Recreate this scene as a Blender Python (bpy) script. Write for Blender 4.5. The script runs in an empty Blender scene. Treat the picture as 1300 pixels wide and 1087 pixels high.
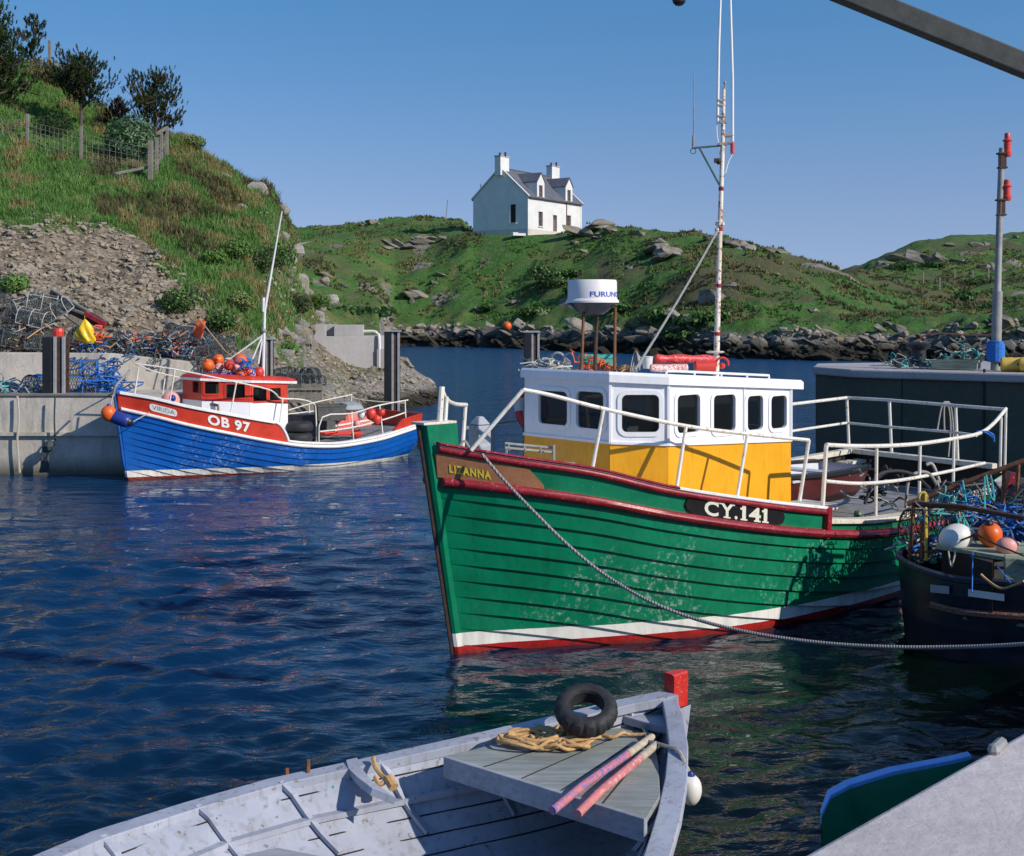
import bpy, bmesh, math, random
import numpy as np
from mathutils import Vector, Matrix, noise, Quaternion
R = math.radians
PI = math.pi
scene = bpy.context.scene
col = scene.collection
FP, HY, HC = 1570.0, 400.0, 3.27          # focal length, horizon row and eye height the place was measured with

def G(px, py, D):
    "point seen at a photo pixel, D metres away"
    return Vector(((px - 650) / FP * D, D, HC + (HY - py) / FP * D))
def GZ(px, py, z):
    return G(px, py, FP * (HC - z) / (py - HY))

# ------------------------------------------------------------------ mesh builder
MW = {}
def mat_of(o):
    return MW.get(o.name, Matrix.Identity(4)) if o else Matrix.Identity(4)

def tag(o, label=None, cat=None, group=None, kind=None):
    if label: o['label'] = label
    if cat: o['category'] = cat
    if group: o['group'] = group
    if kind: o['kind'] = kind
    return o

def empty(name, loc=(0, 0, 0), rz=0.0, label=None, cat=None, group=None, rot=None):
    o = bpy.data.objects.new(name, None)
    o.empty_display_size = 0.2
    col.objects.link(o)
    o.location = loc
    o.rotation_euler = rot if rot else (0, 0, rz)
    q = o.rotation_euler.to_matrix().to_4x4()
    MW[o.name] = Matrix.Translation(Vector(loc)) @ q
    return tag(o, label, cat, group)

class MB:
    def __init__(s):
        s.v = []; s.f = []; s.m = []; s.cm = 0
    def face(s, pts, m=None):
        n = len(s.v); s.v.extend(tuple(p) for p in pts)
        s.f.append(tuple(range(n, n + len(pts)))); s.m.append(s.cm if m is None else m)
    def grid(s, rows, closed=False, m=None):
        n = len(s.v); w = len(rows[0])
        for r in rows: s.v.extend(tuple(p) for p in r)
        for i in range(len(rows) - 1):
            for j in range(w if closed else w - 1):
                k = (j + 1) % w
                s.f.append((n + i * w + j, n + i * w + k, n + (i + 1) * w + k, n + (i + 1) * w + j))
                s.m.append(s.cm if m is None else m)
    def box(s, c, size, rz=0.0, M=None, m=None, taper=1.0):
        hx, hy, hz = size[0] / 2, size[1] / 2, size[2] / 2
        c = Vector(c)
        T = M if M is not None else Matrix.Rotation(rz, 3, 'Z')
        P = []
        for z in (-hz, hz):
            t = 1.0 if z < 0 else taper
            for x, y in ((-hx, -hy), (hx, -hy), (hx, hy), (-hx, hy)):
                P.append(c + T @ Vector((x * t, y * t, z)))
        n = len(s.v); s.v.extend(tuple(p) for p in P)
        for f in ((0, 3, 2, 1), (4, 5, 6, 7), (0, 1, 5, 4), (1, 2, 6, 5), (2, 3, 7, 6), (3, 0, 4, 7)):
            s.f.append(tuple(n + i for i in f)); s.m.append(s.cm if m is None else m)
    def beam(s, a, b, w, h, up=(0, 0, 1), m=None):
        a = Vector(a); b = Vector(b); d = b - a
        x = d.normalized(); y = Vector(up).cross(x)
        if y.length < 1e-4: y = Vector((1, 0, 0)).cross(x)
        y.normalize(); z = x.cross(y)
        M = Matrix((x, y, z)).transposed()
        s.box((a + b) / 2, (d.length, w, h), M=M, m=m)
    def tube(s, path, r, n=7, closed=False, caps=True, m=None):
        P = [Vector(p) for p in path]; N = len(P)
        rr = r if isinstance(r, (list, tuple)) else [r] * N
        rows = []; up = None
        for i, p in enumerate(P):
            if closed: t = P[(i + 1) % N] - P[i - 1]
            else: t = P[min(i + 1, N - 1)] - P[max(i - 1, 0)]
            if t.length < 1e-9: t = Vector((0, 0, 1))
            t.normalize()
            if up is None:
                up = Vector((0, 0, 1)) if abs(t.z) < .9 else Vector((1, 0, 0))
            u = (up - t * up.dot(t))
            if u.length < 1e-5: u = t.orthogonal()
            u.normalize(); up = u
            w = t.cross(u)
            rows.append([p + (u * math.cos(2 * PI * k / n) + w * math.sin(2 * PI * k / n)) * rr[i] for k in range(n)])
        if closed: rows.append(rows[0])
        s.grid(rows, closed=True, m=m)
        if caps and not closed:
            s.face(list(reversed(rows[0])), m); s.face(rows[-1], m)
    def lathe(s, prof, c=(0, 0, 0), n=20, M=None, m=None):
        c = Vector(c); M = M or Matrix.Identity(3)
        rows = [[c + M @ Vector((r * math.cos(2 * PI * k / n), r * math.sin(2 * PI * k / n), z)) for k in range(n)] for r, z in prof]
        s.grid(rows, closed=True, m=m)
    def sphere(s, c, r, n=16, sq=1.0, M=None, m=None):
        prof = [(max(1e-4, r * math.sin(PI * i / (n // 2))), -r * sq * math.cos(PI * i / (n // 2))) for i in range(n // 2 + 1)]
        s.lathe(prof, c, n, M, m)
    def prism(s, poly, z0, z1, m=None, mtop=None):
        n = len(s.v); N = len(poly)
        f0 = (lambda p: z0(p)) if callable(z0) else (lambda p: z0)
        f1 = (lambda p: z1(p)) if callable(z1) else (lambda p: z1)
        s.v.extend((p[0], p[1], f0(p)) for p in poly); s.v.extend((p[0], p[1], f1(p)) for p in poly)
        mm = s.cm if m is None else m
        s.f.append(tuple(n + i for i in reversed(range(N)))); s.m.append(mm)
        s.f.append(tuple(n + N + i for i in range(N))); s.m.append(mm if mtop is None else mtop)
        for i in range(N):
            j = (i + 1) % N
            s.f.append((n + i, n + j, n + N + j, n + N + i)); s.m.append(mm)
    def build(s, name, mats, parent=None, smooth=False, bev=0.0, origin=None, merge=False):
        me = bpy.data.meshes.new(name)
        if parent is not None:
            inv = mat_of(parent).inverted()
            vs = [tuple(inv @ Vector(v)) for v in s.v]
            W = mat_of(parent)
        else:
            if origin is None and s.v:
                a = np.array(s.v); origin = ((a[:, 0].min() + a[:, 0].max()) / 2, (a[:, 1].min() + a[:, 1].max()) / 2, a[:, 2].min())
            ox = Vector(origin or (0, 0, 0))
            vs = [tuple(Vector(v) - ox) for v in s.v]; W = Matrix.Translation(ox)
        me.from_pydata(vs, [], s.f)
        if not isinstance(mats, (list, tuple)): mats = [mats]
        for m in mats: me.materials.append(m)
        if len(mats) > 1: me.polygons.foreach_set('material_index', s.m)
        if merge:
            bm = bmesh.new(); bm.from_mesh(me); bmesh.ops.remove_doubles(bm, verts=bm.verts, dist=1e-5)
            bmesh.ops.recalc_face_normals(bm, faces=bm.faces); bm.to_mesh(me); bm.free()
        if smooth:
            me.polygons.foreach_set('use_smooth', [True] * len(me.polygons))
            if smooth is not True:
                me.set_sharp_from_angle(angle=R(smooth))
        me.update()
        o = bpy.data.objects.new(name, me); col.objects.link(o)
        if parent is not None: o.parent = parent
        else: o.location = ox
        MW[o.name] = W
        if bev:
            b = o.modifiers.new('bevel', 'BEVEL'); b.width = bev; b.segments = 2; b.limit_method = 'ANGLE'; b.angle_limit = R(40)
        return o

KIDS = {}
def dup(root, loc, rot=(0, 0, 0), label=None, group=None, scale=None):
    r = root.copy(); col.objects.link(r); r.location = loc; r.rotation_euler = rot
    if scale: r.scale = (scale, scale, scale) if not isinstance(scale, (tuple, list)) else scale
    if label: r['label'] = label
    if group: r['group'] = group
    for ch in list(root.children):
        c = ch.copy(); col.objects.link(c); c.parent = r
        for g in ch.children:
            d = g.copy(); col.objects.link(d); d.parent = c
    MW[r.name] = Matrix.Translation(Vector(loc)) @ Matrix.Identity(4)
    return r

def smoothpath(pts, n=8):
    P = [Vector(p) for p in pts]; out = []
    for i in range(len(P) - 1):
        p0 = P[max(i - 1, 0)]; p1 = P[i]; p2 = P[i + 1]; p3 = P[min(i + 2, len(P) - 1)]
        for k in range(n):
            t = k / n
            out.append(.5 * ((2 * p1) + (p2 - p0) * t + (2 * p0 - 5 * p1 + 4 * p2 - p3) * t * t + (3 * p1 - p0 - 3 * p2 + p3) * t ** 3))
    out.append(P[-1]); return out

def tab(*kn):
    xs = [k[0] for k in kn]; ys = [k[1] for k in kn]
    n = len(xs); d = [(ys[i + 1] - ys[i]) / (xs[i + 1] - xs[i]) for i in range(n - 1)]
    t = [d[0]] + [0 if d[i - 1] * d[i] <= 0 else 2 * d[i - 1] * d[i] / (d[i - 1] + d[i]) for i in range(1, n - 1)] + [d[-1]]
    def f(x):
        if x <= xs[0]: return ys[0] + t[0] * (x - xs[0]) * 0
        if x >= xs[-1]: return ys[-1]
        for i in range(n - 1):
            if x <= xs[i + 1]:
                h = xs[i + 1] - xs[i]; u = (x - xs[i]) / h
                return (ys[i] * (1 + 2 * u) * (1 - u) ** 2 + t[i] * h * u * (1 - u) ** 2 + ys[i + 1] * u * u * (3 - 2 * u) + t[i + 1] * h * u * u * (u - 1))
    return f

# ------------------------------------------------------------------ materials
MATS = {}
def newmat(name):
    m = bpy.data.materials.new(name); m.use_nodes = True
    nt = m.node_tree; nt.nodes.clear()
    out = nt.nodes.new('ShaderNodeOutputMaterial')
    b = nt.nodes.new('ShaderNodeBsdfPrincipled')
    nt.links.new(b.outputs[0], out.inputs[0])
    MATS[name] = m
    return m, nt, b, out
def N(nt, typ, **kw):
    n = nt.nodes.new(typ)
    for k, v in kw.items():
        if k in n.inputs.keys() if isinstance(k, str) else False: n.inputs[k].default_value = v
        else: setattr(n, k, v)
    return n
def ramp(nt, src, stops, interp='LINEAR'):
    r = nt.nodes.new('ShaderNodeValToRGB'); r.color_ramp.interpolation = interp
    e = r.color_ramp.elements
    while len(e) < len(stops): e.new(0.5)
    for i, (p, c) in enumerate(stops):
        e[i].position = p; e[i].color = (c[0], c[1], c[2], 1) if isinstance(c, (tuple, list)) else (c, c, c, 1)
    nt.links.new(src, r.inputs[0]); return r.outputs[0]
def mixc(nt, fac, a, b, mode='MIX'):
    x = nt.nodes.new('ShaderNodeMix'); x.data_type = 'RGBA'; x.blend_type = mode
    for sk, v in ((0, fac), (6, a), (7, b)):
        if isinstance(v, (int, float)): x.inputs[sk].default_value = v
        elif isinstance(v, (tuple, list)): x.inputs[sk].default_value = (v[0], v[1], v[2], 1)
        else: nt.links.new(v, x.inputs[sk])
    return x.outputs[2]
def math_(nt, op, a, b=None, c=None):
    x = nt.nodes.new('ShaderNodeMath'); x.operation = op
    for i, v in enumerate((a, b, c)):
        if v is None: continue
        if isinstance(v, (int, float)): x.inputs[i].default_value = v
        else: nt.links.new(v, x.inputs[i])
    return x.outputs[0]
def coords(nt, kind='Object', scale=(1, 1, 1), rot=(0, 0, 0)):
    t = nt.nodes.new('ShaderNodeTexCoord'); mp = nt.nodes.new('ShaderNodeMapping')
    mp.inputs['Scale'].default_value = scale; mp.inputs['Rotation'].default_value = rot
    if kind == 'World':
        g = nt.nodes.new('ShaderNodeNewGeometry'); nt.links.new(g.outputs['Position'], mp.inputs[0])
    else: nt.links.new(t.outputs[kind], mp.inputs[0])
    return mp.outputs[0]
def noise_(nt, vec, scale, detail=5, rough=.55, dist=0.0):
    n = nt.nodes.new('ShaderNodeTexNoise'); n.inputs['Scale'].default_value = scale
    n.inputs['Detail'].default_value = detail; n.inputs['Roughness'].default_value = rough; n.inputs['Distortion'].default_value = dist
    nt.links.new(vec, n.inputs['Vector']); return n.outputs[0]
def bump(nt, b, h, strength=.3, dist=.01, prev=None):
    n = nt.nodes.new('ShaderNodeBump'); n.inputs['Strength'].default_value = strength; n.inputs['Distance'].default_value = dist
    nt.links.new(h, n.inputs['Height'])
    if prev is not None: nt.links.new(prev, n.inputs['Normal'])
    nt.links.new(n.outputs[0], b.inputs['Normal']); return n.outputs[0]

def paint(name, c, rough=.4, wear=.55, wearcol=(.35, .33, .3), var=.25, sc=3.0, stain=None, spec=.5, streak=True, bmp=.15):
    m, nt, b, out = newmat(name)
    v = coords(nt)
    n1 = noise_(nt, v, sc, 6, .6)
    n2 = noise_(nt, coords(nt, scale=(6, 6, 1.0)), sc * 1.5, 4, .6)
    n3 = noise_(nt, v, sc * 9, 8, .7)
    dark = tuple(x * (1 - var) for x in c); light = tuple(min(1, x * (1 + var) + .01) for x in c)
    base = mixc(nt, ramp(nt, n1, [(.3, 0), (.7, 1)]), dark, light)
    if stain:
        f = ramp(nt, n2, [(.52, 0), (.72, .75)])
        base = mixc(nt, f, base, stain)
    if wear < 1:
        f = ramp(nt, n3, [(wear, 0), (wear + .05, 1)])
        base = mixc(nt, f, base, wearcol)
    nt.links.new(base, b.inputs['Base Color'])
    nt.links.new(ramp(nt, n3, [(.3, rough * .8), (.75, min(1, rough * 1.4))]), b.inputs['Roughness'])
    b.inputs['Specular IOR Level'].default_value = spec
    if bmp: bump(nt, b, n3, bmp, .006)
    return m

def plain(name, c, rough=.6, var=.3, sc=8, bmp=.3, metal=0.0, bd=.01):
    m, nt, b, out = newmat(name)
    n1 = noise_(nt, coords(nt), sc, 6, .65)
    nt.links.new(mixc(nt, ramp(nt, n1, [(.3, 0), (.7, 1)]), tuple(x * (1 - var) for x in c), tuple(min(1, x * (1 + var)) for x in c)), b.inputs['Base Color'])
    b.inputs['Roughness'].default_value = rough; b.inputs['Metallic'].default_value = metal
    if bmp: bump(nt, b, n1, bmp, bd)
    return m

def wood(name, a, c, sc=1.0, rough=.75, axis=0):
    m, nt, b, out = newmat(name)
    s = [9, 9, 9]; s[axis] = .6
    n1 = noise_(nt, coords(nt, scale=tuple(x * sc for x in s)), 4, 6, .65, .3)
    n2 = noise_(nt, coords(nt), 2.2 * sc, 5, .6)
    base = mixc(nt, ramp(nt, n1, [(.3, 0), (.7, 1)]), a, c)
    base = mixc(nt, ramp(nt, n2, [(.4, 0), (.75, .6)]), base, tuple(x * .5 for x in a))
    nt.links.new(base, b.inputs['Base Color']); b.inputs['Roughness'].default_value = rough
    bump(nt, b, n1, .4, .006)
    return m

def concrete(name, a, c, green=.3, stain=(.05, .07, .03), world=True, wet=True):
    m, nt, b, out = newmat(name)
    k = 'World' if world else 'Object'
    v = coords(nt, k)
    n1 = noise_(nt, v, .8, 8, .65); n2 = noise_(nt, v, 14, 8, .7)
    n3 = noise_(nt, coords(nt, k, scale=(2.2, 2.2, .35)), 1.4, 6, .65)
    base = mixc(nt, ramp(nt, n1, [(.32, 0), (.68, 1)]), a, c)
    base = mixc(nt, ramp(nt, n3, [(.5, 0), (.75, green)]), base, stain)
    base = mixc(nt, ramp(nt, n2, [(.35, 0), (.7, .35)]), base, tuple(x * .55 for x in a))
    if wet:
        sep = nt.nodes.new('ShaderNodeSeparateXYZ'); nt.links.new(v, sep.inputs[0])
        zz = math_(nt, 'ADD', sep.outputs[2], math_(nt, 'MULTIPLY', n3, .35))
        f = ramp(nt, zz, [(.22, .85), (.55, 0)])
        base = mixc(nt, f, base, (.05, .055, .03))
    nt.links.new(base, b.inputs['Base Color']); b.inputs['Roughness'].default_value = .88
    h = math_(nt, 'ADD', n2, math_(nt, 'MULTIPLY', n1, .5))
    bump(nt, b, h, .5, .02)
    return m

def hullpaint(name, top, boot, red, zb0, zb1, zr1, sc=2.0, scuff=.6, slope=0.0):
    "top paint over a white boot stripe over red antifouling, bands set by height on the hull"
    m, nt, b, out = newmat(name)
    v = coords(nt)
    sep = nt.nodes.new('ShaderNodeSeparateXYZ'); nt.links.new(v, sep.inputs[0])
    n1 = noise_(nt, v, sc, 6, .6); n3 = noise_(nt, v, sc * 10, 8, .72)
    n2 = noise_(nt, coords(nt, scale=(3.0, 3, .5)), 2.4, 6, .65)
    n4 = noise_(nt, v, .8, 3, .5)
    z = math_(nt, 'ADD', sep.outputs[2], math_(nt, 'MULTIPLY', math_(nt, 'SUBTRACT', n3, .5), .012))
    if slope: z = math_(nt, 'ADD', z, math_(nt, 'MULTIPLY', sep.outputs[0], slope))
    tp = mixc(nt, ramp(nt, n1, [(.3, 0), (.7, 1)]), tuple(x * .78 for x in top), tuple(x * 1.15 for x in top))
    tp = mixc(nt, ramp(nt, n2, [(.5, 0), (.75, .5)]), tp, tuple(x * .45 for x in top))
    # chalky scuffs
    sf = math_(nt, 'MULTIPLY', ramp(nt, n4, [(.57, 0), (.66, 1)]), ramp(nt, n3, [(scuff - .07, 0), (scuff + .1, .8)]))
    tp = mixc(nt, sf, tp, (.5, .58, .55))
    wt = mixc(nt, ramp(nt, n2, [(.45, 0), (.75, .7)]), boot, tuple(x * .5 for x in boot))
    rd = mixc(nt, ramp(nt, n3, [(.45, 0), (.6, .8)]), red, tuple(x * .45 for x in red))
    f1 = math_(nt, 'GREATER_THAN', z, zb1); f0 = math_(nt, 'GREATER_THAN', z, zb0)
    c = mixc(nt, f0, rd, wt); c = mixc(nt, f1, c, tp)
    wl = ramp(nt, z, [(0.0, .6), (.06, 0)])
    c = mixc(nt, wl, c, (.02, .025, .01))
    nt.links.new(c, b.inputs['Base Color'])
    nt.links.new(ramp(nt, n3, [(.3, .22), (.75, .5)]), b.inputs['Roughness'])
    bump(nt, b, n3, .12, .006)
    return m
# ------------------------------------------------------------------ materials used
M = {}
M['green'] = hullpaint('green_paint', (.0, .17, .078), (.78, .76, .7), (.42, .012, .014), .085, .215, 0)
M['green_flat'] = paint('green_topside_paint', (.0, .17, .078), .35, .66, (.3, .45, .38))
M['blue'] = hullpaint('blue_paint', (.004, .1, .42), (.75, .72, .64), (.3, .03, .02), .07, .2, 0, slope=.022)
M['crimson'] = paint('crimson_paint', (.26, .008, .018), .4, .6, (.5, .3, .28), .3, 5)
M['red'] = paint('red_paint', (.55, .035, .012), .4, .68, (.5, .3, .25), .2, 4)
M['white'] = paint('white_paint', (.8, .79, .76), .35, .68, (.4, .3, .2), .06, 3, stain=(.62, .55, .44))
M['housewhite'] = paint('wheelhouse_white', (.82, .82, .84), .35, .72, (.5, .45, .4), .03, 3, stain=(.72, .7, .68), bmp=.05)
M['cream'] = paint('cream_paint', (.68, .62, .5), .5, .6, (.3, .2, .12), .15, 4, stain=(.4, .28, .15))
M['yellow'] = paint('yellow_paint', (.78, .36, .004), .4, .7, (.8, .65, .4), .06, 3, stain=(.62, .25, .005), bmp=.06)
M['pipe'] = paint('rusty_white_pipe', (.74, .7, .62), .45, .6, (.3, .13, .05), .08, 2.2, stain=(.5, .34, .2))
M['mastpaint'] = paint('rusty_mast_paint', (.78, .7, .6), .5, .53, (.3, .11, .04), .12, 1.6, stain=(.6, .35, .12))
M['rust'] = plain('rust', (.16, .065, .03), .85, .45, 14)
M['darkrust'] = plain('dark_rust', (.07, .035, .025), .85, .45, 14)
M['galv'] = plain('galvanised_steel', (.27, .265, .25), .6, .25, 6, .1, .0)
M['varnish'] = wood('brown_board_wood', (.32, .13, .06), (.42, .19, .09))
M['black'] = plain('black_paint', (.012, .012, .013), .45, .3, 8, .1)
M['rubber'] = plain('black_rubber', (.02, .02, .022), .7, .4, 18, .4)
M['yellowletter'] = plain('yellow_lettering', (.75, .6, .05), .5, .15, 20, .05)
M['creamletter'] = plain('cream_lettering', (.78, .76, .62), .5, .1, 20, .05)
M['whiteletter'] = plain('white_lettering', (.8, .78, .74), .5, .08, 20, .05)
M['darkletter'] = plain('dark_lettering', (.03, .03, .035), .5, .1, 20, .05)
M['blueletter'] = plain('blue_lettering', (.03, .08, .4), .5, .1, 20, .05)
M['deck'] = plain('deck_paint', (.22, .22, .22), .75, .3, 5, .3)
M['deckcream'] = plain('deck_cream', (.6, .56, .48), .6, .2, 5, .2)
M['wood'] = wood('weathered_wood', (.14, .12, .1), (.32, .29, .25))
M['greywood'] = wood('grey_painted_wood', (.27, .28, .31), (.43, .45, .5))
M['greypaint'] = paint('grey_dinghy_paint', (.36, .38, .45), .55, .6, (.17, .15, .14), .2, 2.2, stain=(.24, .23, .23))
M['palegrey'] = paint('pale_skiff_paint', (.55, .55, .58), .5, .65, (.3, .28, .25), .12, 4)
M['navy'] = paint('navy_paint', (.005, .008, .02), .35, .7, (.12, .12, .13), .3, 4)
M['orange'] = plain('orange_float', (.75, .12, .012), .4, .15, 5, .05)
M['redfloat'] = plain('red_float', (.6, .045, .03), .4, .2, 5, .05)
M['pinkfloat'] = plain('faded_pink_float', (.72, .32, .28), .5, .2, 5, .05)
M['whitefloat'] = plain('white_float', (.7, .68, .64), .45, .12, 5, .05)
M['yellowfloat'] = plain('yellow_float', (.62, .4, .07), .45, .25, 5, .1)
M['bluefloat'] = plain('blue_fender', (.02, .04, .22), .4, .2, 5, .05)
M['rope'] = plain('pale_rope', (.42, .38, .32), .85, .25, 40, .5)
M['greyrope'] = plain('grey_rope', (.26, .25, .24), .85, .3, 40, .5)
M['manila'] = plain('tan_rope', (.5, .3, .13), .85, .25, 40, .5)
M['bluerope'] = plain('blue_rope', (.02, .15, .5), .75, .35, 30, .5)
M['tealrope'] = plain('teal_rope', (.05, .38, .36), .75, .3, 30, .4)
M['yellowrope'] = plain('yellow_rope', (.6, .42, .05), .75, .2, 30, .4)
M['pinkrope'] = plain('orange_pink_rope', (.7, .22, .13), .8, .2, 30, .4)
M['whitecable'] = plain('antenna_white', (.75, .72, .7), .4, .06, 6, .0)
M['oilskin'] = plain('yellow_oilskin', (.75, .48, .01), .35, .2, 6, .4, bd=.03)
M['orangecloth'] = plain('orange_cloth', (.75, .13, .04), .7, .15, 6, .3)
M['tealcrate'] = plain('teal_crate', (.05, .35, .28), .5, .2, 6, .1)
M['mossboard'] = wood('lichened_board', (.16, .2, .12), (.42, .45, .36))
M['creel_frame'] = plain('creel_frame_pale', (.36, .36, .34), .7, .35, 10, .2)
M['creel_dark'] = plain('creel_frame_dark', (.08, .08, .08), .7, .4, 10, .2)
M['net'] = plain('creel_netting', (.045, .06, .065), .85, .5, 10, .2)
M['bluenet'] = plain('blue_netting', (.05, .1, .17), .8, .4, 16, .4)
M['conc'] = concrete('quay_concrete', (.46, .41, .35), (.68, .61, .53), .8, (.14, .16, .08))
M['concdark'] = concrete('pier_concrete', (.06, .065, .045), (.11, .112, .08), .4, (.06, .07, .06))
M['conctop'] = concrete('near_quay_concrete', (.5, .45, .44), (.66, .6, .59), .15, (.38, .34, .32), wet=False)
M['concblock'] = concrete('block_concrete', (.36, .34, .33), (.46, .43, .42), .2, (.2, .18, .15), wet=False)
M['blackhole'] = plain('dark_interior', (.02, .018, .016), .9, .2, 4, 0)
M['interior'] = plain('cabin_interior', (.12, .09, .07), .8, .2, 4, 0)
M['grille'] = plain('grey_grille', (.3, .32, .33), .6, .2, 8, .1)
m, nt, b, out = newmat('cabin_glass')
b.inputs['Base Color'].default_value = (.012, .016, .018, 1); b.inputs['Roughness'].default_value = .03
tr = nt.nodes.new('ShaderNodeBsdfTransparent'); tr.inputs[0].default_value = (.5, .55, .55, 1)
mx = nt.nodes.new('ShaderNodeMixShader'); mx.inputs[0].default_value = .45
nt.links.new(tr.outputs[0], mx.inputs[1]); nt.links.new(b.outputs[0], mx.inputs[2]); nt.links.new(mx.outputs[0], out.inputs[0])
M['glass'] = m

def rgbl(r, g, b):
    f = lambda x: ((x / 255 + .055) / 1.055) ** 2.4 if x > 10 else x / 255 / 12.92
    return (f(r), f(g), f(b))

# ------------------------------------------------------------------ camera, sun, sky
cd = bpy.data.cameras.new('camera'); cam = bpy.data.objects.new('camera', cd); col.objects.link(cam)
cam.location = (0, 0, HC); cam.rotation_euler = (R(90), 0, 0)
cd.sensor_width = 36; cd.lens = 36 * FP / 1300; cd.shift_y = -(543.5 - HY) / 1300
cd.clip_end = 6000; cd.clip_start = .1
scene.camera = cam
SUN = Vector((.839 * math.cos(R(30.5)), -.545 * math.cos(R(30.5)), math.sin(R(30.5)))).normalized()
sl = bpy.data.lights.new('sun', 'SUN'); sl.energy = 4.5; sl.angle = R(.5); sl.color = (1.0, .93, .82)
so = bpy.data.objects.new('sun', sl); col.objects.link(so); so.location = (20, -20, 30)
so.rotation_euler = SUN.to_track_quat('Z', 'Y').to_euler()
w = bpy.data.worlds.new('World'); scene.world = w; w.use_nodes = True
nt = w.node_tree; nt.nodes.clear()
wo = nt.nodes.new('ShaderNodeOutputWorld'); bg = nt.nodes.new('ShaderNodeBackground')
sk = nt.nodes.new('ShaderNodeTexSky'); sk.sky_type = 'NISHITA'; sk.sun_disc = False
sk.sun_elevation = R(30.5); sk.sun_rotation = R(123); sk.altitude = 0; sk.air_density = 1.0; sk.dust_density = 0; sk.ozone_density = 6
tc = nt.nodes.new('ShaderNodeTexCoord'); ad = nt.nodes.new('ShaderNodeVectorMath'); ad.operation = 'ADD'; ad.inputs[1].default_value = (0, 0, .25)
nt.links.new(tc.outputs['Generated'], ad.inputs[0]); nt.links.new(ad.outputs[0], sk.inputs[0])
tn = nt.nodes.new('ShaderNodeMix'); tn.data_type = 'RGBA'; tn.blend_type = 'MULTIPLY'; tn.inputs[0].default_value = 1; tn.inputs[7].default_value = (.98, 1.12, 1.06, 1)
nt.links.new(sk.outputs[0], tn.inputs[6]); sx_ = nt.nodes.new('ShaderNodeSeparateXYZ'); nt.links.new(tc.outputs['Generated'], sx_.inputs[0])
dz_ = ramp(nt, sx_.outputs[2], [(0, (1, .6, .5)), (.07, (.92, .585, .5)), (.18, (.58, .56, .55)), (.26, (.42, .55, .57)), (.36, (.56, .62, .66)), (.6, (.56, .58, .64)), (1, (.48, .48, .54))])       # sky deepens towards the zenith
bg.inputs[1].default_value = .15
dz_ = mixc(nt, 1, dz_, (2, 2, 2), 'MULTIPLY')
nt.links.new(mixc(nt, 1, tn.outputs[2], dz_, 'MULTIPLY'), bg.inputs[0])
nt.links.new(bg.outputs[0], wo.inputs[0])
vs = scene.view_settings; vs.view_transform = 'Standard'; vs.look = 'None'; vs.gamma = 1; vs.exposure = 0
scene.render.engine = 'CYCLES'

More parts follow.
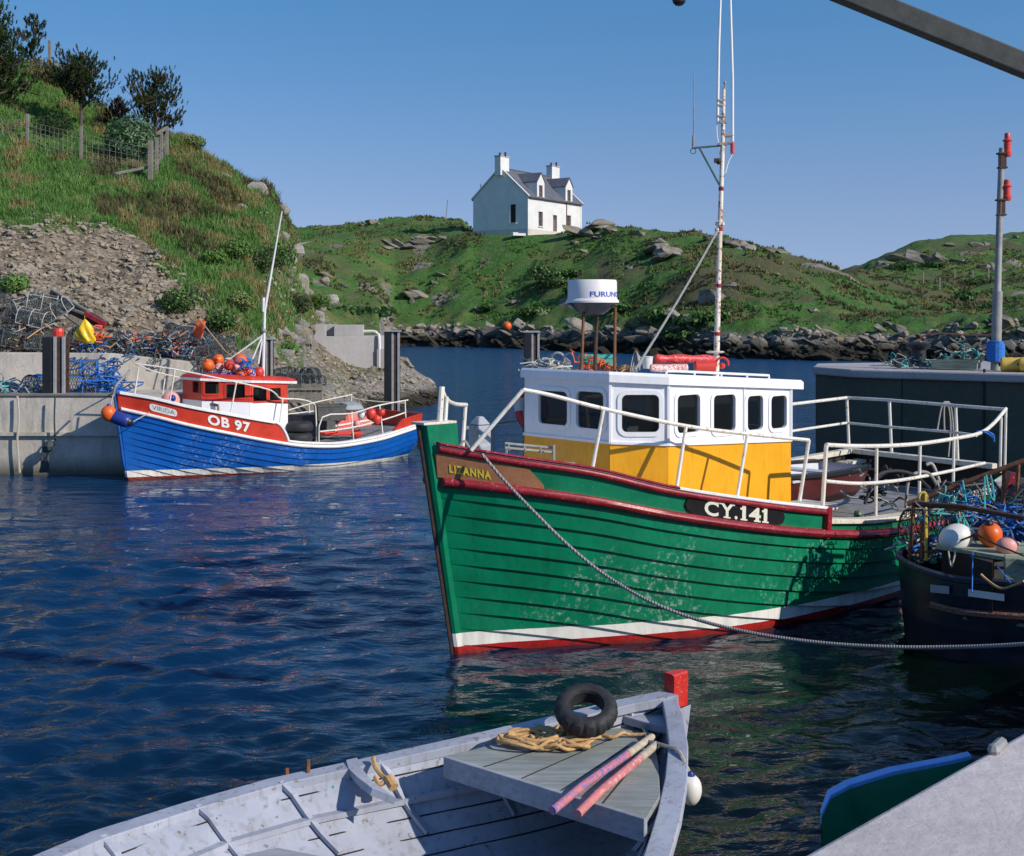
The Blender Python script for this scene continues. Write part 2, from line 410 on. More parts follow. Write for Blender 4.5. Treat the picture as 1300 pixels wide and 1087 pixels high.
# ------------------------------------------------------------------ water
def make_water():
    rng = np.random.RandomState(5)
    pxs = np.concatenate([np.arange(-420, 1720, 3.4)])
    Ds = [2.2]
    while Ds[-1] < 75: Ds.append(Ds[-1] + max(.026, Ds[-1] * Ds[-1] * .00042))
    Ds = np.array(Ds)
    U, DD = np.meshgrid((pxs - 650) / FP, Ds)
    X = U * DD; Y = DD
    Z = np.zeros_like(X); sx = np.zeros_like(X); sy = np.zeros_like(X)
    for i in range(80):
        lam = .15 * (8.0 ** rng.rand())
        k = 2 * PI / lam
        th = R(100) + rng.normal(0, .62)
        a = .0098 * lam ** .98 * (1.0 if lam < .8 else .75)
        fade = np.clip((lam / (np.maximum(DD * DD * .0011, .05)) - 1.2), 0, 1)
        ph = k * (math.cos(th) * X + math.sin(th) * Y) + rng.rand() * 6.28 + .6 * np.sin(X * rng.uniform(.3, .9) + Y * rng.uniform(.3, .9) + i)
        Z += a * fade * (np.sin(ph) + .18 * np.cos(2 * ph))
    g = .75 + .45 * np.sin(X * .31 + 1.3 * np.sin(Y * .13)) * np.cos(Y * .21 + .7)
    fade2 = np.clip((75 - DD) / 15, 0, 1)
    Z = Z * g * fade2
    nr, nc = X.shape
    verts = np.stack([X.ravel(), Y.ravel(), Z.ravel()], 1)
    idx = np.arange(nr * nc).reshape(nr, nc)
    faces = np.stack([idx[:-1, :-1].ravel(), idx[:-1, 1:].ravel(), idx[1:, 1:].ravel(), idx[1:, :-1].ravel()], 1)
    # outer sheet to the horizon: ring strips around the wave patch
    a, b_, c, d = idx[0, 0], idx[0, -1], idx[-1, -1], idx[-1, 0]
    ext = np.array([[-3000, -60, 0], [3000, -60, 0], [3000, 4000, 0], [-3000, 4000, 0]], float)
    base = len(verts)
    ring = list(idx[0, :]) + list(idx[1:, -1]) + list(idx[-1, ::-1][1:]) + list(idx[::-1, 0][1:-1])
    extra = []; mapd = {}
    fl = faces.tolist()
    rv = verts[ring]
    nrg = len(ring); out = []
    cx, cy = 0.0, 30.0
    for (x, y, z) in rv:
        dx, dy = x - cx, y - cy; L = math.hypot(dx, dy); out.append((cx + dx / L * 3500, cy + dy / L * 3500, 0))
    allv = np.concatenate([verts, np.array(out)])
    for i in range(nrg):
        j = (i + 1) % nrg
        fl.append([ring[j], ring[i], base + i, base + j])
    me = bpy.data.meshes.new('water'); me.from_pydata(allv.tolist(), [], fl)
    me.polygons.foreach_set('use_smooth', [True] * len(me.polygons)); me.update()
    o = bpy.data.objects.new('water', me); col.objects.link(o)
    m, nt, b, out_ = newmat('sea_water')
    b.inputs['Base Color'].default_value = (.001, .008, .028, 1)
    b.inputs['Roughness'].default_value = .035; b.inputs['IOR'].default_value = 1.34
    v = coords(nt, 'World', scale=(.55, 1.0, 1))
    n1 = noise_(nt, v, 3.2, 3, .55, .4); n2 = noise_(nt, v, 11, 3, .6, .3)
    n3 = noise_(nt, v, .9, 2, .5, .3)
    h = math_(nt, 'ADD', math_(nt, 'MULTIPLY', n1, .6), math_(nt, 'MULTIPLY', n2, .12))
    h = math_(nt, 'ADD', h, math_(nt, 'MULTIPLY', n3, 1.0))
    spz = nt.nodes.new('ShaderNodeSeparateXYZ'); nt.links.new(coords(nt, 'World'), spz.inputs[0])
    fm = nt.nodes.new('ShaderNodeMapRange'); fm.inputs[1].default_value = 18; fm.inputs[2].default_value = 75; fm.inputs[3].default_value = 1; fm.inputs[4].default_value = 7; nt.links.new(spz.outputs[1], fm.inputs[0])
    bump(nt, b, math_(nt, 'MULTIPLY', h, fm.outputs[0]), .7, .11)
    fr = nt.nodes.new('ShaderNodeMapRange'); fr.inputs[1].default_value = 25; fr.inputs[2].default_value = 90; fr.inputs[3].default_value = .03; fr.inputs[4].default_value = .26; nt.links.new(spz.outputs[1], fr.inputs[0]); nt.links.new(fr.outputs[0], b.inputs['Roughness'])
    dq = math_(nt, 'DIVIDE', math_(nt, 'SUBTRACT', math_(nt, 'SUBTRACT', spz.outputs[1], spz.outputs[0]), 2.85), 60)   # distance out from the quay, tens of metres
    nt.links.new(ramp(nt, dq, [(.09, (.0005, .0035, .0025)), (.18, (.0008, .02, .062)), (.35, (.001, .026, .08)), (.8, (.0015, .042, .125))]), b.inputs['Base Color'])  # dark hull reflection near the quay, sky blue further out, painted into base colour
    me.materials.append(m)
    return tag(o, kind='structure')
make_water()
# ------------------------------------------------------------------ terrain
def zof(D, y): return HC + (HY - y) / FP * D
# nearer hillside: columns of (distance, photo row); 'z' marks heights given directly
NEAR = {
 -500: [(28, 'z1.3'), (31, 440), (34, 370), (39, 270), (46, 190), (54, 100), (64, 0), (78, 20)],
 0:   [(28, 'z1.3'), (31, 452), (32.5, 397), (38, 290), (44, 215), (50, 150), (60, 66), (78, 80)],
 60:  [(28, 'z1.3'), (31, 452), (32.5, 400), (38, 295), (45, 215), (51, 155), (59, 84), (78, 110)],
 100: [(28, 'z1.3'), (31, 455), (32.5, 404), (38, 305), (45.5, 212), (50, 168), (56, 125), (78, 150)],
 150: [(28, 'z1.3'), (31, 458), (32.5, 414), (38, 320), (45, 232), (50, 188), (54, 155), (78, 190)],
 200: [(28, 'z1.3'), (31, 462), (33, 420), (38, 327), (45, 237), (50, 192), (53, 170), (78, 220)],
 245: [(28, 'z1.1'), (31, 470), (33, 428), (38, 345), (44, 268), (49, 218), (52, 189), (78, 250)],
 300: [(28, 'z.9'), (32, 478), (34, 436), (38, 362), (44, 292), (49, 243), (52, 216), (78, 290)],
 345: [(28, 'z.5'), (34, 480), (36, 440), (40, 370), (45, 312), (49, 267), (52, 241), (78, 330)],
 366: [(28, 'z.2'), (35, 486), (38, 448), (42, 384), (46, 336), (49, 306), (52, 285), (78, 350)],
 385: [(28, 'z-.2'), (37, 487), (40, 456), (43, 420), (46, 392), (49, 377), (52, 368), (78, 390)],
 400: [(30, 'z-.6'), (36.5, 502), (41, 476), (45, 450), (48, 425), (51, 408), (55, 402), (78, 398)],
 440: [(32, 'z-.8'), (38, 512), (42, 498), (46.5, 477), (48.6, 445), (51, 421), (55, 408), (78, 404)],
 480: [(35, 'z-.8'), (40.5, 522), (43.5, 506), (46.5, 482), (48.6, 452), (51, 430), (55, 420), (78, 408)],
 500: [(36, 'z-.8'), (42, 523), (44, 506), (46.5, 482), (49, 456), (51, 462), (53.5, 'z-.2'), (78, 'z-1.5')],
 525: [(37, 'z-.8'), (43.2, 520), (45, 505), (47.5, 486), (49.5, 470), (51, 480), (53, 'z-.3'), (78, 'z-1.8')],
 550: [(38, 'z-.8'), (44.6, 516), (46, 508), (48, 497), (50, 490), (51, 500), (52.5, 'z-.4'), (78, 'z-1.8')],
 572: [(38, 'z-1.2'), (45, 'z-.6'), (46, 'z-.4'), (48, 'z-.3'), (50, 'z-.3'), (51, 'z-.5'), (52.5, 'z-1'), (78, 'z-2')],
 700: [(38, 'z-2'), (45, 'z-2'), (46, 'z-2'), (48, 'z-2'), (50, 'z-2'), (51, 'z-2'), (52.5, 'z-2'), (78, 'z-2')],
}
FAR = {
 -900: [(76, 10), (90, 10), (110, 60), (128, 150), (150, 250), (172, 292), (240, 300)],
 200: [(76, 215), (90, 260), (110, 330), (128, 345), (150, 300), (172, 292), (240, 320)],
 300: [(76, 290), (90, 330), (110, 360), (128, 350), (150, 300), (172, 292), (240, 320)],
 365: [(76, 350), (90, 380), (110, 382), (128, 350), (150, 305), (172, 291), (240, 320)],
 430: [(76, 403), (95, 404), (120, 404), (135, 366), (152, 305), (172, 286), (240, 320)],
 480: [(76, 409), (100, 412), (124, 408), (138, 368), (155, 298), (175, 282), (240, 315)],
 500: [(76, 'z-1.4'), (128.5, 'z-.4'), (134, 414), (141, 375), (158, 294), (175, 280), (240, 315)],
 550: [(76, 'z-2'), (127.5, 'z-.4'), (134, 416), (140, 376), (158, 292), (172, 277), (240, 315)],
 585: [(76, 'z-2'), (125.5, 'z-.4'), (131, 415), (138, 375), (151, 300), (170, 279), (240, 315)],
 615: [(76, 'z-2'), (123.5, 'z-.4'), (129, 415), (136, 378), (149, 298), (172, 'z13.4'), (240, 'z9')],
 650: [(76, 'z-2'), (120, 'z-.4'), (126, 416), (133, 382), (147, 299), (172, 'z13.2'), (240, 'z9')],
 700: [(76, 'z-2'), (114.5, 'z-.4'), (121, 415), (129, 368), (146, 298), (172, 'z13.2'), (240, 'z9')],
 740: [(76, 'z-2'), (110, 'z-.4'), (117, 417), (125, 362), (145, 292), (170, 'z12.6'), (240, 'z8')],
 780: [(76, 'z-2'), (107, 'z-.4'), (113, 419), (122, 350), (140, 288), (165, 'z11'), (240, 'z8')],
 850: [(76, 'z-2'), (101, 'z-.4'), (107, 415), (116, 352), (136, 291), (165, 'z11'), (240, 'z8')],
 920: [(76, 'z-2'), (94, 'z-.4'), (100, 415), (109, 362), (129, 301), (160, 'z9.5'), (240, 'z7')],
 1000: [(76, 'z-2'), (89, 'z-.4'), (96, 417), (106, 375), (127, 326), (160, 'z7.5'), (240, 'z7')],
 1060: [(76, 'z-2'), (87.5, 'z-.4'), (95, 417), (106, 385), (128, 343), (160, 'z6'), (240, 344)],
 1092: [(76, 'z-2'), (87, 'z-.4'), (95, 417), (108, 390), (130, 352), (160, 351), (220, 340)],
 1125: [(76, 'z-2'), (86, 'z-.4'), (95, 416), (110, 392), (133, 362), (160, 350), (215, 322)],
 1160: [(76, 'z-2'), (84, 'z-.4'), (94, 413), (110, 396), (135, 368), (160, 345), (212, 311)],
 1220: [(76, 'z-2'), (80, 'z-.4'), (90, 408), (110, 403), (138, 377), (162, 340), (212, 300)],
 1300: [(76, 'z-2'), (79, 'z-.2'), (86, 405), (110, 398), (140, 372), (165, 335), (212, 296)],
 1700: [(70, 'z-1'), (75, 'z.5'), (85, 400), (110, 390), (140, 360), (165, 320), (212, 280)],
 2600: [(70, 'z-1'), (75, 'z.5'), (85, 400), (110, 390), (140, 360), (165, 320), (212, 280)],
}
def conv(T):
    xs = sorted(T); D = np.array([[k[0] for k in T[x]] for x in xs], float)
    Z = np.array([[float(k[1][1:]) if isinstance(k[1], str) else zof(k[0], k[1]) for k in T[x]] for x in xs], float)
    return np.array(xs, float), D, Z
class Land:
    def __init__(s, T): s.x, s.D, s.Z = conv(T)
    def colk(s, px):
        Dk = np.array([np.interp(px, s.x, s.D[:, i]) for i in range(s.D.shape[1])])
        Zk = np.array([np.interp(px, s.x, s.Z[:, i]) for i in range(s.D.shape[1])])
        return Dk, Zk
    def z(s, px, D):
        Dk, Zk = s.colk(px); return np.interp(D, Dk, Zk)
nearL, farL = Land(NEAR), Land(FAR)
def sstep(a, b, x):
    t = np.clip((x - a) / (b - a), 0, 1); return t * t * (3 - 2 * t)
def fbm(x, y, z, sc, o=4):
    return noise.fractal(Vector((x * sc, y * sc, z * sc)), 0.9, 2.1, o)
def near_h(px, D):
    X = (px - 650) / FP * D
    b = nearL.z(px, D)
    k = min(1, max(0, (b + .1) / 1.2)) * min(1, max(0, (D - 29) / 3)) * min(1, max(0.15, (76 - D) / 12))
    n = fbm(X, D, 3.1, .32, 4) * .55 + fbm(X, D, 7.7, 1.3, 4) * .16
    rock = max(0, fbm(X, D, 1.7, .45, 3))
    n += rock * .5 * (1 if px > 225 else .4)
    return b + n * k + .05 * noise.noise(Vector((X * 5, D * 5, 0)))
def far_h(px, D):
    X = (px - 650) / FP * D
    b = farL.z(px, D)
    k = min(1, max(0, (b + .4) / 2.5)) * min(1, max(0.0, (D - 76) / 10))
    r = 1 - abs(noise.noise(Vector((X * .16, D * .16, 1.3)))) * 2
    n = fbm(X, D, 9.1, .07, 4) * 1.0 + fbm(X, D, 2.2, .5, 3) * .3 + max(0, r - .45) * 1.1 * (noise.noise(Vector((X * .04, D * .04, 5))) + .45)
    low = max(0, 1 - abs(b - 1.2) / 2.2)
    n += low * ((1 - 2 * abs(noise.noise(Vector((X * .5 + D * .2, D * .55, 4.4))))) * .9 + (1 - 2 * abs(noise.noise(Vector((X * 1.3, D * 1.1, 7.4))))) * .35)
    if 600 < px < 745 and 143 < D < 176: n *= .12
    return b + n * k

def land_mesh(name, pxs, Ds, hf, mat, masks):
    nr, nc = len(Ds), len(pxs)
    V = np.zeros((nr * nc, 3))
    C = np.zeros((nr * nc, 4)); C[:, 3] = 1
    i = 0
    for D in Ds:
        for px in pxs:
            z = hf(px, D); X = (px - 650) / FP * D
            V[i] = (X, D, z); C[i, :3] = masks(px, D, X, z); i += 1
    idx = np.arange(nr * nc).reshape(nr, nc)
    F = np.stack([idx[:-1, :-1].ravel(), idx[:-1, 1:].ravel(), idx[1:, 1:].ravel(), idx[1:, :-1].ravel()], 1)
    me = bpy.data.meshes.new(name); me.from_pydata(V.tolist(), [], F.tolist())
    me.polygons.foreach_set('use_smooth', [True] * len(me.polygons))
    ca = me.color_attributes.new('kinds', 'FLOAT_COLOR', 'POINT'); ca.data.foreach_set('color', C.ravel())
    me.materials.append(mat); me.update()
    o = bpy.data.objects.new(name, me); col.objects.link(o)
    return tag(o, kind='structure'), V, C

def landmat(name, s, green1, green2, dry, rockA, rockB, gravelA, gravelB, heath, slope0=.62, lichen=True, wk=(.75, 1.6)):
    "R gravel, G rock, B heather / wrack; steep faces show rock"
    m, nt, b, out = newmat(name)
    at = nt.nodes.new('ShaderNodeAttribute'); at.attribute_name = 'kinds'
    sp = nt.nodes.new('ShaderNodeSeparateColor'); nt.links.new(at.outputs['Color'], sp.inputs[0])
    g = nt.nodes.new('ShaderNodeNewGeometry')
    v = coords(nt, 'World')
    nS = noise_(nt, v, 1.1 * s, 6, .62); nM = noise_(nt, v, 5 * s, 6, .68); nF = noise_(nt, v, 17 * s, 6, .75); nL = noise_(nt, v, .32 * s, 5, .6)
    grass = mixc(nt, ramp(nt, nM, [(.32, 0), (.68, 1)]), green1, green2)
    grass = mixc(nt, ramp(nt, nS, [(.5, 0), (.66, .75)]), grass, dry)
    grass = mixc(nt, ramp(nt, nF, [(.33, .85), (.5, 0)]), grass, tuple(x * .35 for x in green1))
    grass = mixc(nt, ramp(nt, nL, [(.48, 0), (.62, .6)]), grass, heath)
    vo = nt.nodes.new('ShaderNodeTexVoronoi'); vo.inputs['Scale'].default_value = 1.6 * s; nt.links.new(v, vo.inputs[0])
    rv = coords(nt, 'World', scale=(1, 1, 3.5), rot=(.5, .3, .2))
    nR = noise_(nt, rv, 2.2 * s, 8, .7)
    rock = mixc(nt, ramp(nt, nR, [(.3, 0), (.7, 1)]), rockA, rockB)
    rock = mixc(nt, ramp(nt, nF, [(.36, .9), (.47, 0)]), rock, tuple(x * .25 for x in rockA))
    if lichen: rock = mixc(nt, ramp(nt, nS, [(.56, 0), (.66, .6)]), rock, (.33, .24, .09))
    vg = nt.nodes.new('ShaderNodeTexVoronoi'); vg.inputs['Scale'].default_value = 5.5 * s; nt.links.new(v, vg.inputs[0])
    gc = mixc(nt, ramp(nt, vg.outputs['Color'], [(.1, 0), (.9, 1)]), gravelA, gravelB)
    gc = mixc(nt, ramp(nt, nM, [(.35, .7), (.55, 0)]), gc, tuple(x * .6 for x in gravelA))
    sep = nt.nodes.new('ShaderNodeSeparateXYZ'); nt.links.new(g.outputs['Normal'], sep.inputs[0])
    st = math_(nt, 'ADD', sep.outputs[2], math_(nt, 'MULTIPLY', math_(nt, 'SUBTRACT', nM, .5), .55))
    steep = ramp(nt, st, [(slope0 - .08, 1), (slope0 + .06, 0)])
    def m_(ch, w=.5):
        x = math_(nt, 'ADD', sp.outputs[ch], math_(nt, 'MULTIPLY', math_(nt, 'SUBTRACT', nM, .5), w * 1.6))
        return ramp(nt, x, [(.42, 0), (.58, 1)])
    c = mixc(nt, m_(2), grass, heath)
    c = mixc(nt, m_(0), c, gc)
    c = mixc(nt, steep, c, rock)
    c = mixc(nt, m_(1), c, rock)
    sz = nt.nodes.new('ShaderNodeSeparateXYZ'); nt.links.new(v, sz.inputs[0])
    zz = math_(nt, 'SUBTRACT', sz.outputs[2], math_(nt, 'MULTIPLY', nS, .9))
    c = mixc(nt, ramp(nt, math_(nt, 'MULTIPLY', math_(nt, 'ADD', zz, .5), .5), [(wk[0] * .5, .95), (wk[1] * .5, 0)]), c, (.022, .02, .011))
    nt.links.new(c, b.inputs['Base Color']); b.inputs['Roughness'].default_value = .92; b.inputs['Specular IOR Level'].default_value = .25
    h = math_(nt, 'ADD', math_(nt, 'MULTIPLY', nM, .8), math_(nt, 'MULTIPLY', nF, .5)); h = math_(nt, 'ADD', h, nR)
    bump(nt, b, h, .9, .16 / s)
    return m
hillmat = landmat('near_hill_ground', 1.0, (.055, .13, .024), (.12, .21, .05), (.24, .21, .085), (.2, .185, .165), (.4, .37, .34), (.18, .14, .1), (.4, .33, .25), (.08, .075, .03), .45, wk=(.42, .62))
farmat = landmat('far_hill_ground', .32, (.055, .145, .028), (.105, .235, .05), (.2, .2, .075), (.13, .12, .105), (.4, .37, .33), (.13, .105, .085), (.33, .29, .25), (.12, .12, .055), .6)

def near_masks(px, D, X, z):
    Dk, Zk = nearL.colk(px)
    n = noise.noise(Vector((X * .35, D * .35, 8)))
    yy = HY - (z - HC) / D * FP
    lo = 292 if px < 60 else np.interp(px, [60, 130, 200, 240, 300], [292, 305, 322, 372, 445])
    gravel = 1.0 if (yy > lo + n * 28 and px < 330) else 0.0
    if D < 36 and px > 250: gravel = 1
    rock = 0.0
    if px > 366: rock = (.75 if z < 2.2 else .3) + n * .7
    if px > 386 and z < 2.4 : gravel = .55; rock = .5 + n * .6
    if px > 485: rock = 1; gravel = 0
    if 225 < px <= 386: rock = .5 * max(0, 1 - abs(z - (2.6 if px > 300 else 5)) / 1.6) + .25 * max(0, n)
    heath = .75 if (px > 120 and yy < 260 and n > .05) else .15 + n * .4
    return (gravel, max(0, rock), heath)
near_obj, nV, nC = land_mesh('hillside', np.arange(-460, 706, 4.0), np.concatenate([np.arange(28, 56, .13), np.arange(56, 79, .5)]), near_h, hillmat, near_masks)

def far_masks(px, D, X, z):
    n = noise.noise(Vector((X * .08, D * .08, 8)))
    n2 = noise.noise(Vector((X * .22, D * .22, 3)))
    rock = max(0, 1.15 - max(0, z - .6) / 1.9) if z > -.5 else 1
    y = HY - (z - HC) / D * FP
    heath = 0.1
    if px > 760 and 325 < y < 385: heath = .55 + n
    if px > 1090 and D > 150: heath = .3 + n * .8
    if 480 < px < 600 and y < 330: heath = .1
    heath = max(heath, .08 + n2 * .45)
    rock = max(rock, (n2 - .25) * 2.2 if D > 100 else 0)
    return (0, min(1, rock), min(1, max(0, heath)))
far_obj, fV, fC = land_mesh('far_hills', np.arange(-900, 2600, 5.5), np.concatenate([np.arange(70, 180, .55), np.arange(180, 245, 1.5), [260, 300, 380, 500, 800]]), far_h, farmat, far_masks)

# ------------------------------------------------------------------ rocks
def rock_mesh(seed, flat=.6, npts=13, mat=None, bevel=.05):
    rng = random.Random(seed)
    bm = bmesh.new()
    for i in range(npts):
        d = Vector((rng.gauss(0, 1), rng.gauss(0, 1), rng.gauss(0, 1))).normalized()
        d *= rng.uniform(.8, 1.0)
        bm.verts.new((d.x * .5, d.y * .42, d.z * .5 * flat))
    r = bmesh.ops.convex_hull(bm, input=bm.verts)
    bmesh.ops.delete(bm, geom=[g for g in r['geom_interior'] if isinstance(g, bmesh.types.BMVert)], context='VERTS')
    bmesh.ops.bevel(bm, geom=list(bm.edges), offset=bevel, segments=1, affect='EDGES', profile=.6)
    bmesh.ops.triangulate(bm, faces=bm.faces)
    bmesh.ops.subdivide_edges(bm, edges=bm.edges, cuts=1)
    for v in bm.verts:
        n = noise.noise(v.co * 4 + Vector((seed, 0, 0))) * .035 + noise.noise(v.co * 11 + Vector((seed, 3, 0))) * .015
        v.co += v.co.normalized() * n
    me = bpy.data.meshes.new('rock'); bm.to_mesh(me); bm.free()
    me.materials.append(mat)
    return me
def rockmat(name, a, c, s=1.0, lichen=(.3, .22, .09), wrack=True, wk=(.95, 1.75)):
    m, nt, b, out = newmat(name)
    v = coords(nt, 'World'); oi = nt.nodes.new('ShaderNodeObjectInfo')
    nR = noise_(nt, coords(nt, scale=(1, 1, 3)), 3.0 * s, 8, .7); nF = noise_(nt, v, 9 * s, 8, .75)
    base = mixc(nt, ramp(nt, nR, [(.3, 0), (.7, 1)]), a, c)
    base = mixc(nt, math_(nt, 'MULTIPLY', oi.outputs['Random'], .5), base, tuple(x * .5 for x in a))
    base = mixc(nt, ramp(nt, nF, [(.34, .85), (.46, 0)]), base, tuple(x * .3 for x in a))
    base = mixc(nt, ramp(nt, noise_(nt, v, 1.3 * s, 4), [(.55, 0), (.68, .6)]), base, lichen)
    if wrack:
        sz = nt.nodes.new('ShaderNodeSeparateXYZ'); nt.links.new(v, sz.inputs[0])
        zz = math_(nt, 'SUBTRACT', sz.outputs[2], math_(nt, 'MULTIPLY', nF, .8))
        base = mixc(nt, ramp(nt, math_(nt, 'MULTIPLY', math_(nt, 'ADD', zz, .5), .5), [(wk[0] * .5, .93), (wk[1] * .5, 0)]), base, (.02, .018, .01))
    nt.links.new(base, b.inputs['Base Color']); b.inputs['Roughness'].default_value = .9; b.inputs['Specular IOR Level'].default_value = .25
    bump(nt, b, math_(nt, 'ADD', nF, nR), .8, .08 / s)
    return m
RM1 = rockmat('shore_rock', (.12, .105, .085), (.5, .45, .38), .55)
RM2 = rockmat('bank_rock', (.24, .22, .19), (.46, .43, .38), 1.5, wrack=False)
RM4 = rockmat('spit_rock_stone', (.24, .21, .175), (.55, .49, .41), 1.2, wk=(.4, .7))
rocksC = [rock_mesh(80 + i, .7, 11, RM4, .03) for i in range(6)]
rocksA = [rock_mesh(i, random.Random(i).uniform(.5, .9), 10, RM1, .02) for i in range(14)]
rocksB = [rock_mesh(50 + i, random.Random(i).uniform(.6, .9), 15, RM2) for i in range(8)]
def put_rock(me, loc, sc, rot, label, group, name='boulder'):
    o = bpy.data.objects.new(name, me); col.objects.link(o)
    o.location = loc; o.scale = sc; o.rotation_euler = rot
    return tag(o, label, 'boulder', group)
rng = random.Random(11)
# the band of rocks along the far shore
cnt = 0
for i in range(285):
    px = 445 + (1330 - 445) * ((i + rng.random()) / 285)
    Dk, Zk = farL.colk(px)
    if px < 492: D = rng.uniform(100, 124)
    else: D = Dk[1] + rng.random() ** 1.3 * (Dk[2] - Dk[1]) * .85
    X = (px - 650) / FP * D; z = far_h(px, D)
    s = rng.choice((1, 1.4, 1.8, 2.4, 3.2)) * rng.uniform(.8, 1.2) * (.75 if px > 900 else 1)
    put_rock(rng.choice(rocksA), (X, D, z - .16 * s), (s * rng.uniform(1.1, 2.2), s, s * rng.uniform(.4, .8)),
             (rng.uniform(-.4, .4), rng.uniform(.1, .8), rng.uniform(-.7, .7)),
             'grey angular boulder among the tumbled rocks lining the far shore', 'rocks along the far shore', 'shore_boulder')
# outcrops on the far hills: photo place, size (m)
outc = [(508, 312, 3.5), (520, 316, 4), (535, 309, 3), (548, 306, 3.2), (566, 303, 2), (492, 316, 2.2), (472, 285, 2.5), (460, 287, 1.6), (748, 297, 3.6), (765, 290, 3.4), (757, 304, 2.6), (782, 294, 2.4),
        (850, 318, 5), (862, 324, 3.5), (838, 313, 2.5), (935, 312, 4), (948, 317, 3), (902, 306, 2.2), (812, 299, 2.2), (535, 378, 3.4), (524, 384, 2.0), (560, 352, 1.8), (655, 384, 1.8), (700, 355, 2.6), (716, 350, 1.8),
        (552, 361, 1.4), (412, 356, 2.2), (436, 365, 1.6), (745, 322, 1.6), (800, 342, 1.6), (905, 380, 3.6), (925, 364, 2.2), (1032, 395, 1.4), (985, 350, 1.2), (997, 322, 2.6), (975, 318, 2),
        (1148, 330, 4), (1165, 333, 5), (1192, 331, 4), (1218, 336, 3.5), (1222, 333, 2), (1240, 312, 3), (1250, 342, 3), (1130, 336, 3), (1290, 302, 2), (1205, 313, 2.5), (1268, 345, 2.5), (768, 398, 2.4), (610, 398, 2.2), (690, 400, 2.4), (870, 405, 2.6), (835, 330, 2.2), (730, 310, 1.6)]
def far_hit(px, py):
    best = None
    for k in range(70, 250 * 2):
        D = k / 2 + 35
        if D > 245: break
        y = HY - (far_h(px, D) - HC) / D * FP
        if y <= py: return D
    return None
lab = {508: 'pale split', 520: 'largest grey', 850: 'big dark', 748: 'rounded grey', 535: 'long grey'}
for i, (px, py, s) in enumerate(outc):
    D = far_hit(px, py)
    if D is None: continue
    for k in range(2 if s > 2.3 else 1):
        dx = rng.uniform(-.5, .5) * s * k; DD = D + rng.uniform(-.3, .5) * k
        X = (px - 650) / FP * D + dx
        put_rock(rng.choice(rocksA), (X, DD, far_h(px, D) + .02 * s), (s * rng.uniform(.8, 1.3), s * .9, s * rng.uniform(.5, .8)),
                 (rng.uniform(-.2, .2), rng.uniform(-.1, .5), rng.uniform(-.6, .6)),
                 'grey lichened outcrop rock showing through the grass of the far hills', 'rocks on the far hills', 'outcrop_rock')
# boulders on the near bank (photo place, width in px, label)
def near_hit(px, py):
    D = 30.0
    while D < 76:
        y = HY - (near_h(px, D) - HC) / D * FP
        if y <= py: return D
        D += .15
    return None
bank = [(35, 345, 26, 'rounded boulder at the left edge of the gravel face'), (125, 388, 30, 'pale square boulder above the creels, left of its flat neighbour'), (158, 398, 32, 'flat tilted boulder above the net heap'),
        (212, 414, 36, 'wedge shaped grey boulder below the grass clump'), (180, 385, 22, 'small broken boulder between two larger ones above the nets'), (35, 265, 10, 'pale round stone left of the scree top'),
        (327, 243, 34, 'big pale rounded outcrop on the skyline of the near hill'), (356, 268, 26, 'dark mossy outcrop at the right end of the near skyline'), (357, 300, 22, 'pale rock under the dark skyline outcrop'),
        (285, 225, 18, 'small pale rock in the turf below the skyline'), (305, 265, 22, 'long pale rock slanting down the turf'), (152, 264, 12, 'lone grey rock in the green slope'), (238, 175, 16, 'reddish rock on the crest right of the pines'),
        (352, 375, 14, 'tall pale rock behind the thin mast'), (390, 372, 20, 'pale rock at the foot of the near hill'), (412, 358, 20, 'pale rock beyond the foot of the near hill'), (375, 425, 40, 'large pale rock face beside the concrete block'),
        (362, 452, 30, 'pale broken rock left of the concrete block'), (420, 382, 24, 'flat pale rock above the concrete block'), (122, 138, 12, 'white stone behind the shrub')]
for px, py, wpx, l in bank:
    D = near_hit(px, py) or 60
    s = wpx * D / FP * 1.15
    X = (px - 650) / FP * D
    put_rock(rng.choice(rocksB), (X, D + .1, zof(D, py)), (s, s * .9, s * rng.uniform(.8, 1.2)), (rng.uniform(-.2, .2), rng.uniform(-.3, .3), rng.uniform(-.4, .4)), 'grey ' + l if 'pale' not in l and 'dark' not in l and 'reddish' not in l and 'white' not in l and 'grey' not in l else l, 'boulders on the near bank', 'boulder')
rq = random.Random(77)
for i in range(34):
    px = rq.uniform(352, 410); py = rq.uniform(300, 455)
    if px < 372 and py < 330: continue
    D = near_hit(px, py)
    if not D: continue
    s = rq.uniform(.3, 1.0)
    put_rock(rq.choice(rocksB), ((px - 650) / FP * D, D, zof(D, py)), (s * 1.2, s, s * rq.uniform(.8, 1.5)), (rq.uniform(-.3, .3), rq.uniform(-.4, .4), rq.uniform(-.5, .5)), 'pale angular rock breaking through the turf at the foot of the near hill', 'rocks at the foot of the near hill')
# the spit of rocks running out behind the tall pile
for i in range(60):
    px = rng.uniform(488, 562); 
    Dk, Zk = nearL.colk(px)
    D = rng.uniform(Dk[2] - 1, Dk[4] + 1.2)
    if px > 540: D = rng.uniform(46, 49.5)
    s = rng.uniform(.35, .95) * (1 if px < 530 else .7)
    X = (px - 650) / FP * D; z = near_h(px, D)
    put_rock(rng.choice(rocksC), (X, D, z), (s * 1.3, s, s * .7), (rng.uniform(-.3, .3), rng.uniform(0, .5), rng.uniform(-.5, .8)), 'pale angular rock in the low spit behind the tall mooring pile', 'rocks of the spit', 'spit_rock')

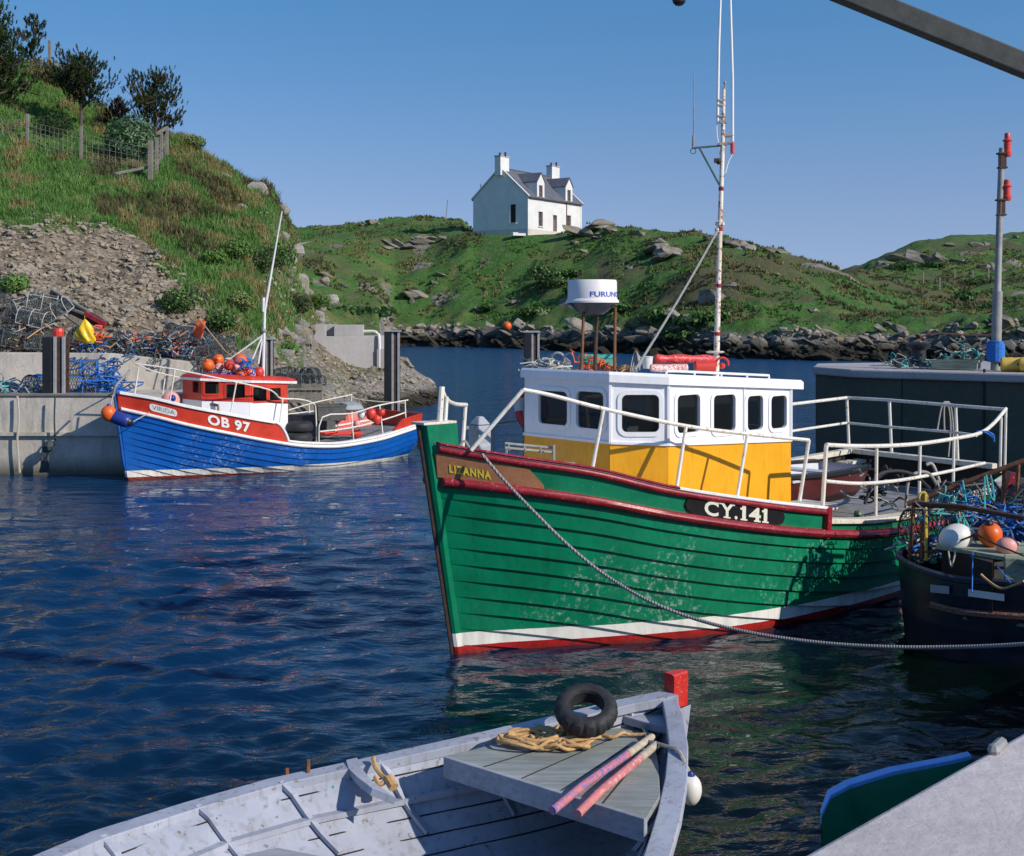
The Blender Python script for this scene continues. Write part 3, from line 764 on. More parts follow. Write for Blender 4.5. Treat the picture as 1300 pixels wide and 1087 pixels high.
# loose stones: scree and beach, uncountable
def scatter_stones(name, n, sampler, smin, smax, mat, seed, hf):
    rg = np.random.RandomState(seed)
    protos = []
    for k in range(6):
        me = rock_mesh(200 + k, .7, 9, mat, .04)
        bm = bmesh.new(); bm.from_mesh(me)
        bmesh.ops.dissolve_limit(bm, angle_limit=.35, verts=bm.verts, edges=bm.edges); bmesh.ops.triangulate(bm, faces=bm.faces)
        v = np.array([x.co[:] for x in bm.verts]); bm.verts.index_update()
        f = np.array([[q.index for q in x.verts] for x in bm.faces]); bm.free(); protos.append((v, f)); bpy.data.meshes.remove(me)
    VV = []; FF = []; off = 0
    for i in range(n):
        px, D = sampler(rg)
        X = (px - 650) / FP * D; z = hf(px, D)
        if z < .02: continue
        v, f = protos[rg.randint(6)]
        s = smin + (smax - smin) * rg.rand() ** 5
        a = rg.rand() * 6.28; ca, sa = math.cos(a), math.sin(a)
        w_ = v * s * np.array([1.2, 1, .9]); x = w_[:, 0] * ca - w_[:, 1] * sa; y = w_[:, 0] * sa + w_[:, 1] * ca
        VV.append(np.stack([x + X, y + D, w_[:, 2] + z + s * .1], 1)); FF.append(f + off); off += len(v)
    me = bpy.data.meshes.new(name); me.from_pydata(np.concatenate(VV).tolist(), [], np.concatenate(FF).tolist()); me.materials.append(mat)
    o = bpy.data.objects.new(name, me); col.objects.link(o); return o
def s_scree(rg):
    while True:
        px = rg.uniform(-60, 300); D = rg.uniform(31.5, 40)
        lo = np.interp(px, [0, 60, 130, 200, 240, 300], [280, 285, 295, 315, 365, 420])
        if HY - (nearL.z(px, D) - HC) / D * FP > lo: return px, D
RM3 = rockmat('scree_stone', (.21, .17, .125), (.56, .49, .39), 2.5, wrack=False)
tag(scatter_stones('scree_stones', 9500, s_scree, .035, .36, RM3, 3, near_h), 'loose brown and grey stones covering the gravel face above the creels', 'stones', kind='stuff')
tag(scatter_stones('beach_stones', 5200, lambda rg: (rg.uniform(330, 560), rg.uniform(33, 48.5)), .06, .34, rockmat('beach_stone', (.26, .22, .18), (.55, .48, .4), 2.5, wk=(.4, .6)), 4, near_h), 'small brown shingle stones on the beach below the concrete block', 'stones', kind='stuff')

def s_shore(rg):
    px = rg.uniform(430, 1330); Dk, Zk = farL.colk(px)
    if px < 492: return px, rg.uniform(98, 125)
    return px, Dk[1] - .5 + (Dk[2] - Dk[1]) * .8 * rg.rand() ** 1.2
tag(scatter_stones('shore_rubble', 2600, s_shore, .2, 1.6, RM1, 8, far_h), 'broken angular rubble filling the gaps between the rocks of the far shore', 'stones', kind='stuff')
# grass on the near hill
def grass(name, n, seed, sampler, hmin, hmax, mats, hf, wd=.03):
    rg = np.random.RandomState(seed); V = []; F = []; MI = []
    k = 0
    for i in range(n):
        s = sampler(rg)
        if s is None: continue
        px, D, dry = s
        X = (px - 650) / FP * D; z = hf(px, D)
        mi = dry
        hh = rg.uniform(hmin, hmax) * (1.3 if dry else 1)
        for j in range(5):
            a = rg.rand() * 6.28; r = rg.rand() * .13; bx = X + math.cos(a) * r; by = D + math.sin(a) * r
            b2 = rg.rand() * 6.28; l = hh * rg.uniform(.5, 1.0); ww = wd * rg.uniform(.7, 1.4)
            tx = rg.normal(0, .4) * l; ty = rg.normal(0, .4) * l
            cx, cy = math.cos(b2) * ww, math.sin(b2) * ww
            V += [(bx - cx, by - cy, z - .04), (bx + cx, by + cy, z - .04), (bx + tx, by + ty, z + l)]
            F.append((k, k + 1, k + 2)); MI.append(mi); k += 3
    me = bpy.data.meshes.new(name); me.from_pydata(V, [], F)
    for m in mats: me.materials.append(m)
    me.polygons.foreach_set('material_index', MI)
    o = bpy.data.objects.new(name, me); col.objects.link(o); return o
def leafmat(name, a, c, trans=.3, rough=.6):
    m, nt, b, out = newmat(name)
    n1 = noise_(nt, coords(nt, 'World'), 1.2, 4, .7); 
    base = mixc(nt, ramp(nt, n1, [(.35, 0), (.65, 1)]), a, c)
    nt.links.new(base, b.inputs['Base Color']); b.inputs['Roughness'].default_value = rough; b.inputs['Specular IOR Level'].default_value = .3
    t = nt.nodes.new('ShaderNodeBsdfTranslucent'); nt.links.new(base, t.inputs[0])
    x = nt.nodes.new('ShaderNodeMixShader'); x.inputs[0].default_value = trans
    nt.links.new(b.outputs[0], x.inputs[1]); nt.links.new(t.outputs[0], x.inputs[2]); nt.links.new(x.outputs[0], out.inputs[0])
    return m
LG = leafmat('green_blades', (.075, .18, .035), (.16, .29, .07)); LD = leafmat('dry_blades', (.2, .17, .06), (.34, .28, .12)); LH = leafmat('heather_sprigs', (.07, .075, .025), (.13, .1, .05))
def s_grass(rg):
    px = rg.uniform(-60, 402); D = rg.uniform(33, 58)
    X = (px - 650) / FP * D
    y = HY - (nearL.z(px, D) - HC) / D * FP
    lo = 292 if px < 60 else np.interp(px, [60, 130, 200, 240, 300, 366, 402], [292, 305, 322, 385, 430, 440, 405])
    n = noise.noise(Vector((X * .35, D * .35, 8)))
    if y > lo + n * 28: return None
    n2 = noise.noise(Vector((X * .8, D * .8, 2)))
    dry = 1 if n2 > (.22 if px < 150 else .08) and rg.rand() < .75 else 0
    if px > 120 and y < 330 and n > .12 and rg.rand() < .7: dry = 2
    return px, D, dry
tag(grass('hill_grass', 42000, 6, s_grass, .1, .3, [LG, LD, LH], near_h, .022), 'short green and dry grass covering the near hillside', 'grass', kind='stuff')
def s_far(rg):
    px = rg.uniform(360, 1310); D = rg.uniform(95, 178)
    z = farL.z(px, D)
    if z < 2.3 or (615 < px < 745 and D > 146): return None
    X = (px - 650) / FP * D
    n = noise.noise(Vector((X * .09, D * .09, 8))); n2 = noise.noise(Vector((X * .3, D * .3, 3)))
    if n2 < -.05: return None
    dry = 1 if n > .2 else 0
    if n < -.15 or (px > 800 and n2 > .2): dry = 2
    return px, D, dry
LFG = leafmat('far_green_tufts', (.06, .145, .028), (.12, .23, .05)); LFH = leafmat('far_heather', (.09, .1, .035), (.15, .125, .055)); LFD = leafmat('far_dry_tufts', (.17, .16, .055), (.27, .24, .09))
tag(grass('far_tussocks', 30000, 9, s_far, .14, .36, [LFG, LFD, LFH], far_h, .12), 'tussocky grass and heather covering the far hills', 'grass', kind='stuff')
# ------------------------------------------------------------------ lettering
def text_tris(s, size=1.0, bold=0.0, cond=1.0, shear=0.0, space=1.0):
    cu = bpy.data.curves.new('t', 'FONT'); cu.body = s; cu.size = size; cu.offset = bold; cu.shear = shear; cu.space_character = space; cu.resolution_u = 3
    cu.align_x = 'CENTER'; cu.align_y = 'CENTER'
    o = bpy.data.objects.new('t', cu); col.objects.link(o)
    bpy.context.view_layer.update()
    me = bpy.data.meshes.new_from_object(o.evaluated_get(bpy.context.evaluated_depsgraph_get()))
    bm = bmesh.new(); bm.from_mesh(me); bmesh.ops.triangulate(bm, faces=bm.faces)
    bm.verts.index_update()
    V = [(v.co.x * cond, v.co.y) for v in bm.verts]; F = [tuple(v.index for v in f.verts) for f in bm.faces]
    bm.free(); bpy.data.objects.remove(o); bpy.data.curves.remove(cu); bpy.data.meshes.remove(me)
    return V, F

# ------------------------------------------------------------------ boat hull
class Boat:
    def __init__(s, root, L, bs, bw, zr, stem, lap=.03, sw=.165, nst=13, zk=-.55, pw=(.95, .55)):
        s.root = root; s.L = L; s.bs = bs; s.bw = bw; s.zr = zr; s.stem = stem; s.lap = lap; s.sw = sw; s.nst = nst; s.zk = zk; s.pw = pw
        s.M = mat_of(root); s.heel = 0
    def loc(s, q, z, off=0.0, side=-1, inner=0.0):
        x0 = s.stem(z); x = x0 + q * (s.L - x0) / s.L
        br = s.bs(q) * .975; bw = s.bw(q); zr = s.zr(q)
        if z >= zr: b = br + (z - zr) * .12
        elif z >= 0:
            p = s.pw[0] + (s.pw[1] - s.pw[0]) * min(1, q / (s.L * .4))
            b = bw + (br - bw) * (z / zr) ** (1 / p if False else p)
        else: b = bw * math.sqrt(max(0, 1 - (z / s.zk) ** 2))
        b = max(.045, b)
        return Vector((x, side * (b + off - inner), z))
    def P(s, q, z, off=0.0, side=-1, inner=0.0):
        return s.M @ s.loc(q, z, off, side, inner)
    def W(s, x, y, z):                       # boat coordinates: aft, towards near side, up
        return s.M @ Vector((x, -y, z))
    def hull(s, mat, transom=True):
        mb = MB(); nq = 64
        qs = [s.L * (i / nq) ** 1.25 for i in range(nq + 1)]
        for side in (-1, 1):
            rows = []
            for k in range(s.nst):
                top, bot = [], []
                for q in qs:
                    zt = s.zr(q) - k * s.sw; zb = zt - s.sw
                    zt = max(zt, s.zk * .98); zb = max(zb, s.zk * .98)
                    lp = s.lap * min(1, q / .35 + .05)
                    top.append(s.P(q, zt, 0.0, side)); bot.append(s.P(q, zb, lp if zb > s.zk * .97 else 0, side))
                rows.append(top); rows.append(bot)
            if side == 1: rows = [list(reversed(r)) for r in rows]
            mb.grid(rows)
        # transom
        q = s.L; n = 14
        a = [s.P(q, s.zr(q) - (s.zr(q) - s.zk) * i / n, 0, -1) for i in range(n + 1)]
        b = [s.P(q, s.zr(q) - (s.zr(q) - s.zk) * i / n, 0, 1) for i in range(n + 1)]
        mb.grid([a, b])
        return mb.build('hull', mat, s.root)
    def bulwark(s, q0, q1, ztop, mats, th=.06, both=True, n=40, name='bulwark', floor=None, side=None):
        mb = MB()
        for sd in ([side] if side else ((-1, 1) if both else (-1,))):
            o0, o1, i0, i1 = [], [], [], []
            for i in range(n + 1):
                q = q0 + (q1 - q0) * i / n; zr = s.zr(q) - .01; zt = ztop(q)
                o0.append(s.P(q, zr, 0, sd)); o1.append(s.P(q, zt, 0, sd)); i1.append(s.P(q, zt, 0, sd, inner=th))
                zf = zr - .25; i0.append(s.P(q, zf, 0, sd, inner=th))
            mb.grid([o0, o1], m=0); mb.grid([o1, i1], m=1); mb.grid([i1, i0], m=1)
            for e in (0, n): mb.face([o0[e], o1[e], i1[e], i0[e]], 0)
        return mb.build(name, mats, s.root, merge=True)
    def strip(s, q0, q1, zf, off0, off1, dz0, dz1, mat, name, n=50, sides=(-1, 1), rounded=False):
        "moulding running along the hull: outward extent off0..off1, height zf+dz0..zf+dz1"
        mb = MB()
        for sd in sides:
            rows = [[], [], [], []] if not rounded else [[] for _ in range(7)]
            for i in range(n + 1):
                q = q0 + (q1 - q0) * i / n; z = zf(q)
                base = s.loc(q, z, 0, sd)
                def pt(off, dz): return s.M @ Vector((base.x, base.y + sd * off, z + dz))
                if rounded:
                    rows[0].append(pt(off0, dz0))
                    for k in range(5):
                        a = -PI / 2 + PI * (k + .5) / 5
                        rows[k + 1].append(pt(off0 + (off1 - off0) * (.35 + .65 * math.cos(a)), (dz0 + dz1) / 2 + (dz1 - dz0) / 2 * math.sin(a)))
                    rows[6].append(pt(off0, dz1))
                else:
                    rows[0].append(pt(off0, dz0)); rows[1].append(pt(off1, dz0)); rows[2].append(pt(off1, dz1)); rows[3].append(pt(off0, dz1))
            mb.grid(rows + [rows[0]])
            mb.face([r[0] for r in rows]); mb.face([r[-1] for r in reversed(rows)])
        return mb.build(name, mat, s.root, merge=True, smooth=40, bev=0 if rounded else .006)
    def deck(s, q0, q1, zf, mat, inner=.07, name='deck', n=30):
        mb = MB(); a, b = [], []
        for i in range(n + 1):
            q = q0 + (q1 - q0) * i / n
            a.append(s.P(q, zf(q), 0, -1, inner=min(inner, s.bs(q) * .8))); b.append(s.P(q, zf(q), 0, 1, inner=min(inner, s.bs(q) * .8)))
        c = [(x + y) / 2 + Vector((0, 0, .02)) for x, y in zip(a, b)]
        mb.grid([a, c, b]); return mb.build(name, mat, s.root)
    def onhull(s, pts2, F, q_c, zc, mat, name, off=.012, parent=None, follow=None, side=-1, grow=0.0):
        "flat outline wrapped on the near bulwark: pts2 (along, up) metres round (q_c, zc(q))"
        mb = MB()
        V = []
        for u, v in pts2:
            q = q_c + u; V.append(s.P(q, zc(q) + v, off, side))
        mb.v = V; mb.f = list(F); mb.m = [0] * len(F)
        return mb.build(name, mat, parent or s.root)

def rrect(w, h, r, n=5):
    out = []
    for cx, cy, a0 in ((w / 2 - r, h / 2 - r, 0), (-w / 2 + r, h / 2 - r, 90), (-w / 2 + r, -h / 2 + r, 180), (w / 2 - r, -h / 2 + r, 270)):
        for i in range(n + 1):
            a = R(a0 + 90 * i / n); out.append((cx + r * math.cos(a), cy + r * math.sin(a)))
    return out

def wall(mb, p0, p1, zb, zt, holes=(), th=.05, out=None):
    """wall from p0 to p1 (world xy), bottom zb(u) top zt(u), u in metres; holes (u0,u1,v0,v1) absolute heights"""
    p0 = Vector((p0[0], p0[1], 0)); p1 = Vector((p1[0], p1[1], 0)); L = (p1 - p0).length; d = (p1 - p0) / L
    us = sorted(set([0, L] + [h[0] for h in holes] + [h[1] for h in holes]))
    vs = sorted(set([h[2] for h in holes] + [h[3] for h in holes]))
    nrm = Vector((d.y, -d.x, 0)) if out is None else out
    for off in (0, -th):
        for i in range(len(us) - 1):
            u0, u1 = us[i], us[i + 1]
            rows = [lambda u: zb(u)] + [(lambda u, v=v: v) for v in vs] + [lambda u: zt(u)]
            for j in range(len(rows) - 1):
                um = (u0 + u1) / 2
                if rows[j + 1](um) <= rows[j](um): continue
                vm = (rows[j](um) + rows[j + 1](um)) / 2
                if any(h[0] < um < h[1] and h[2] < vm < h[3] for h in holes): continue
                def q(u, f): return p0 + d * u + nrm * off + Vector((0, 0, f(u)))
                mb.face([q(u0, rows[j]), q(u1, rows[j]), q(u1, rows[j + 1]), q(u0, rows[j + 1])])
    for u0, u1, v0, v1 in holes:
        def q(u, v, o): return p0 + d * u + nrm * o + Vector((0, 0, v))
        for (a, b) in (((u0, v0), (u1, v0)), ((u1, v0), (u1, v1)), ((u1, v1), (u0, v1)), ((u0, v1), (u0, v0))):
            mb.face([q(*a, 0), q(*b, 0), q(*b, -th), q(*a, -th)])
    return L, d, nrm

def window(p0, d, nrm, u0, u1, v0, v1, root, frame, r=.05, fw=.04, proud=.012, depth=.03, name='window'):
    w, h = u1 - u0, v1 - v0
    c = Vector((p0[0], p0[1], 0)) + d * ((u0 + u1) / 2) + Vector((0, 0, (v0 + v1) / 2))
    A = rrect(w + 2 * fw, h + 2 * fw, r + fw); B = rrect(w - .005, h - .005, r)
    mb = MB()
    def q(p, o): return c + d * p[0] + Vector((0, 0, p[1])) + nrm * o
    n = len(A)
    mb.grid([[q(p, .001) for p in A], [q(p, proud) for p in A], [q(p, proud) for p in B], [q(p, -depth) for p in B]], closed=True)
    f = mb.build(name, frame, root, smooth=30)
    g = MB(); g.face([q(p, -depth + .006) for p in rrect(w + .01, h + .01, r)])
    g.build('pane', M['glass'], f)
    return f

# ================================================================== the green boat
def green_boat():
    ang = 42.5
    root = empty('fishing_boat', (-.53, 11.94, 0), R(ang), 'large green fishing boat with a white and yellow wheelhouse in the middle of the harbour', 'fishing boat')
    L = 9.1
    bs = tab((0, .07), (.2, .27), (.45, .52), (.75, .76), (1.1, .98), (1.8, 1.3), (2.7, 1.57), (3.6, 1.72), (4.7, 1.78), (6, 1.75), (7.6, 1.55), (9.1, 1.22))
    bw = tab((0, .05), (.35, .17), (.8, .42), (1.5, .82), (2.5, 1.28), (3.4, 1.5), (4.6, 1.6), (6, 1.58), (7.6, 1.38), (9.1, 1.0))
    zr = tab((0, 1.70), (.4, 1.64), (1.1, 1.50), (1.8, 1.32), (2.75, 1.12), (3.9, .93), (4.8, .83), (6, .79), (7.6, .80), (9.1, .86))
    zs = tab((0, 2.04), (.4, 1.94), (1.1, 1.79), (1.8, 1.58), (2.75, 1.38), (3.3, 1.28), (3.78, 1.2))
    zg = tab((3.78, 1.05), (4.8, .955), (6, .92), (7.6, .95), (9.1, 1.02))
    stem = lambda z: -.41 * max(-.2, z / 2.23) ** 1 if z > 0 else .09 * (-z) / .5
    B = Boat(root, L, bs, bw, zr, stem, lap=.034, sw=.16, nst=14)
    B.hull(M['green'])
    QB = 3.78
    B.bulwark(0, QB, zs, [M['green_flat'], M['white']])
    B.bulwark(QB, L, zg, [M['green_flat'], M['cream']])
    # transom top
    mb = MB(); a = B.P(L, zr(L) - .02, 0, -1); b = B.P(L, zr(L) - .02, 0, 1); a2 = B.P(L, zg(L), 0, -1); b2 = B.P(L, zg(L), 0, 1)
    off = B.M.to_3x3() @ Vector((-.06, 0, 0))
    for o_ in (Vector((0, 0, 0)), off): mb.face([a + o_, b + o_, b2 + o_, a2 + o_])
    mb.build('transom_board', M['green_flat'], root)
    # stem post
    mb = MB(); rows = []
    zz = [-.5, 0, .3, .6, 1.0, 1.4, 1.8, 2.1, 2.235]
    for z in zz:
        x = stem(z); dpt = .13 + .08 * max(0, z) ; hw = .06 + .012 * max(0, z)
        rows.append([B.W(x - .05, hw * .6, z), B.W(x - .03, hw, z), B.W(x + dpt, hw + .015 + .01 * z, z), B.W(x + dpt, -hw - .015, z), B.W(x - .03, -hw, z), B.W(x - .05, -hw * .6, z)])
    mb.grid(rows, closed=True); mb.face(rows[-1])
    mb.build('stem_post', M['green'], root, smooth=30)
    mb = MB(); x = stem(2.235)
    mb.prism([B.W(x - .075, .1, 0)[:2], B.W(x + .32, .105, 0)[:2], B.W(x + .32, -.105, 0)[:2], B.W(x - .075, -.1, 0)[:2]], 2.237, 2.262)
    mb.build('stem_cap', M['cream'], root, bev=.006)
    # dark iron strip down the stem
    mb = MB(); mb.tube([B.W(stem(z) - .055, 0, z) for z in zz[1:]], .022, 6); mb.build('stem_band', M['darkrust'], root)
    # rubbing band, gunwale moulding, caps
    B.strip(.02, L, zr, -.005, .085, -.05, .045, M['crimson'], 'rubbing_band', rounded=True)
    B.strip(.02, QB + .02, zs, -.005, .05, -.055, .012, M['crimson'], 'gunwale_moulding', rounded=True)
    B.strip(.02, QB, zs, -.13, .045, .008, .04, M['white'], 'rail_cap')
    B.strip(.02, 1.9, zs, -.02, .056, .006, .046, M['crimson'], 'cap_edge', rounded=True)
    B.strip(QB + .01, L, zg, -.13, .05, .0, .05, M['cream'], 'deck_edge_cap')
    # upright end of the high bulwark
    for sd in (-1, 1):
        mb = MB(); 
        mb.beam(B.P(QB + .02, zg(QB) - .16, .02, sd), B.P(QB + .02, zs(QB) + .035, .02, sd), .07, .08, up=B.M.to_3x3() @ Vector((1, 0, 0)))
        mb.build('bulwark_end', M['crimson'], root, bev=.008)
    zd = lambda q: zr(q) - .06
    B.deck(.25, QB, lambda q: zr(q) + .0, M['deckcream'], name='foredeck')
    B.deck(QB - .05, L - .05, lambda q: zr(q) - .12, M['deck'], name='aft_deck')
    # white hull-side waterway
    # ---------------- name boards
    def board(q0, q1, z0, z1, shape, mat, name):
        n = 64; mb = MB(); top, bot = [], []
        for i in range(n + 1):
            t = i / n; q = q0 + (q1 - q0) * t
            lo, hi = shape(t); zz0 = zr(q) + z0 + (z1 - z0) * lo; zz1 = zr(q) + z0 + (z1 - z0) * hi
            top.append((q, zz1)); bot.append((q, zz0))
        for off, rev in ((.022, False),):
            mb.grid([[B.P(q, z, off) for q, z in bot], [B.P(q, z, off) for q, z in top]])
        mb.grid([[B.P(q, z, .022) for q, z in top], [B.P(q, z, .0) for q, z in top]])
        mb.grid([[B.P(q, z, .0) for q, z in bot], [B.P(q, z, .022) for q, z in bot]])
        mb.face([B.P(*top[0], .0), B.P(*bot[0], .0), B.P(*bot[0], .022), B.P(*top[0], .022)])
        mb.face([B.P(*top[-1], .0), B.P(*bot[-1], .0), B.P(*bot[-1], .022), B.P(*top[-1], .022)])
        return mb.build(name, mat, root)
    nb = board(.0, .72, .04, .27, lambda t: (0, 1 - .3 * t ** 1.5 if t < .86 else max(.05, (.76 - (t - .86) * 4.2))), M['varnish'], 'name_board')
    V, F = text_tris('LIZANNA', .105, .004, 1.0, 0, 1.2)
    wd = max(v[0] for v in V) - min(v[0] for v in V); k = .27 / wd
    V = [(x * k, y - .05 * x) for x, y in V]
    B.onhull(V, F, .21, lambda q: zr(q) + .12, M['yellowletter'], 'lettering', .03, nb)
    el = lambda t: .5 * math.sqrt(max(0, 1 - (1 - min(1, 9 * min(t, 1 - t))) ** 2))
    rb = board(1.98, 3.16, .04, .225, lambda t: (.5 - el(t), .5 + el(t)), M['black'], 'number_board')
    V, F = [], []
    def rect(x0, x1, y0, y1):
        n_ = len(V); V.extend([(x0, y0), (x1, y0), (x1, y1), (x0, y1)]); F.append((n_, n_ + 1, n_ + 2, n_ + 3))
    hh = .075
    for ch, cx, w_ in (('C', -.31, .155), ('Y', -.135, .15), ('.', -.03, .035), ('1', .065, .045), ('4', .2, .15), ('1', .335, .045)):
        v, f = text_tris(ch, .2, .006)
        x0 = min(p[0] for p in v); x1 = max(p[0] for p in v); y0 = min(p[1] for p in v); y1 = max(p[1] for p in v)
        sy = (2 * hh / (y1 - y0)) if ch != '.' else 1
        n_ = len(V)
        V.extend([(cx + (p[0] - (x0 + x1) / 2) * w_ / (x1 - x0), (-hh + (p[1] - y0) * sy)) for p in v]); F.extend([tuple(i + n_ for i in t) for t in f])
        if ch == '1': rect(cx - .042, cx + .042, -hh, -hh + .016); rect(cx - .045, cx - .01, hh - .042, hh - .02)
        if ch == '4': rect(cx - .01, cx + .075, -hh, -hh + .016)
        if ch == 'Y': rect(cx - .04, cx + .04, -hh, -hh + .016); rect(cx - .09, cx - .035, hh - .014, hh); rect(cx + .035, cx + .09, hh - .014, hh)
        if ch == 'C': rect(cx + .062, cx + .078, hh * .35, hh)
    B.onhull(V, F, 2.56, lambda q: zr(q) + .13, M['creamletter'], 'lettering', .03, rb)
    # serifs of the painted number
    # ---------------- wheelhouse (boat x aft, y near)
    poly = [(1.48, -.63), (1.48, .63), (1.93, 1.01), (3.18, 1.01), (4.05, 1.01), (4.05, -1.01), (1.93, -1.01)]
    zw = lambda x: 1.95 - .047 * (x - 1.93); zt = lambda x: 2.585 - .06 * (x - 1.93)
    wh = B.W
    mbU, mbL = MB(), MB()
    wins = {  # per edge index: list of (px0,px1,pytop,pybot)
        0: [(684, 721, 495, 541), (732, 767, 496, 546)], 1: [(789, 837, 501, 549)],
        2: [(859, 888, 502, 548), (905, 933, 502, 547)], 3: [(948, 968, 503, 545), (978, 998, 503, 543)]}
    fl = []
    for e in range(7):
        a, c = poly[e], poly[(e + 1) % 7]
        A = wh(a[0], a[1], 0); C_ = wh(c[0], c[1], 0); Ln = (C_ - A).length; d = (C_ - A) / Ln
        holes = []
        for (x0, x1, y0, y1) in wins.get(e, []):
            uv = []
            for (px, py) in ((x0, y0), (x1, y1)):
                k = (px - 650) / FP      # ray in plan
                # A + d u : X = k Y
                u = (k * A.y - A.x) / (d.x - k * d.y); D = A.y + d.y * u
                uv.append((u, HC - (py - HY) / FP * D))
            u0, u1 = sorted((uv[0][0], uv[1][0])); v1, v0 = uv[0][1], uv[1][1]
            holes.append((max(.03, u0), min(Ln - .03, u1), v0, v1))
        if e == 6: holes = [(.12, .45, 2.05, 2.36)]
        if e in (5,): holes = [(.15, .5, 2.02, 2.32), (1.2, 1.55, 2.02, 2.32)]
        if e == 4: holes = [(.3, .75, 2.0, 2.3), (1.2, 1.8, 1.2, 2.3)]
        xa, xc = a[0], c[0]
        zwl = lambda u: zw(xa + (xc - xa) * u / Ln); ztl = lambda u: zt(xa + (xc - xa) * u / Ln)
        hU = [h for h in holes if h[2] > 1.9]
        nrm = Vector((d.y, -d.x, 0))
        if nrm.dot(A - wh(2.8, 0, 0)) < 0: nrm = -nrm
        wall(mbU, A, C_, zwl, ztl, hU, .05, nrm)
        wall(mbL, A + nrm * .004, C_ + nrm * .004, lambda u: .8, lambda u: zwl(u) - .001, (), .04, nrm)
        # waist moulding
        for h in hU: fl.append((A.copy(), d.copy(), nrm.copy(), h))
    wu = mbU.build('wheelhouse', M['housewhite'], root)
    lo = mbL.build('wheelhouse_base', M['yellow'], root)
    for A, d, nrm, h in fl:
        window(A, d, nrm, *h, wu, M['housewhite'], r=.055, fw=.042)
    # mouldings and corner beads
    mb = MB()
    for e in range(7):
        a, c = poly[e], poly[(e + 1) % 7]
        mb.beam(wh(a[0], a[1] * 1.008, zw(a[0]) + .01), wh(c[0], c[1] * 1.008, zw(c[0]) + .01), .035, .03)
        if e in (1, 2, 4): mb.beam(wh(a[0], a[1] * 1.006, zw(a[0])), wh(a[0], a[1] * 1.006, zt(a[0])), .03, .03, up=(1, 0, 0))
    mb.beam(wh(3.18, 1.016, zw(3.18)), wh(3.18, 1.016, zt(3.18)), .02, .014, up=(1, 0, 0))
    mb.beam(wh(4.05, 1.01, zw(4.05)), wh(4.05, 1.01, zt(4.05)), .03, .03, up=(1, 0, 0))
    mb.build('moulding', M['housewhite'], wu, bev=.004)
    # roof with overhang
    def inset(k): 
        cx, cy = 2.75, 0
        return [(cx + (x - cx) * (1 + k / 1.3), y * (1 + k)) for x, y in poly]
    rp = inset(.04); rp = [(x + (.16 if x > 4 else 0), y) for x, y in rp]
    mb = MB(); 
    rows = []
    for z, k in ((-.02, 0), (.06, 0), (.085, -.02)):
        rows.append([wh(x + (0 if k == 0 else (.02 if x < 2 else -.02)), y * (1 + k), zt(x) + z) for x, y in rp])
    mb.grid(rows, closed=True); mb.face(rows[-1]); mb.face(list(reversed(rows[0])))
    rf = mb.build('roof', M['housewhite'], root, bev=.006)
    mb = MB()   # white rack rail along the roof edge
    rail = [wh(x, y, zt(x) + .12) for x, y in ((2.0, .93), (2.7, .93), (3.4, .93), (3.75, .93))]
    mb.tube(rail, .014, 6)
    for x in (2.0, 2.45, 2.9, 3.35, 3.75): mb.tube([wh(x, .93, zt(x) + .07), wh(x, .93, zt(x) + .12)], .012, 6)
    mb.build('roof_rail', M['white'], rf)
    mb = MB(); mb.prism([wh(x * .93 + .2, y * .93, 0)[:2] for x, y in poly], .86, .88); mb.build('cabin_floor', M['interior'], root)
    mb = MB()  # console, seat and wheel seen through the windows
    mb.beam(wh(1.85, -.7, 1.75), wh(1.85, .7, 1.75), .35, .25); mb.box(wh(2.0, .35, 2.12), (.22, .2, .26), R(ang)); mb.box(wh(2.0, -.2, 2.1), (.2, .3, .2), R(ang))
    for k in range(12): mb.tube([wh(2.12, .05 + .2 * math.cos(k * PI / 6), 2.05 + .2 * math.sin(k * PI / 6)), wh(2.12, .05 + .2 * math.cos((k + 1) * PI / 6), 2.05 + .2 * math.sin((k + 1) * PI / 6))], .014, 5)
    mb.build('console', M['grille'], root)
    # ---------------- radar
    c = G(752, 400, 13.2); cz = 3.4
    rd = MB(); rd.lathe([(.255, 0), (.285, .0), (.285, .02), (.265, .045), (.262, .225), (.252, .243), (.0, .25)], (c.x, c.y, cz), 36)
    rdo = rd.build('radar_dome', M['whitecable'], root, smooth=35)
    mb = MB(); mb.lathe([(.0, -.13), (.12, -.125), (.17, -.09), (.25, -.01), (.262, .0)], (c.x, c.y, cz), 30); mb.build('radar_base', M['navy'], rdo, smooth=True)
    V, F = text_tris('FURUNO', .075, .002, 1.35)
    cam_a = math.atan2(-c.y, -c.x) + R(38); rr = .2655
    mb = MB(); mb.v = [Vector((c.x + rr * math.cos(cam_a + x / rr), c.y + rr * math.sin(cam_a + x / rr), cz + .085 + y)) for x, y in V]; mb.f = F; mb.m = [0] * len(F)
    mb.build('lettering', M['blueletter'], rdo)
    for dx, px, pb in ((0, 741, 738), (1, 758, 755), (2, 781, 780)):
        D = c.y + (-.08, .1, -.02)[dx]
        mb = MB(); mb.tube([G(pb, 474, D - (.1, -.15, .02)[dx]), G(px, 390, D)], .017 if dx != 1 else .021, 7); mb.build('radar_leg', M['rust'] if dx != 1 else M['darkrust'], root)
    # ---------------- mast and aerials
    mD = 14.6
    mb = MB(); mpts = [G(909, 484, mD), G(911, 400, mD), G(914, 290, mD), G(917, 200, mD), G(919, 112, mD)]
    mb.tube(mpts, [.036, .034, .03, .026, .02], 10)
    mast = mb.build('mast', M['mastpaint'], root, smooth=50)
    mb = MB()
    for py in (183, 155): mb.box(G(918, py, mD), (.1, .05, .03))
    mb.tube([G(917, 182, mD), G(931, 181, mD)], .022, 8); mb.tube([G(916.5, 211 - 38, mD), G(930.5, 172, mD)], .02, 8)
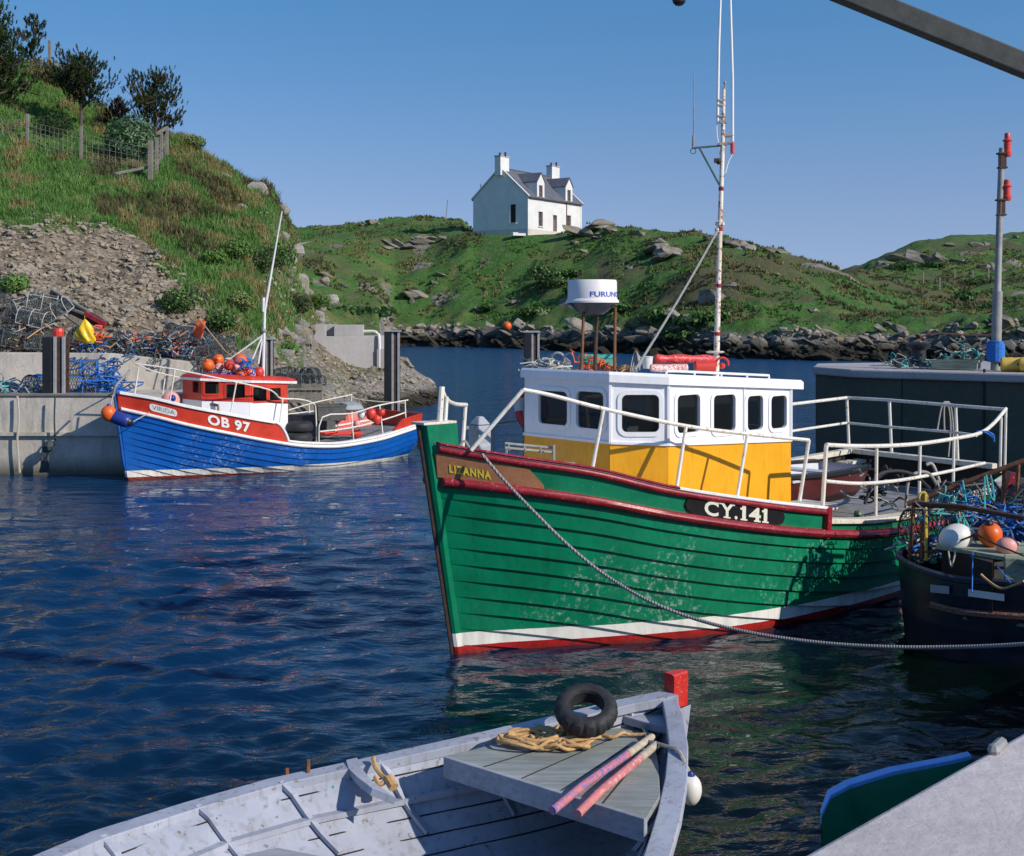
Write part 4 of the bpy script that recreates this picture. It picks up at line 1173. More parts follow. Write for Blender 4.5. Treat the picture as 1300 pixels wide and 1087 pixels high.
    for py in (142, 128, 122): mb.tube([G(911, py + 6, mD), G(920, py + 6, mD)], .022, 8)
    mb.sphere(G(920, 105, mD), .02, 8); mb.tube([G(920, 134, mD), G(920.5, 105, mD)], .012, 6)
    mb.build('mast_bracket', M['galv'], mast)
    for k_, py in enumerate((424, 363, 291, 240)):
        a_ = G(909 + (484 - py) * .0268, py, mD); mb = MB(); mb.tube([a_ - Vector((0, 0, .022)), a_ + Vector((0, 0, .022))], .0365 - .0018 * k_, 10); mb.build('red_band', M['crimson'], mast)
    for pts, r0, r1 in (([G(911, 155, mD), G(912.5, 60, mD), G(915, -10, mD), G(918, -140, mD)], .017, .008), ([G(930, 192, mD), G(930, 100, mD), G(927, -10, mD), G(922, -150, mD)], .017, .009)):
        mb = MB(); mb.tube(pts, [r0, r0 * .95, r0 * .8, r1], 8); mb.build('whip_aerial', M['whitecable'], mast)
    mb = MB(); mb.tube([G(929.8, 195, mD), G(929.8, 181, mD)], .024, 8); mb.build('aerial_foot', M['red'], mast)
    mb = MB(); mb.tube([G(880, 188, mD), G(880.5, 172, mD)], .016, 6); mb.tube([G(880.5, 172, mD), G(880.5, 130, mD)], .008, 5); mb.tube([G(880.5, 130, mD), G(880.5, 94, mD)], .006, 5); mb.build('small_aerial', M['galv'], mast)
    mb = MB(); mb.tube([G(880, 188, mD), G(916, 185, mD)], .012, 6); mb.tube([G(888, 188, mD), G(914, 236, mD)], .012, 6)
    mb.tube([G(880 + 3.5 * math.cos(a), 192 + 3.5 * math.sin(a), mD) for a in [k * PI / 5 for k in range(10)]], .005, 4, closed=True); mb.build('aerial_arm', plain('green_iron', (.05, .1, .08), .7), mast)
    mb = MB(); mb.tube(smoothpath([G(910.5, 148, mD), G(910, 170, mD), G(914, 195, mD), G(915, 215, mD)], 4), .008, 5); mb.tube(smoothpath([G(930, 196, mD), G(925, 205, mD), G(921, 220, mD)], 4), .008, 5)
    mb.build('aerial_cable', M['whitecable'], mast)
    mb = MB(); mb.sphere(G(912.5, 205, mD), .04, 8); mb.box(G(910, 204, mD), (.06, .05, .05)); mb.build('mast_lamp', M['darkrust'], mast)
    mb = MB(); mb.lathe([(.028, -.03), (.055, -.02), (.055, .02), (.028, .03)], G(914, 284, mD), 10); mb.sphere(G(911, 292, mD), .035, 8); mb.build('stay_collar', M['mastpaint'], mast)
    mb = MB(); sp = [G(911.5, 292, mD), G(865, 375, mD - .9), G(817, 448, mD - 1.7), G(806, 470, mD - 1.9)]
    mb.tube([sp[0] + (sp[-1] - sp[0]) * t + Vector((0, 0, -.03 * math.sin(PI * t))) for t in [i / 20 for i in range(21)]], .014, 6); mb.build('forestay', M['greyrope'], root)
    mb = MB(); mb.lathe([(.09, -.012), (.115, 0), (.09, .012)], G(908, 447, mD), 16); mb.build('mast_ring', M['cream'], mast)
    # ---------------- near rails
    rp_ = [G(598, 572, 11.55), G(664, 495, 11.62), G(700, 502, 11.7), (G(766, 519, 11.85)), G(871, 541, 12.3), G(949, 551, 12.7), G(1027, 559, 13.05)]
    mb = MB(); mb.tube([rp_[0], rp_[1]], .02, 8); mb.tube(smoothpath(rp_[1:], 5), .02, 8); mb.tube([rp_[6], G(1015, 636, 13.0)], .02, 8)
    for (x, y, D, bx, by, bD) in ((766, 520, 11.85, 750, 602, 11.8), (871, 541, 12.3, 858, 622, 12.1), (949, 551, 12.7, 935, 632, 12.5)):
        mb.tube([G(x, y, D), G(bx, by + 4, bD)], .018, 8)
    mb.build('fore_rail', M['pipe'], root, smooth=40)
    # bow pulpit and far-side rail
    mb = MB()
    mb.tube([G(561, 491, 11.75), G(557, 552, 11.7)], .028, 8)
    mb.tube(smoothpath([G(561, 494, 11.75), G(567, 507, 11.9), G(578, 513, 12.3), G(592, 514, 12.8)], 4), .02, 8)
    mb.tube([G(567, 504, 11.85), G(564, 556, 11.8)], .02, 8); mb.tube([G(591, 514, 12.8), G(587, 574, 12.75)], .02, 8)
    mb.build('bow_pulpit', M['pipe'], root, smooth=40)
    mb = MB(); fr = [G(592, 515, 12.8), G(625, 521, 14.0), G(664, 527, 15.3), G(720, 520, 16.6)]
    fr = [Vector((p.x, p.y, 2.1 - .06 * i)) for i, p in enumerate(fr)]
    mb.tube(smoothpath(fr, 4), .018, 8)
    for p in fr[1:]: mb.tube([p, Vector((p.x + .03, p.y, 1.25))], .016, 7)
    mb.build('far_rail', M['galv'], root)
    # aft rails (near)
    mb = MB()
    T = [G(1049, 565, 13.3), G(1085, 566.5, 13.75), G(1130, 566, 14.2), G(1171, 563, 14.8), G(1211, 557, 15.4), G(1244, 550, 15.9), G(1262, 537, 16.3), G(1277, 519, 16.8)]
    mb.tube(smoothpath(T, 4), .024, 8)
    T2 = [G(1048, 611, 13.3), G(1090, 614, 13.7), G(1133, 611, 14.2), G(1171, 605, 14.8), G(1211, 597, 15.4), G(1250, 588, 15.9)]
    mb.tube(smoothpath(T2, 4), .02, 8)
    mb.tube([T[0], G(1043, 664, 13.25)], .024, 8)
    for x, yt, yb, D in ((1113, 567, 664, 14.05), (1168, 564, 655, 14.8), (1211, 557, 650, 15.4), (1271, 530, 600, 16.5), (1277, 519, 598, 16.8)):
        mb.tube([G(x, yt, D), G(x - 1.5, yb, D - .03)], .02, 8)
    mb.build('aft_rail', M['pipe'], root, smooth=40)
    mb = MB()
    T = [G(985, 517, 17.4), G(1008, 513, 18.0), G(1075, 505, 19.2), G(1128, 508, 18.6), G(1212, 515, 17.6), G(1277, 520, 16.8)]
    T2 = [G(985, 551, 17.4), G(1008, 547, 18.0), G(1075, 537, 19.2), G(1128, 542, 18.6), G(1212, 549, 17.6), G(1240, 553, 17.2)]
    mb.tube(T, .024, 8); mb.tube(T2, .02, 8)
    for (x, yt, yb, D) in ((1075, 505, 575, 19.2), (1129, 508, 580, 18.6), (1213, 515, 590, 17.6)): mb.tube([G(x, yt, D), G(x + 3, yb, D)], .024, 8)
    mb.build('stern_rail', M['pipe'], root, smooth=40)
    # far gunwale plank seen from inside and the broad white stern rail
    mb = MB()
    mb.beam(G(985, 589, 17.3), G(1080, 572, 19.1), .14, .07); mb.beam(G(1080, 572, 19.1), G(1262, 592, 16.9), .14, .07)
    mb.build('stern_cap', M['cream'], root, bev=.01)
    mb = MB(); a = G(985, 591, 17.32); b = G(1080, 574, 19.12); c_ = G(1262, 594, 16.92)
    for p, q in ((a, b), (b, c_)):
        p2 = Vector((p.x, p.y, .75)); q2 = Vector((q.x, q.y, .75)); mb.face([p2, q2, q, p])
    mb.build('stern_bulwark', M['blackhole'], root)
    # ---------------- foredeck gear
    bit = MB(); c0 = G(609, 600, 12.15); 
    bit.box(Vector((c0.x, c0.y, 1.88)), (.16, .16, .62), R(42)); bit.box(Vector((c0.x, c0.y, 2.235)), (.16, .16, .08), R(42), taper=.35)
    bit.build('samson_post', M['greywood'], root, bev=.012)
    mb = MB(); hx = G(698, 592, 12.3)
    hw_ = [(-.36, -.22), (.36, -.22), (.36, .22), (-.36, .22)]
    mb.box((hx.x, hx.y, 1.66), (.62, .5, .14), R(42.5)); mb.box((hx.x + .02, hx.y, 1.76), (.56, .44, .07), R(42.5), taper=.7)
    mb.build('hatch', M['white'], root, bev=.03)
    mb = MB()
    for t in (0, .14): mb.tube([G(641, 563 + t * 40, 12.6 - t), G(704, 569 + t * 40, 12.9 - t)], .014, 6)
    for x in (645, 665, 685, 702): mb.tube([G(x, 564 + (x - 645) * .09, 12.6 + (x - 645) * .004), G(x + 2, 571 + (x - 645) * .09, 12.45 + (x - 645) * .004)], .012, 6)
    for x in (643, 703): mb.tube([G(x, 565, 12.6), G(x, 600, 12.6)], .014, 6)
    mb.build('anchor_rack', M['galv'], root)
    mb = MB(); mb.tube(smoothpath([G(583, 566, 11.9), G(590, 560, 11.9), G(598, 571, 11.9), G(604, 562, 11.9), G(612, 574, 11.8), G(606, 580, 11.75)], 4), .012, 6)
    mb.build('fairlead', M['galv'], root)
    return B
GB = green_boat()
# ================================================================== the blue boat
def blue_boat():
    ang = 43
    root = empty('fishing_boat', (-7.6, 24.4, 0), R(ang), 'small blue fishing boat with red bulwark and red wheelhouse topped with orange floats', 'fishing boat')
    L = 6.75
    bs = tab((0, .06), (.2, .2), (.5, .45), (.9, .7), (1.5, .95), (2.3, 1.15), (3.2, 1.27), (4.2, 1.3), (5.4, 1.2), (6.75, .88))
    bw = tab((0, .05), (.4, .12), (1.0, .3), (1.8, .52), (3.0, .85), (4.4, 1.0), (5.5, .85), (6.3, .5), (6.75, .25))
    zr = tab((0, 1.43), (.5, 1.27), (1.0, 1.1), (1.8, .88), (2.6, .68), (3.4, .53), (4.2, .47), (5.2, .52), (6.0, .62), (6.75, .72))
    zs = tab((0, 1.74), (.5, 1.62), (1.0, 1.46), (1.8, 1.26), (2.4, 1.12), (3.0, 1.0))
    zg = lambda q: zr(q) + .06
    stem = lambda z: -.24 * z / 1.75 if z > 0 else .05
    B = Boat(root, L, bs, bw, zr, stem, lap=.026, sw=.135, nst=13, zk=-.45)
    B.hull(M['blue'])
    QE = 3.0
    def zend(q): return zs(q) if q < QE - .32 else zr(q) + (zs(QE - .32) - zr(q)) * max(.12, 1 - ((q - QE + .32) / .32) ** 2 * .88)
    B.bulwark(0, QE, zend, [M['red'], M['white']], n=60)
    B.bulwark(QE, L, zg, [M['white'], M['white']])
    def zst(q): return zg(q) + .22 * min(1, max(0, (q - 5.75) / .3)) + .02
    for sd_ in (-1, 1): B.bulwark(5.72, L, zst, [M['red'], M['red']], name='stern_bulwark', n=16, side=sd_)
    mb = MB(); a = B.P(L, zr(L) - .02, 0, -1); b = B.P(L, zr(L) - .02, 0, 1); a2 = B.P(L, zst(L), 0, -1); b2 = B.P(L, zst(L), 0, 1)
    of = B.M.to_3x3() @ Vector((-.05, 0, 0))
    for o_ in (Vector((0, 0, 0)), of): mb.face([a + o_, b + o_, b2 + o_, a2 + o_])
    mb.face([a2, b2, b2 + of, a2 + of])
    mb.build('transom_board', M['red'], root)
    mb = MB(); rows = []
    for z in (-.45, 0, .4, .8, 1.2, 1.6, 1.8):
        x = stem(z); rows.append([B.W(x - .04, .03, z), B.W(x + .12 + .05 * z, .075, z), B.W(x + .12 + .05 * z, -.075, z), B.W(x - .04, -.03, z)])
    mb.grid(rows, closed=True); mb.face(rows[-1]); mb.build('stem_post', M['blue'], root)
    B.strip(.02, L, zr, -.005, .06, -.03, .045, M['white'], 'rubbing_band', rounded=True)
    B.strip(.02, 2.68, zs, -.1, .04, -.012, .05, M['white'], 'rail_cap')
    # cap sweeping down the curved end of the bulwark
    mb = MB(); mb.tube([B.P(q, zend(q) + .015, .0) for q in [2.66 + (QE - 2.66) * k / 14 for k in range(15)]], .032, 6); mb.build('cap_end', M['white'], root)
    B.strip(QE, L - .02, zg, -.12, .035, .0, .04, M['white'], 'deck_edge_cap')
    B.deck(.2, 3.0, lambda q: zr(q) + .12, M['deckcream'], name='foredeck')
    B.deck(3.0, L - .03, lambda q: zr(q) - .04, M['deck'], name='aft_deck')
    # name plate and number
    mb = MB(); cq = .66; mb.v = [B.P(cq + u, zr(cq + u) + .185 + v, .012) for u, v in rrect(.42, .145, .055)]; mb.f = [tuple(range(len(mb.v)))]; mb.m = [0]
    pl_ = mb.build('name_plate', M['white'], root)
    V, F = text_tris('VIRIDA', .14, -.003, .8); wd = max(v[0] for v in V) - min(v[0] for v in V); V = [(x * .34 / wd, y) for x, y in V]
    B.onhull(V, F, cq, lambda q: zr(q) + .185, M['darkletter'], 'lettering', .02, pl_)
    V, F = text_tris('OB 97', .27, .010, 1, 0, 1.1); wd = max(v[0] for v in V) - min(v[0] for v in V); V = [(x * .80 / wd, y) for x, y in V]
    B.onhull(V, F, 1.78, lambda q: zr(q) + .2, M['whiteletter'], 'lettering', .014, None)
    # wheelhouse
    poly = [(1.5, -.55), (1.5, .25), (2.3, .8), (3.2, .8), (3.2, -.8), (2.1, -.8)]
    zt = lambda x: 1.93 - .065 * (x - 1.5); zw = lambda x: 1.52 - .06 * (x - 1.5)
    wins = {0: [(245, 253, 484, 499)], 1: [(260, 278, 485, 500), (287, 311, 488, 505)], 2: [(321, 338, 492, 509), (342, 356, 493, 508)]}
    U, Lo = MB(), MB(); fl = []
    for e in range(6):
        a, c = poly[e], poly[(e + 1) % 6]; A = B.W(a[0], a[1], 0); C_ = B.W(c[0], c[1], 0); Ln = (C_ - A).length; d = (C_ - A) / Ln
        hs = []
        for x0, x1, y0, y1 in wins.get(e, []):
            uv = []
            for px, py in ((x0, y0), (x1, y1)):
                k = (px - 650) / FP; u = (k * A.y - A.x) / (d.x - k * d.y); D = A.y + d.y * u; uv.append((u, HC - (py - HY) / FP * D))
            u0, u1 = sorted((uv[0][0], uv[1][0])); hs.append((max(.03, u0), min(Ln - .03, u1), uv[1][1], uv[0][1]))
        if e == 4: hs = [(.3, .8, 1.55, 1.78)]
        if e == 3: hs = [(.25, .6, 1.5, 1.75), (1.0, 1.35, 1.5, 1.75)]
        nrm = Vector((d.y, -d.x, 0))
        if nrm.dot(A - B.W(2.4, 0, 0)) < 0: nrm = -nrm
        zwl = lambda u: zw(a[0] + (c[0] - a[0]) * u / Ln); ztl = lambda u: zt(a[0] + (c[0] - a[0]) * u / Ln)
        wall(U, A, C_, zwl, ztl, hs, .04, nrm); wall(Lo, A + nrm * .003, C_ + nrm * .003, lambda u: .45, lambda u: zwl(u) - .001, (), .03, nrm)
        for h in hs: fl.append((A.copy(), d.copy(), nrm.copy(), h))
    wu = U.build('wheelhouse', M['red'], root); Lo.build('wheelhouse_base', M['housewhite'], root)
    for A, d, nrm, h in fl: window(A, d, nrm, *h, wu, M['red'], r=.02, fw=.035, proud=.014)
    rows = []
    for z, k in ((0, .05), (.05, .055), (.1, 0), (.14, -.12)):
        rows.append([B.W(2.4 + (x - 2.4) * (1 + k) + (.16 if x > 3 else 0), y * (1 + k), zt(x) + z) for x, y in poly])
    mb = MB(); mb.grid(rows[:2], closed=True, m=1); mb.grid(rows[1:], closed=True, m=0); mb.face(rows[-1], 0); mb.face(list(reversed(rows[0])), 1)
    mb.build('roof', [M['red'], M['white']], root)
    mb = MB(); mb.prism([B.W(x * .9 + .24, y * .9, 0)[:2] for x, y in poly], .5, .52); mb.build('cabin_floor', M['interior'], root)
    # mast: leaning thin white spar with stays
    mD = 26.1
    mb = MB(); mb.tube([G(334, 478, mD), G(336, 395, mD), G(358, 268, mD)], [.035, .03, .012], 8)
    ms = mb.build('mast', M['whitecable'], root)
    mb = MB()
    for a, b in (((336, 424), (292, 456)), ((334, 424), (318, 462)), ((333, 430), (328, 462))): mb.tube([G(*a, mD), G(*b, mD - .1)], .018, 6)
    mb.build('mast_stay', M['whitecable'], ms)
    mb = MB(); mb.tube([G(334.5, 396, mD), G(334.5, 378, mD)], .035, 8); mb.build('aerial', M['whitecable'], ms)
    mb = MB(); mb.sphere(G(335, 420, mD), .06, 8); mb.build('mast_collar', M['galv'], ms)
    # rails
    def rail(name, lines, r=.016, mat='pipe'):
        mb = MB()
        for ln in lines: mb.tube(smoothpath([G(*p) for p in ln], 3) if len(ln) > 2 else [G(*p) for p in ln], r, 7)
        mb.build(name, M[mat], root)
    rail('fore_rail', [[(172, 462, 24.4), (222, 469, 24.5), (299, 485, 24.9), (339, 494, 25.3), (350, 500, 25.5), (357, 506, 25.7), (380, 507, 26.0), (397, 512, 26.1), (401, 522, 26.2), (402, 566, 26.2)],
                       [(176, 466, 24.4), (171, 500, 24.4)], [(222, 470, 24.5), (215, 513, 24.5)], [(300, 486, 24.9), (293, 524, 24.9)], [(359, 506, 25.7), (354, 545, 25.6)]])
    rail('far_rail', [[(172, 462, 24.4), (197, 472, 25.4), (235, 481, 26.4)], [(210, 476, 25.9), (206, 505, 25.9)], [(240, 483, 26.5), (241, 520, 26.5)],
                      [(366, 521, 27.6), (400, 511, 28.2), (447, 501, 28.8)], [(392, 514, 28.0), (395, 540, 28.0)], [(446, 501, 28.8), (447, 530, 28.8)], [(366, 526, 27.7), (447, 516, 28.7)]], .014)
    rail('aft_rail', [[(405, 568, 26.2), (409, 530, 26.2), (447, 525, 26.9), (480, 515, 27.5), (518, 508, 28.2)], [(406, 548, 26.2), (447, 543, 26.9), (490, 532, 27.6), (514, 524, 28.1)],
                      [(446, 524, 26.9), (449, 562, 26.9)], [(482, 515, 27.5), (486, 552, 27.4)], [(514, 509, 28.1), (515, 530, 28.1)]])
    mb = MB(); mb.tube([G(*p) for p in ((252, 520, 25.4), (254, 510, 25.4), (277, 515, 25.2), (277, 523, 25.2))], .03, 6); mb.build('hatch_frame', M['wood'], root)
    mb = MB(); mb.tube(smoothpath([G(144, 503, 24.1), G(147, 490, 24.1), G(158, 478, 24.2), G(165, 470, 24.4)], 5), .022, 7); mb.build('bow_roller', M['galv'], root)
    # deck boxes aft
    mb = MB(); c0 = B.W(4.6, -.4, .62); mb.box((c0.x, c0.y, .8), (.9, .6, .5), R(ang)); mb.build('engine_box', M['creel_dark'], root, bev=.02)
    return B
BB = blue_boat()

def buoy(center, r, mat, label, group=None, neck=True, sq=1.08, tilt=(0, 0, 0), name='buoy', cat='buoy', neckmat=None):
    root = empty(name, center, 0, label, cat, group)
    root.rotation_euler = tilt
    MW[root.name] = Matrix.Translation(Vector(center)) @ root.rotation_euler.to_matrix().to_4x4()
    W = MW[root.name]
    mb = MB(); prof = []
    for i in range(15):
        a = PI * i / 14; rr = r * math.sin(a) * (1 - .06 * math.cos(a)); prof.append((max(.001, rr), -r * sq * math.cos(a)))
    mb.lathe(prof, (0, 0, 0), 22)
    mb.v = [W @ Vector(v) for v in mb.v]
    mb.build('float_body', mat, root, smooth=True)
    if neck:
        mb = MB(); mb.lathe([(r * .3, r * sq * .92), (r * .24, r * sq * 1.12), (r * .14, r * sq * 1.22), (.001, r * sq * 1.22)], (0, 0, 0), 12)
        mb.lathe([(r * .45, r * sq * .86), (r * .34, r * sq * .97), (.01, r * sq * .99)], (0, 0, 0), 14)
        mb.v = [W @ Vector(v) for v in mb.v]; mb.build('neck', neckmat or mat, root, smooth=True)
    return root
# floats heaped on the red roof
fl_ = [(264, 464, .125, 'orange', 'orange float at the left end of the heap on the red wheelhouse roof'), (277, 457, .115, 'orange', 'orange float second from the left at the back of the roof heap'), (278.5, 466, .085, 'pinkfloat', 'small faded pink float between the two left orange floats'),
       (291, 464, .105, 'redfloat', 'deep red float in the middle of the roof heap'), (305, 457, .125, 'orange', 'orange float at the top of the roof heap under the stays'), (299.5, 469, .1, 'pinkfloat', 'faded pink float in front of the deep red one on the roof'),
       (307, 474, .12, 'orange', 'large orange float lowest at the front of the roof heap'), (320, 475, .095, 'pinkfloat', 'faded pink float right of the lowest orange float'), (328.5, 473, .11, 'redfloat', 'red float at the right end of the roof heap'),
       (314, 471, .07, 'redfloat', 'smallest red float wedged behind the two front floats')]
for i, (px, py, r, mk, l) in enumerate(fl_):
    D = 25.75 + (.15 if py < 460 else -.1) + (i % 3) * .05
    p = G(px, py, D); buoy(p, r * 1.05, M[mk], l, 'floats heaped on the wheelhouse roof', tilt=(R(40 + 37 * i), R(25 * i), 0), sq=1.05)
mb = MB()
rg = random.Random(4)
for k in range(16):
    a = G(rg.uniform(306, 322), rg.uniform(455, 478), 25.5); mb.tube(smoothpath([a, a + Vector((rg.uniform(-.12, .12), rg.uniform(-.1, .1), rg.uniform(-.1, .1))), a + Vector((rg.uniform(-.2, .2), rg.uniform(-.1, .1), rg.uniform(-.16, .1)))], 4), .012, 5)
tag(mb.build('rope_tangle', M['bluerope']), 'tangle of bright blue rope tied around the orange floats on the roof', 'rope')
mb = MB()
for k in range(5):
    mb.box(G(262 + k * 9, 475.5, 25.5 + .06 * k), (.16, .3, .08), R(20 * k))
tag(mb.build('fishing_lead_bundle', M['bluefloat'], bev=.02), 'dark grey folded bundle under the left floats on the red roof', 'bundle')
# fenders at the bow
buoy(G(138, 525, 23.9), .145, M['orange'], 'bright orange ball fender hanging at the bow of the blue boat', name='ball_fender', cat='fender', neckmat=M['bluefloat'])
fr_ = empty('sausage_fender', G(151, 531, 23.9), 0, 'dark blue sausage fender slung across the bow of the blue boat', 'fender')
mb = MB(); a = G(140, 527, 23.95); b = G(166, 537, 23.85); d = (b - a)
pr = [(.001, 0), (.09, .02), (.125, .12), (.13, .3), (.13, .7), (.12, .88), (.07, .98), (.001, 1)]
q = d.to_track_quat('Z', 'Y').to_matrix(); mb.lathe([(r, z * d.length) for r, z in pr], a, 16, q); mb.build('float_body', M['bluefloat'], fr_, smooth=True)
mb = MB(); mb.lathe([(.09, 0), (.06, .05), (.001, .06)], b - d.normalized() * .03, 12, q); mb.build('end_cap', M['black'], fr_)
mb = MB(); mb.tube([G(166, 537, 23.85), G(190, 524, 24.15)], .01, 5); mb.tube([G(139, 520, 23.9), G(144, 500, 24.1)], .012, 5); mb.build('lashing', M['rope'], fr_)
# things on the blue boat's deck
pf = buoy(G(216, 509, 24.9), .19, M['pinkfloat'], 'large faded pink float on the foredeck of the blue boat', neck=True, tilt=(R(70), 0, R(30)), neckmat=M['bluefloat'])
for i, (px, py, r, mk, l) in enumerate([(471, 526, .12, 'redfloat', 'red float hanging highest inside the stern rail of the blue boat'), (478, 533, .11, 'redfloat', 'red float hanging lowest at the right of the stern rail cluster'), (459, 527, .09, 'whitefloat', 'cream float among red ones on the stern rail of the blue boat'),
        (453, 538, .08, 'pinkfloat', 'small faded pink float on the near post of the stern rail'), (452, 551, .1, 'redfloat', 'red oval float low behind the near post of the stern rail'), (484, 524, .08, 'redfloat', 'small red float rightmost in the stern of the blue boat')]):
    buoy(G(px, py, 27.4), r, M[mk], l, 'floats on the stern rail', tilt=(0, R(10 * i), 0), sq=1.15)
def tyre(c, R0, r0, label, tilt=(0, 0, 0), mat=None, tread=True, name='tyre', nb=44):
    root = empty(name, c, 0, label, 'tyre'); root.rotation_euler = tilt
    W = Matrix.Translation(Vector(c)) @ root.rotation_euler.to_matrix().to_4x4(); MW[root.name] = W
    mb = MB(); n = nb * 2
    rows = []
    for k in range(n):
        a = 2 * PI * k / n; ring = []
        groove = tread and (k % 4 < 1)
        for j in range(18):
            t = 2 * PI * j / 18; cr = math.cos(t); sr = math.sin(t)
            rr = r0 * (1 if abs(cr) < .8 else .96); x = rr * cr; z = r0 * 1.05 * sr
            if cr < -.55: x = -r0 * .62
            if groove and cr > .2: x -= r0 * .16
            ring.append(W @ Vector(((R0 - r0 + x) * math.cos(a), (R0 - r0 + x) * math.sin(a), z)))
        rows.append(ring)
    rows.append(rows[0]); mb.grid(rows, closed=True)
    mb.build('tread', mat or M['rubber'], root, smooth=25)
    mb = MB()
    for zz in (-.62, .62): mb.tube([W @ Vector(((R0 - 1.55 * r0) * math.cos(2 * PI * k / 30), (R0 - 1.55 * r0) * math.sin(2 * PI * k / 30), zz * r0)) for k in range(30)], r0 * .09, 6, closed=True)
    mb.build('bead', mat or M['rubber'], root, smooth=True)
    return root
for i, (px, py, D) in enumerate(((379, 556, 26.0), (380, 542, 26.1))):
    tyre(G(px, py, D), .3, .11, ('lower' if i == 0 else 'upper') + ' of two black tyres stacked behind the red wheelhouse', tread=False)
mb = MB(); a = G(441, 521, 28.0)
for k in range(1): mb.lathe([(.001, .2), (.18, .19), (.32, .13), (.38, .04), (.34, .0), (.001, .0)], a, 20)
tag(mb.build('tarpaulin', M['grille'], smooth=30), 'grey blue tarpaulin bundle near the stern of the blue boat', 'tarpaulin')
def fishbox(c, sz, rz, mat, label, name='fish_box'):
    root = empty(name, c, rz, label, 'box'); W = mat_of(root)
    mb = MB(); x, y, z = sz[0] / 2, sz[1] / 2, sz[2]; t = .025
    o = [(-x, -y), (x, -y), (x, y), (-x, y)]; i_ = [(-x + t, -y + t), (x - t, -y + t), (x - t, y - t), (-x + t, y - t)]
    P = lambda p, zz: W @ Vector((p[0], p[1], zz))
    mb.grid([[P(p, 0) for p in o], [P((p[0] * 1.04, p[1] * 1.04), z) for p in o], [P(p, z) for p in i_], [P(p, t) for p in i_]], closed=True)
    mb.face([P(p, t) for p in i_]); mb.face([P(p, 0) for p in reversed(o)])
    mb.build('body', mat, root)
    mb = MB(); mb.grid([[P((p[0] * 1.1, p[1] * 1.1), z - .04) for p in o], [P((p[0] * 1.1, p[1] * 1.1), z) for p in o]], closed=True)
    mb.face([P((p[0] * 1.1, p[1] * 1.1), z - .04) for p in o][:2] + [P((p[0] * 1.04, p[1] * 1.04), z - .04) for p in o][1::-1]); mb.build('rim', mat, root)
    return root
fishbox(G(419, 533, 27.2), (.6, .45, .34), R(20), M['creel_dark'], 'black fish box by the near rail of the blue boat')
fishbox(G(432, 552, 27.0), (.8, .4, .06), R(30), M['redfloat'], 'flat red tray on the aft deck of the blue boat', 'tray')

# ================================================================== left quay
mb = MB()
mb.prism([(-26, 25.4), (-7.1, 25.4), (-6.75, 28.4), (-7.0, 31.5), (-26, 33)], -2.2, 1.60)
q1 = mb.build('lower_wall', M['conc'], None)
lq = empty('quay_wall', (-12, 26, 0), 0, 'grey concrete quay with an upper step behind the blue boat', 'quay')
def reparent(o, root):
    for k, v in enumerate(o.data.vertices): v.co = mat_of(root).inverted() @ (mat_of(o) @ v.co)
    o.location = (0, 0, 0); o.parent = root; MW[o.name] = mat_of(root)
reparent(q1, lq)
mb = MB(); mb.prism([(-26, 27.6), (-9.0, 27.6), (-7.1, 27.9), (-7.1, 31.3), (-26, 32.5)], 1.4, lambda p: 2.43 if p[0] < -8.9 else 2.2)
mb.build('upper_step', M['conc'], lq, bev=.02)
mb = MB()
mb.box((-16, 25.36, .83), (19.5, .1, .07)); mb.build('ledge', M['conc'], lq)
mb = MB()
for x in (-14.2, -10.7, -7.9): mb.box((x, 25.395, .9), (.03, .03, 1.5))
mb.build('joint', M['blackhole'], lq)
mb = MB(); mb.box((-12.5, 25.5, 1.63), (9, .28, .06)); mb.build('kerb_timber', M['wood'], lq, bev=.015)

def fender_post(px0, px1, ytop, D, zb, label, lean=0.0, cap=True, light=0):
    root = empty('mooring_pile', ((px0 + px1) / 2 / FP * D - 650 / FP * D, D, zb), 0, label, 'pile')
    w_ = (px1 - px0) / FP * D; zt = HC + (HY - ytop) / FP * D; cx = ((px0 + px1) / 2 - 650) / FP * D
    mb = MB(); W = mat_of(root)
    for (x, ww) in ((-w_ * .27, w_ * .44), (w_ * .27, w_ * .44)):
        for (y, tt) in ((-ww * .5, .03), (ww * .5, .03)): mb.box((cx + x, D + y, (zt + zb) / 2), (ww, tt, zt - zb))
        mb.box((cx + x, D, (zt + zb) / 2), (.03, ww, zt - zb))
    mb.build('steel_section', M['darkrust'] if not light else M['galv'], root, bev=.004)
    mb = MB()
    mb.box((cx - w_ * .28, D - w_ * .3, (zt + zb) / 2), (w_ * .4, .08, (zt - zb) * .995)); mb.build('rubber_face', M['black'], root, bev=.01)
    mb = MB(); mb.box((cx + w_ * .04, D - w_ * .26, (zt + zb) / 2 + .01), (w_ * .13, .06, zt - zb)); mb.box((cx + w_ * .42, D - w_ * .26, (zt + zb) / 2 + .01), (w_ * .14, .06, zt - zb)); mb.build('flange', M['grille'], root, bev=.006)
    if cap:
        mb = MB(); mb.box((cx, D, zt + .015), (w_ * 1.08, w_ * .9, .035)); mb.build('cap_plate', M['grille'], root)
    return root
fender_post(57, 86, 428, 25.6, 1.6, 'double steel mooring pile on the quay left of the blue boat, red can on top', cap=False)
fender_post(330, 347, 431, 29.4, -1.5, 'steel mooring pile standing behind the red wheelhouse')
fender_post(488, 508, 421, 32.0, -2, 'tall steel mooring pile beyond the stern of the blue boat')
fender_post(665, 685, 422, 28.0, -2, 'steel mooring pile seen over the green boat wheelhouse roof', light=0)
mb = MB(); mb.lathe([(.001, 0), (.11, 0), (.12, .1), (.1, .16), (.001, .17)], G(74, 427, 25.6), 12); tag(mb.build('paint_can', M['redfloat']), 'crumpled red can sitting on top of the left mooring pile', 'can')

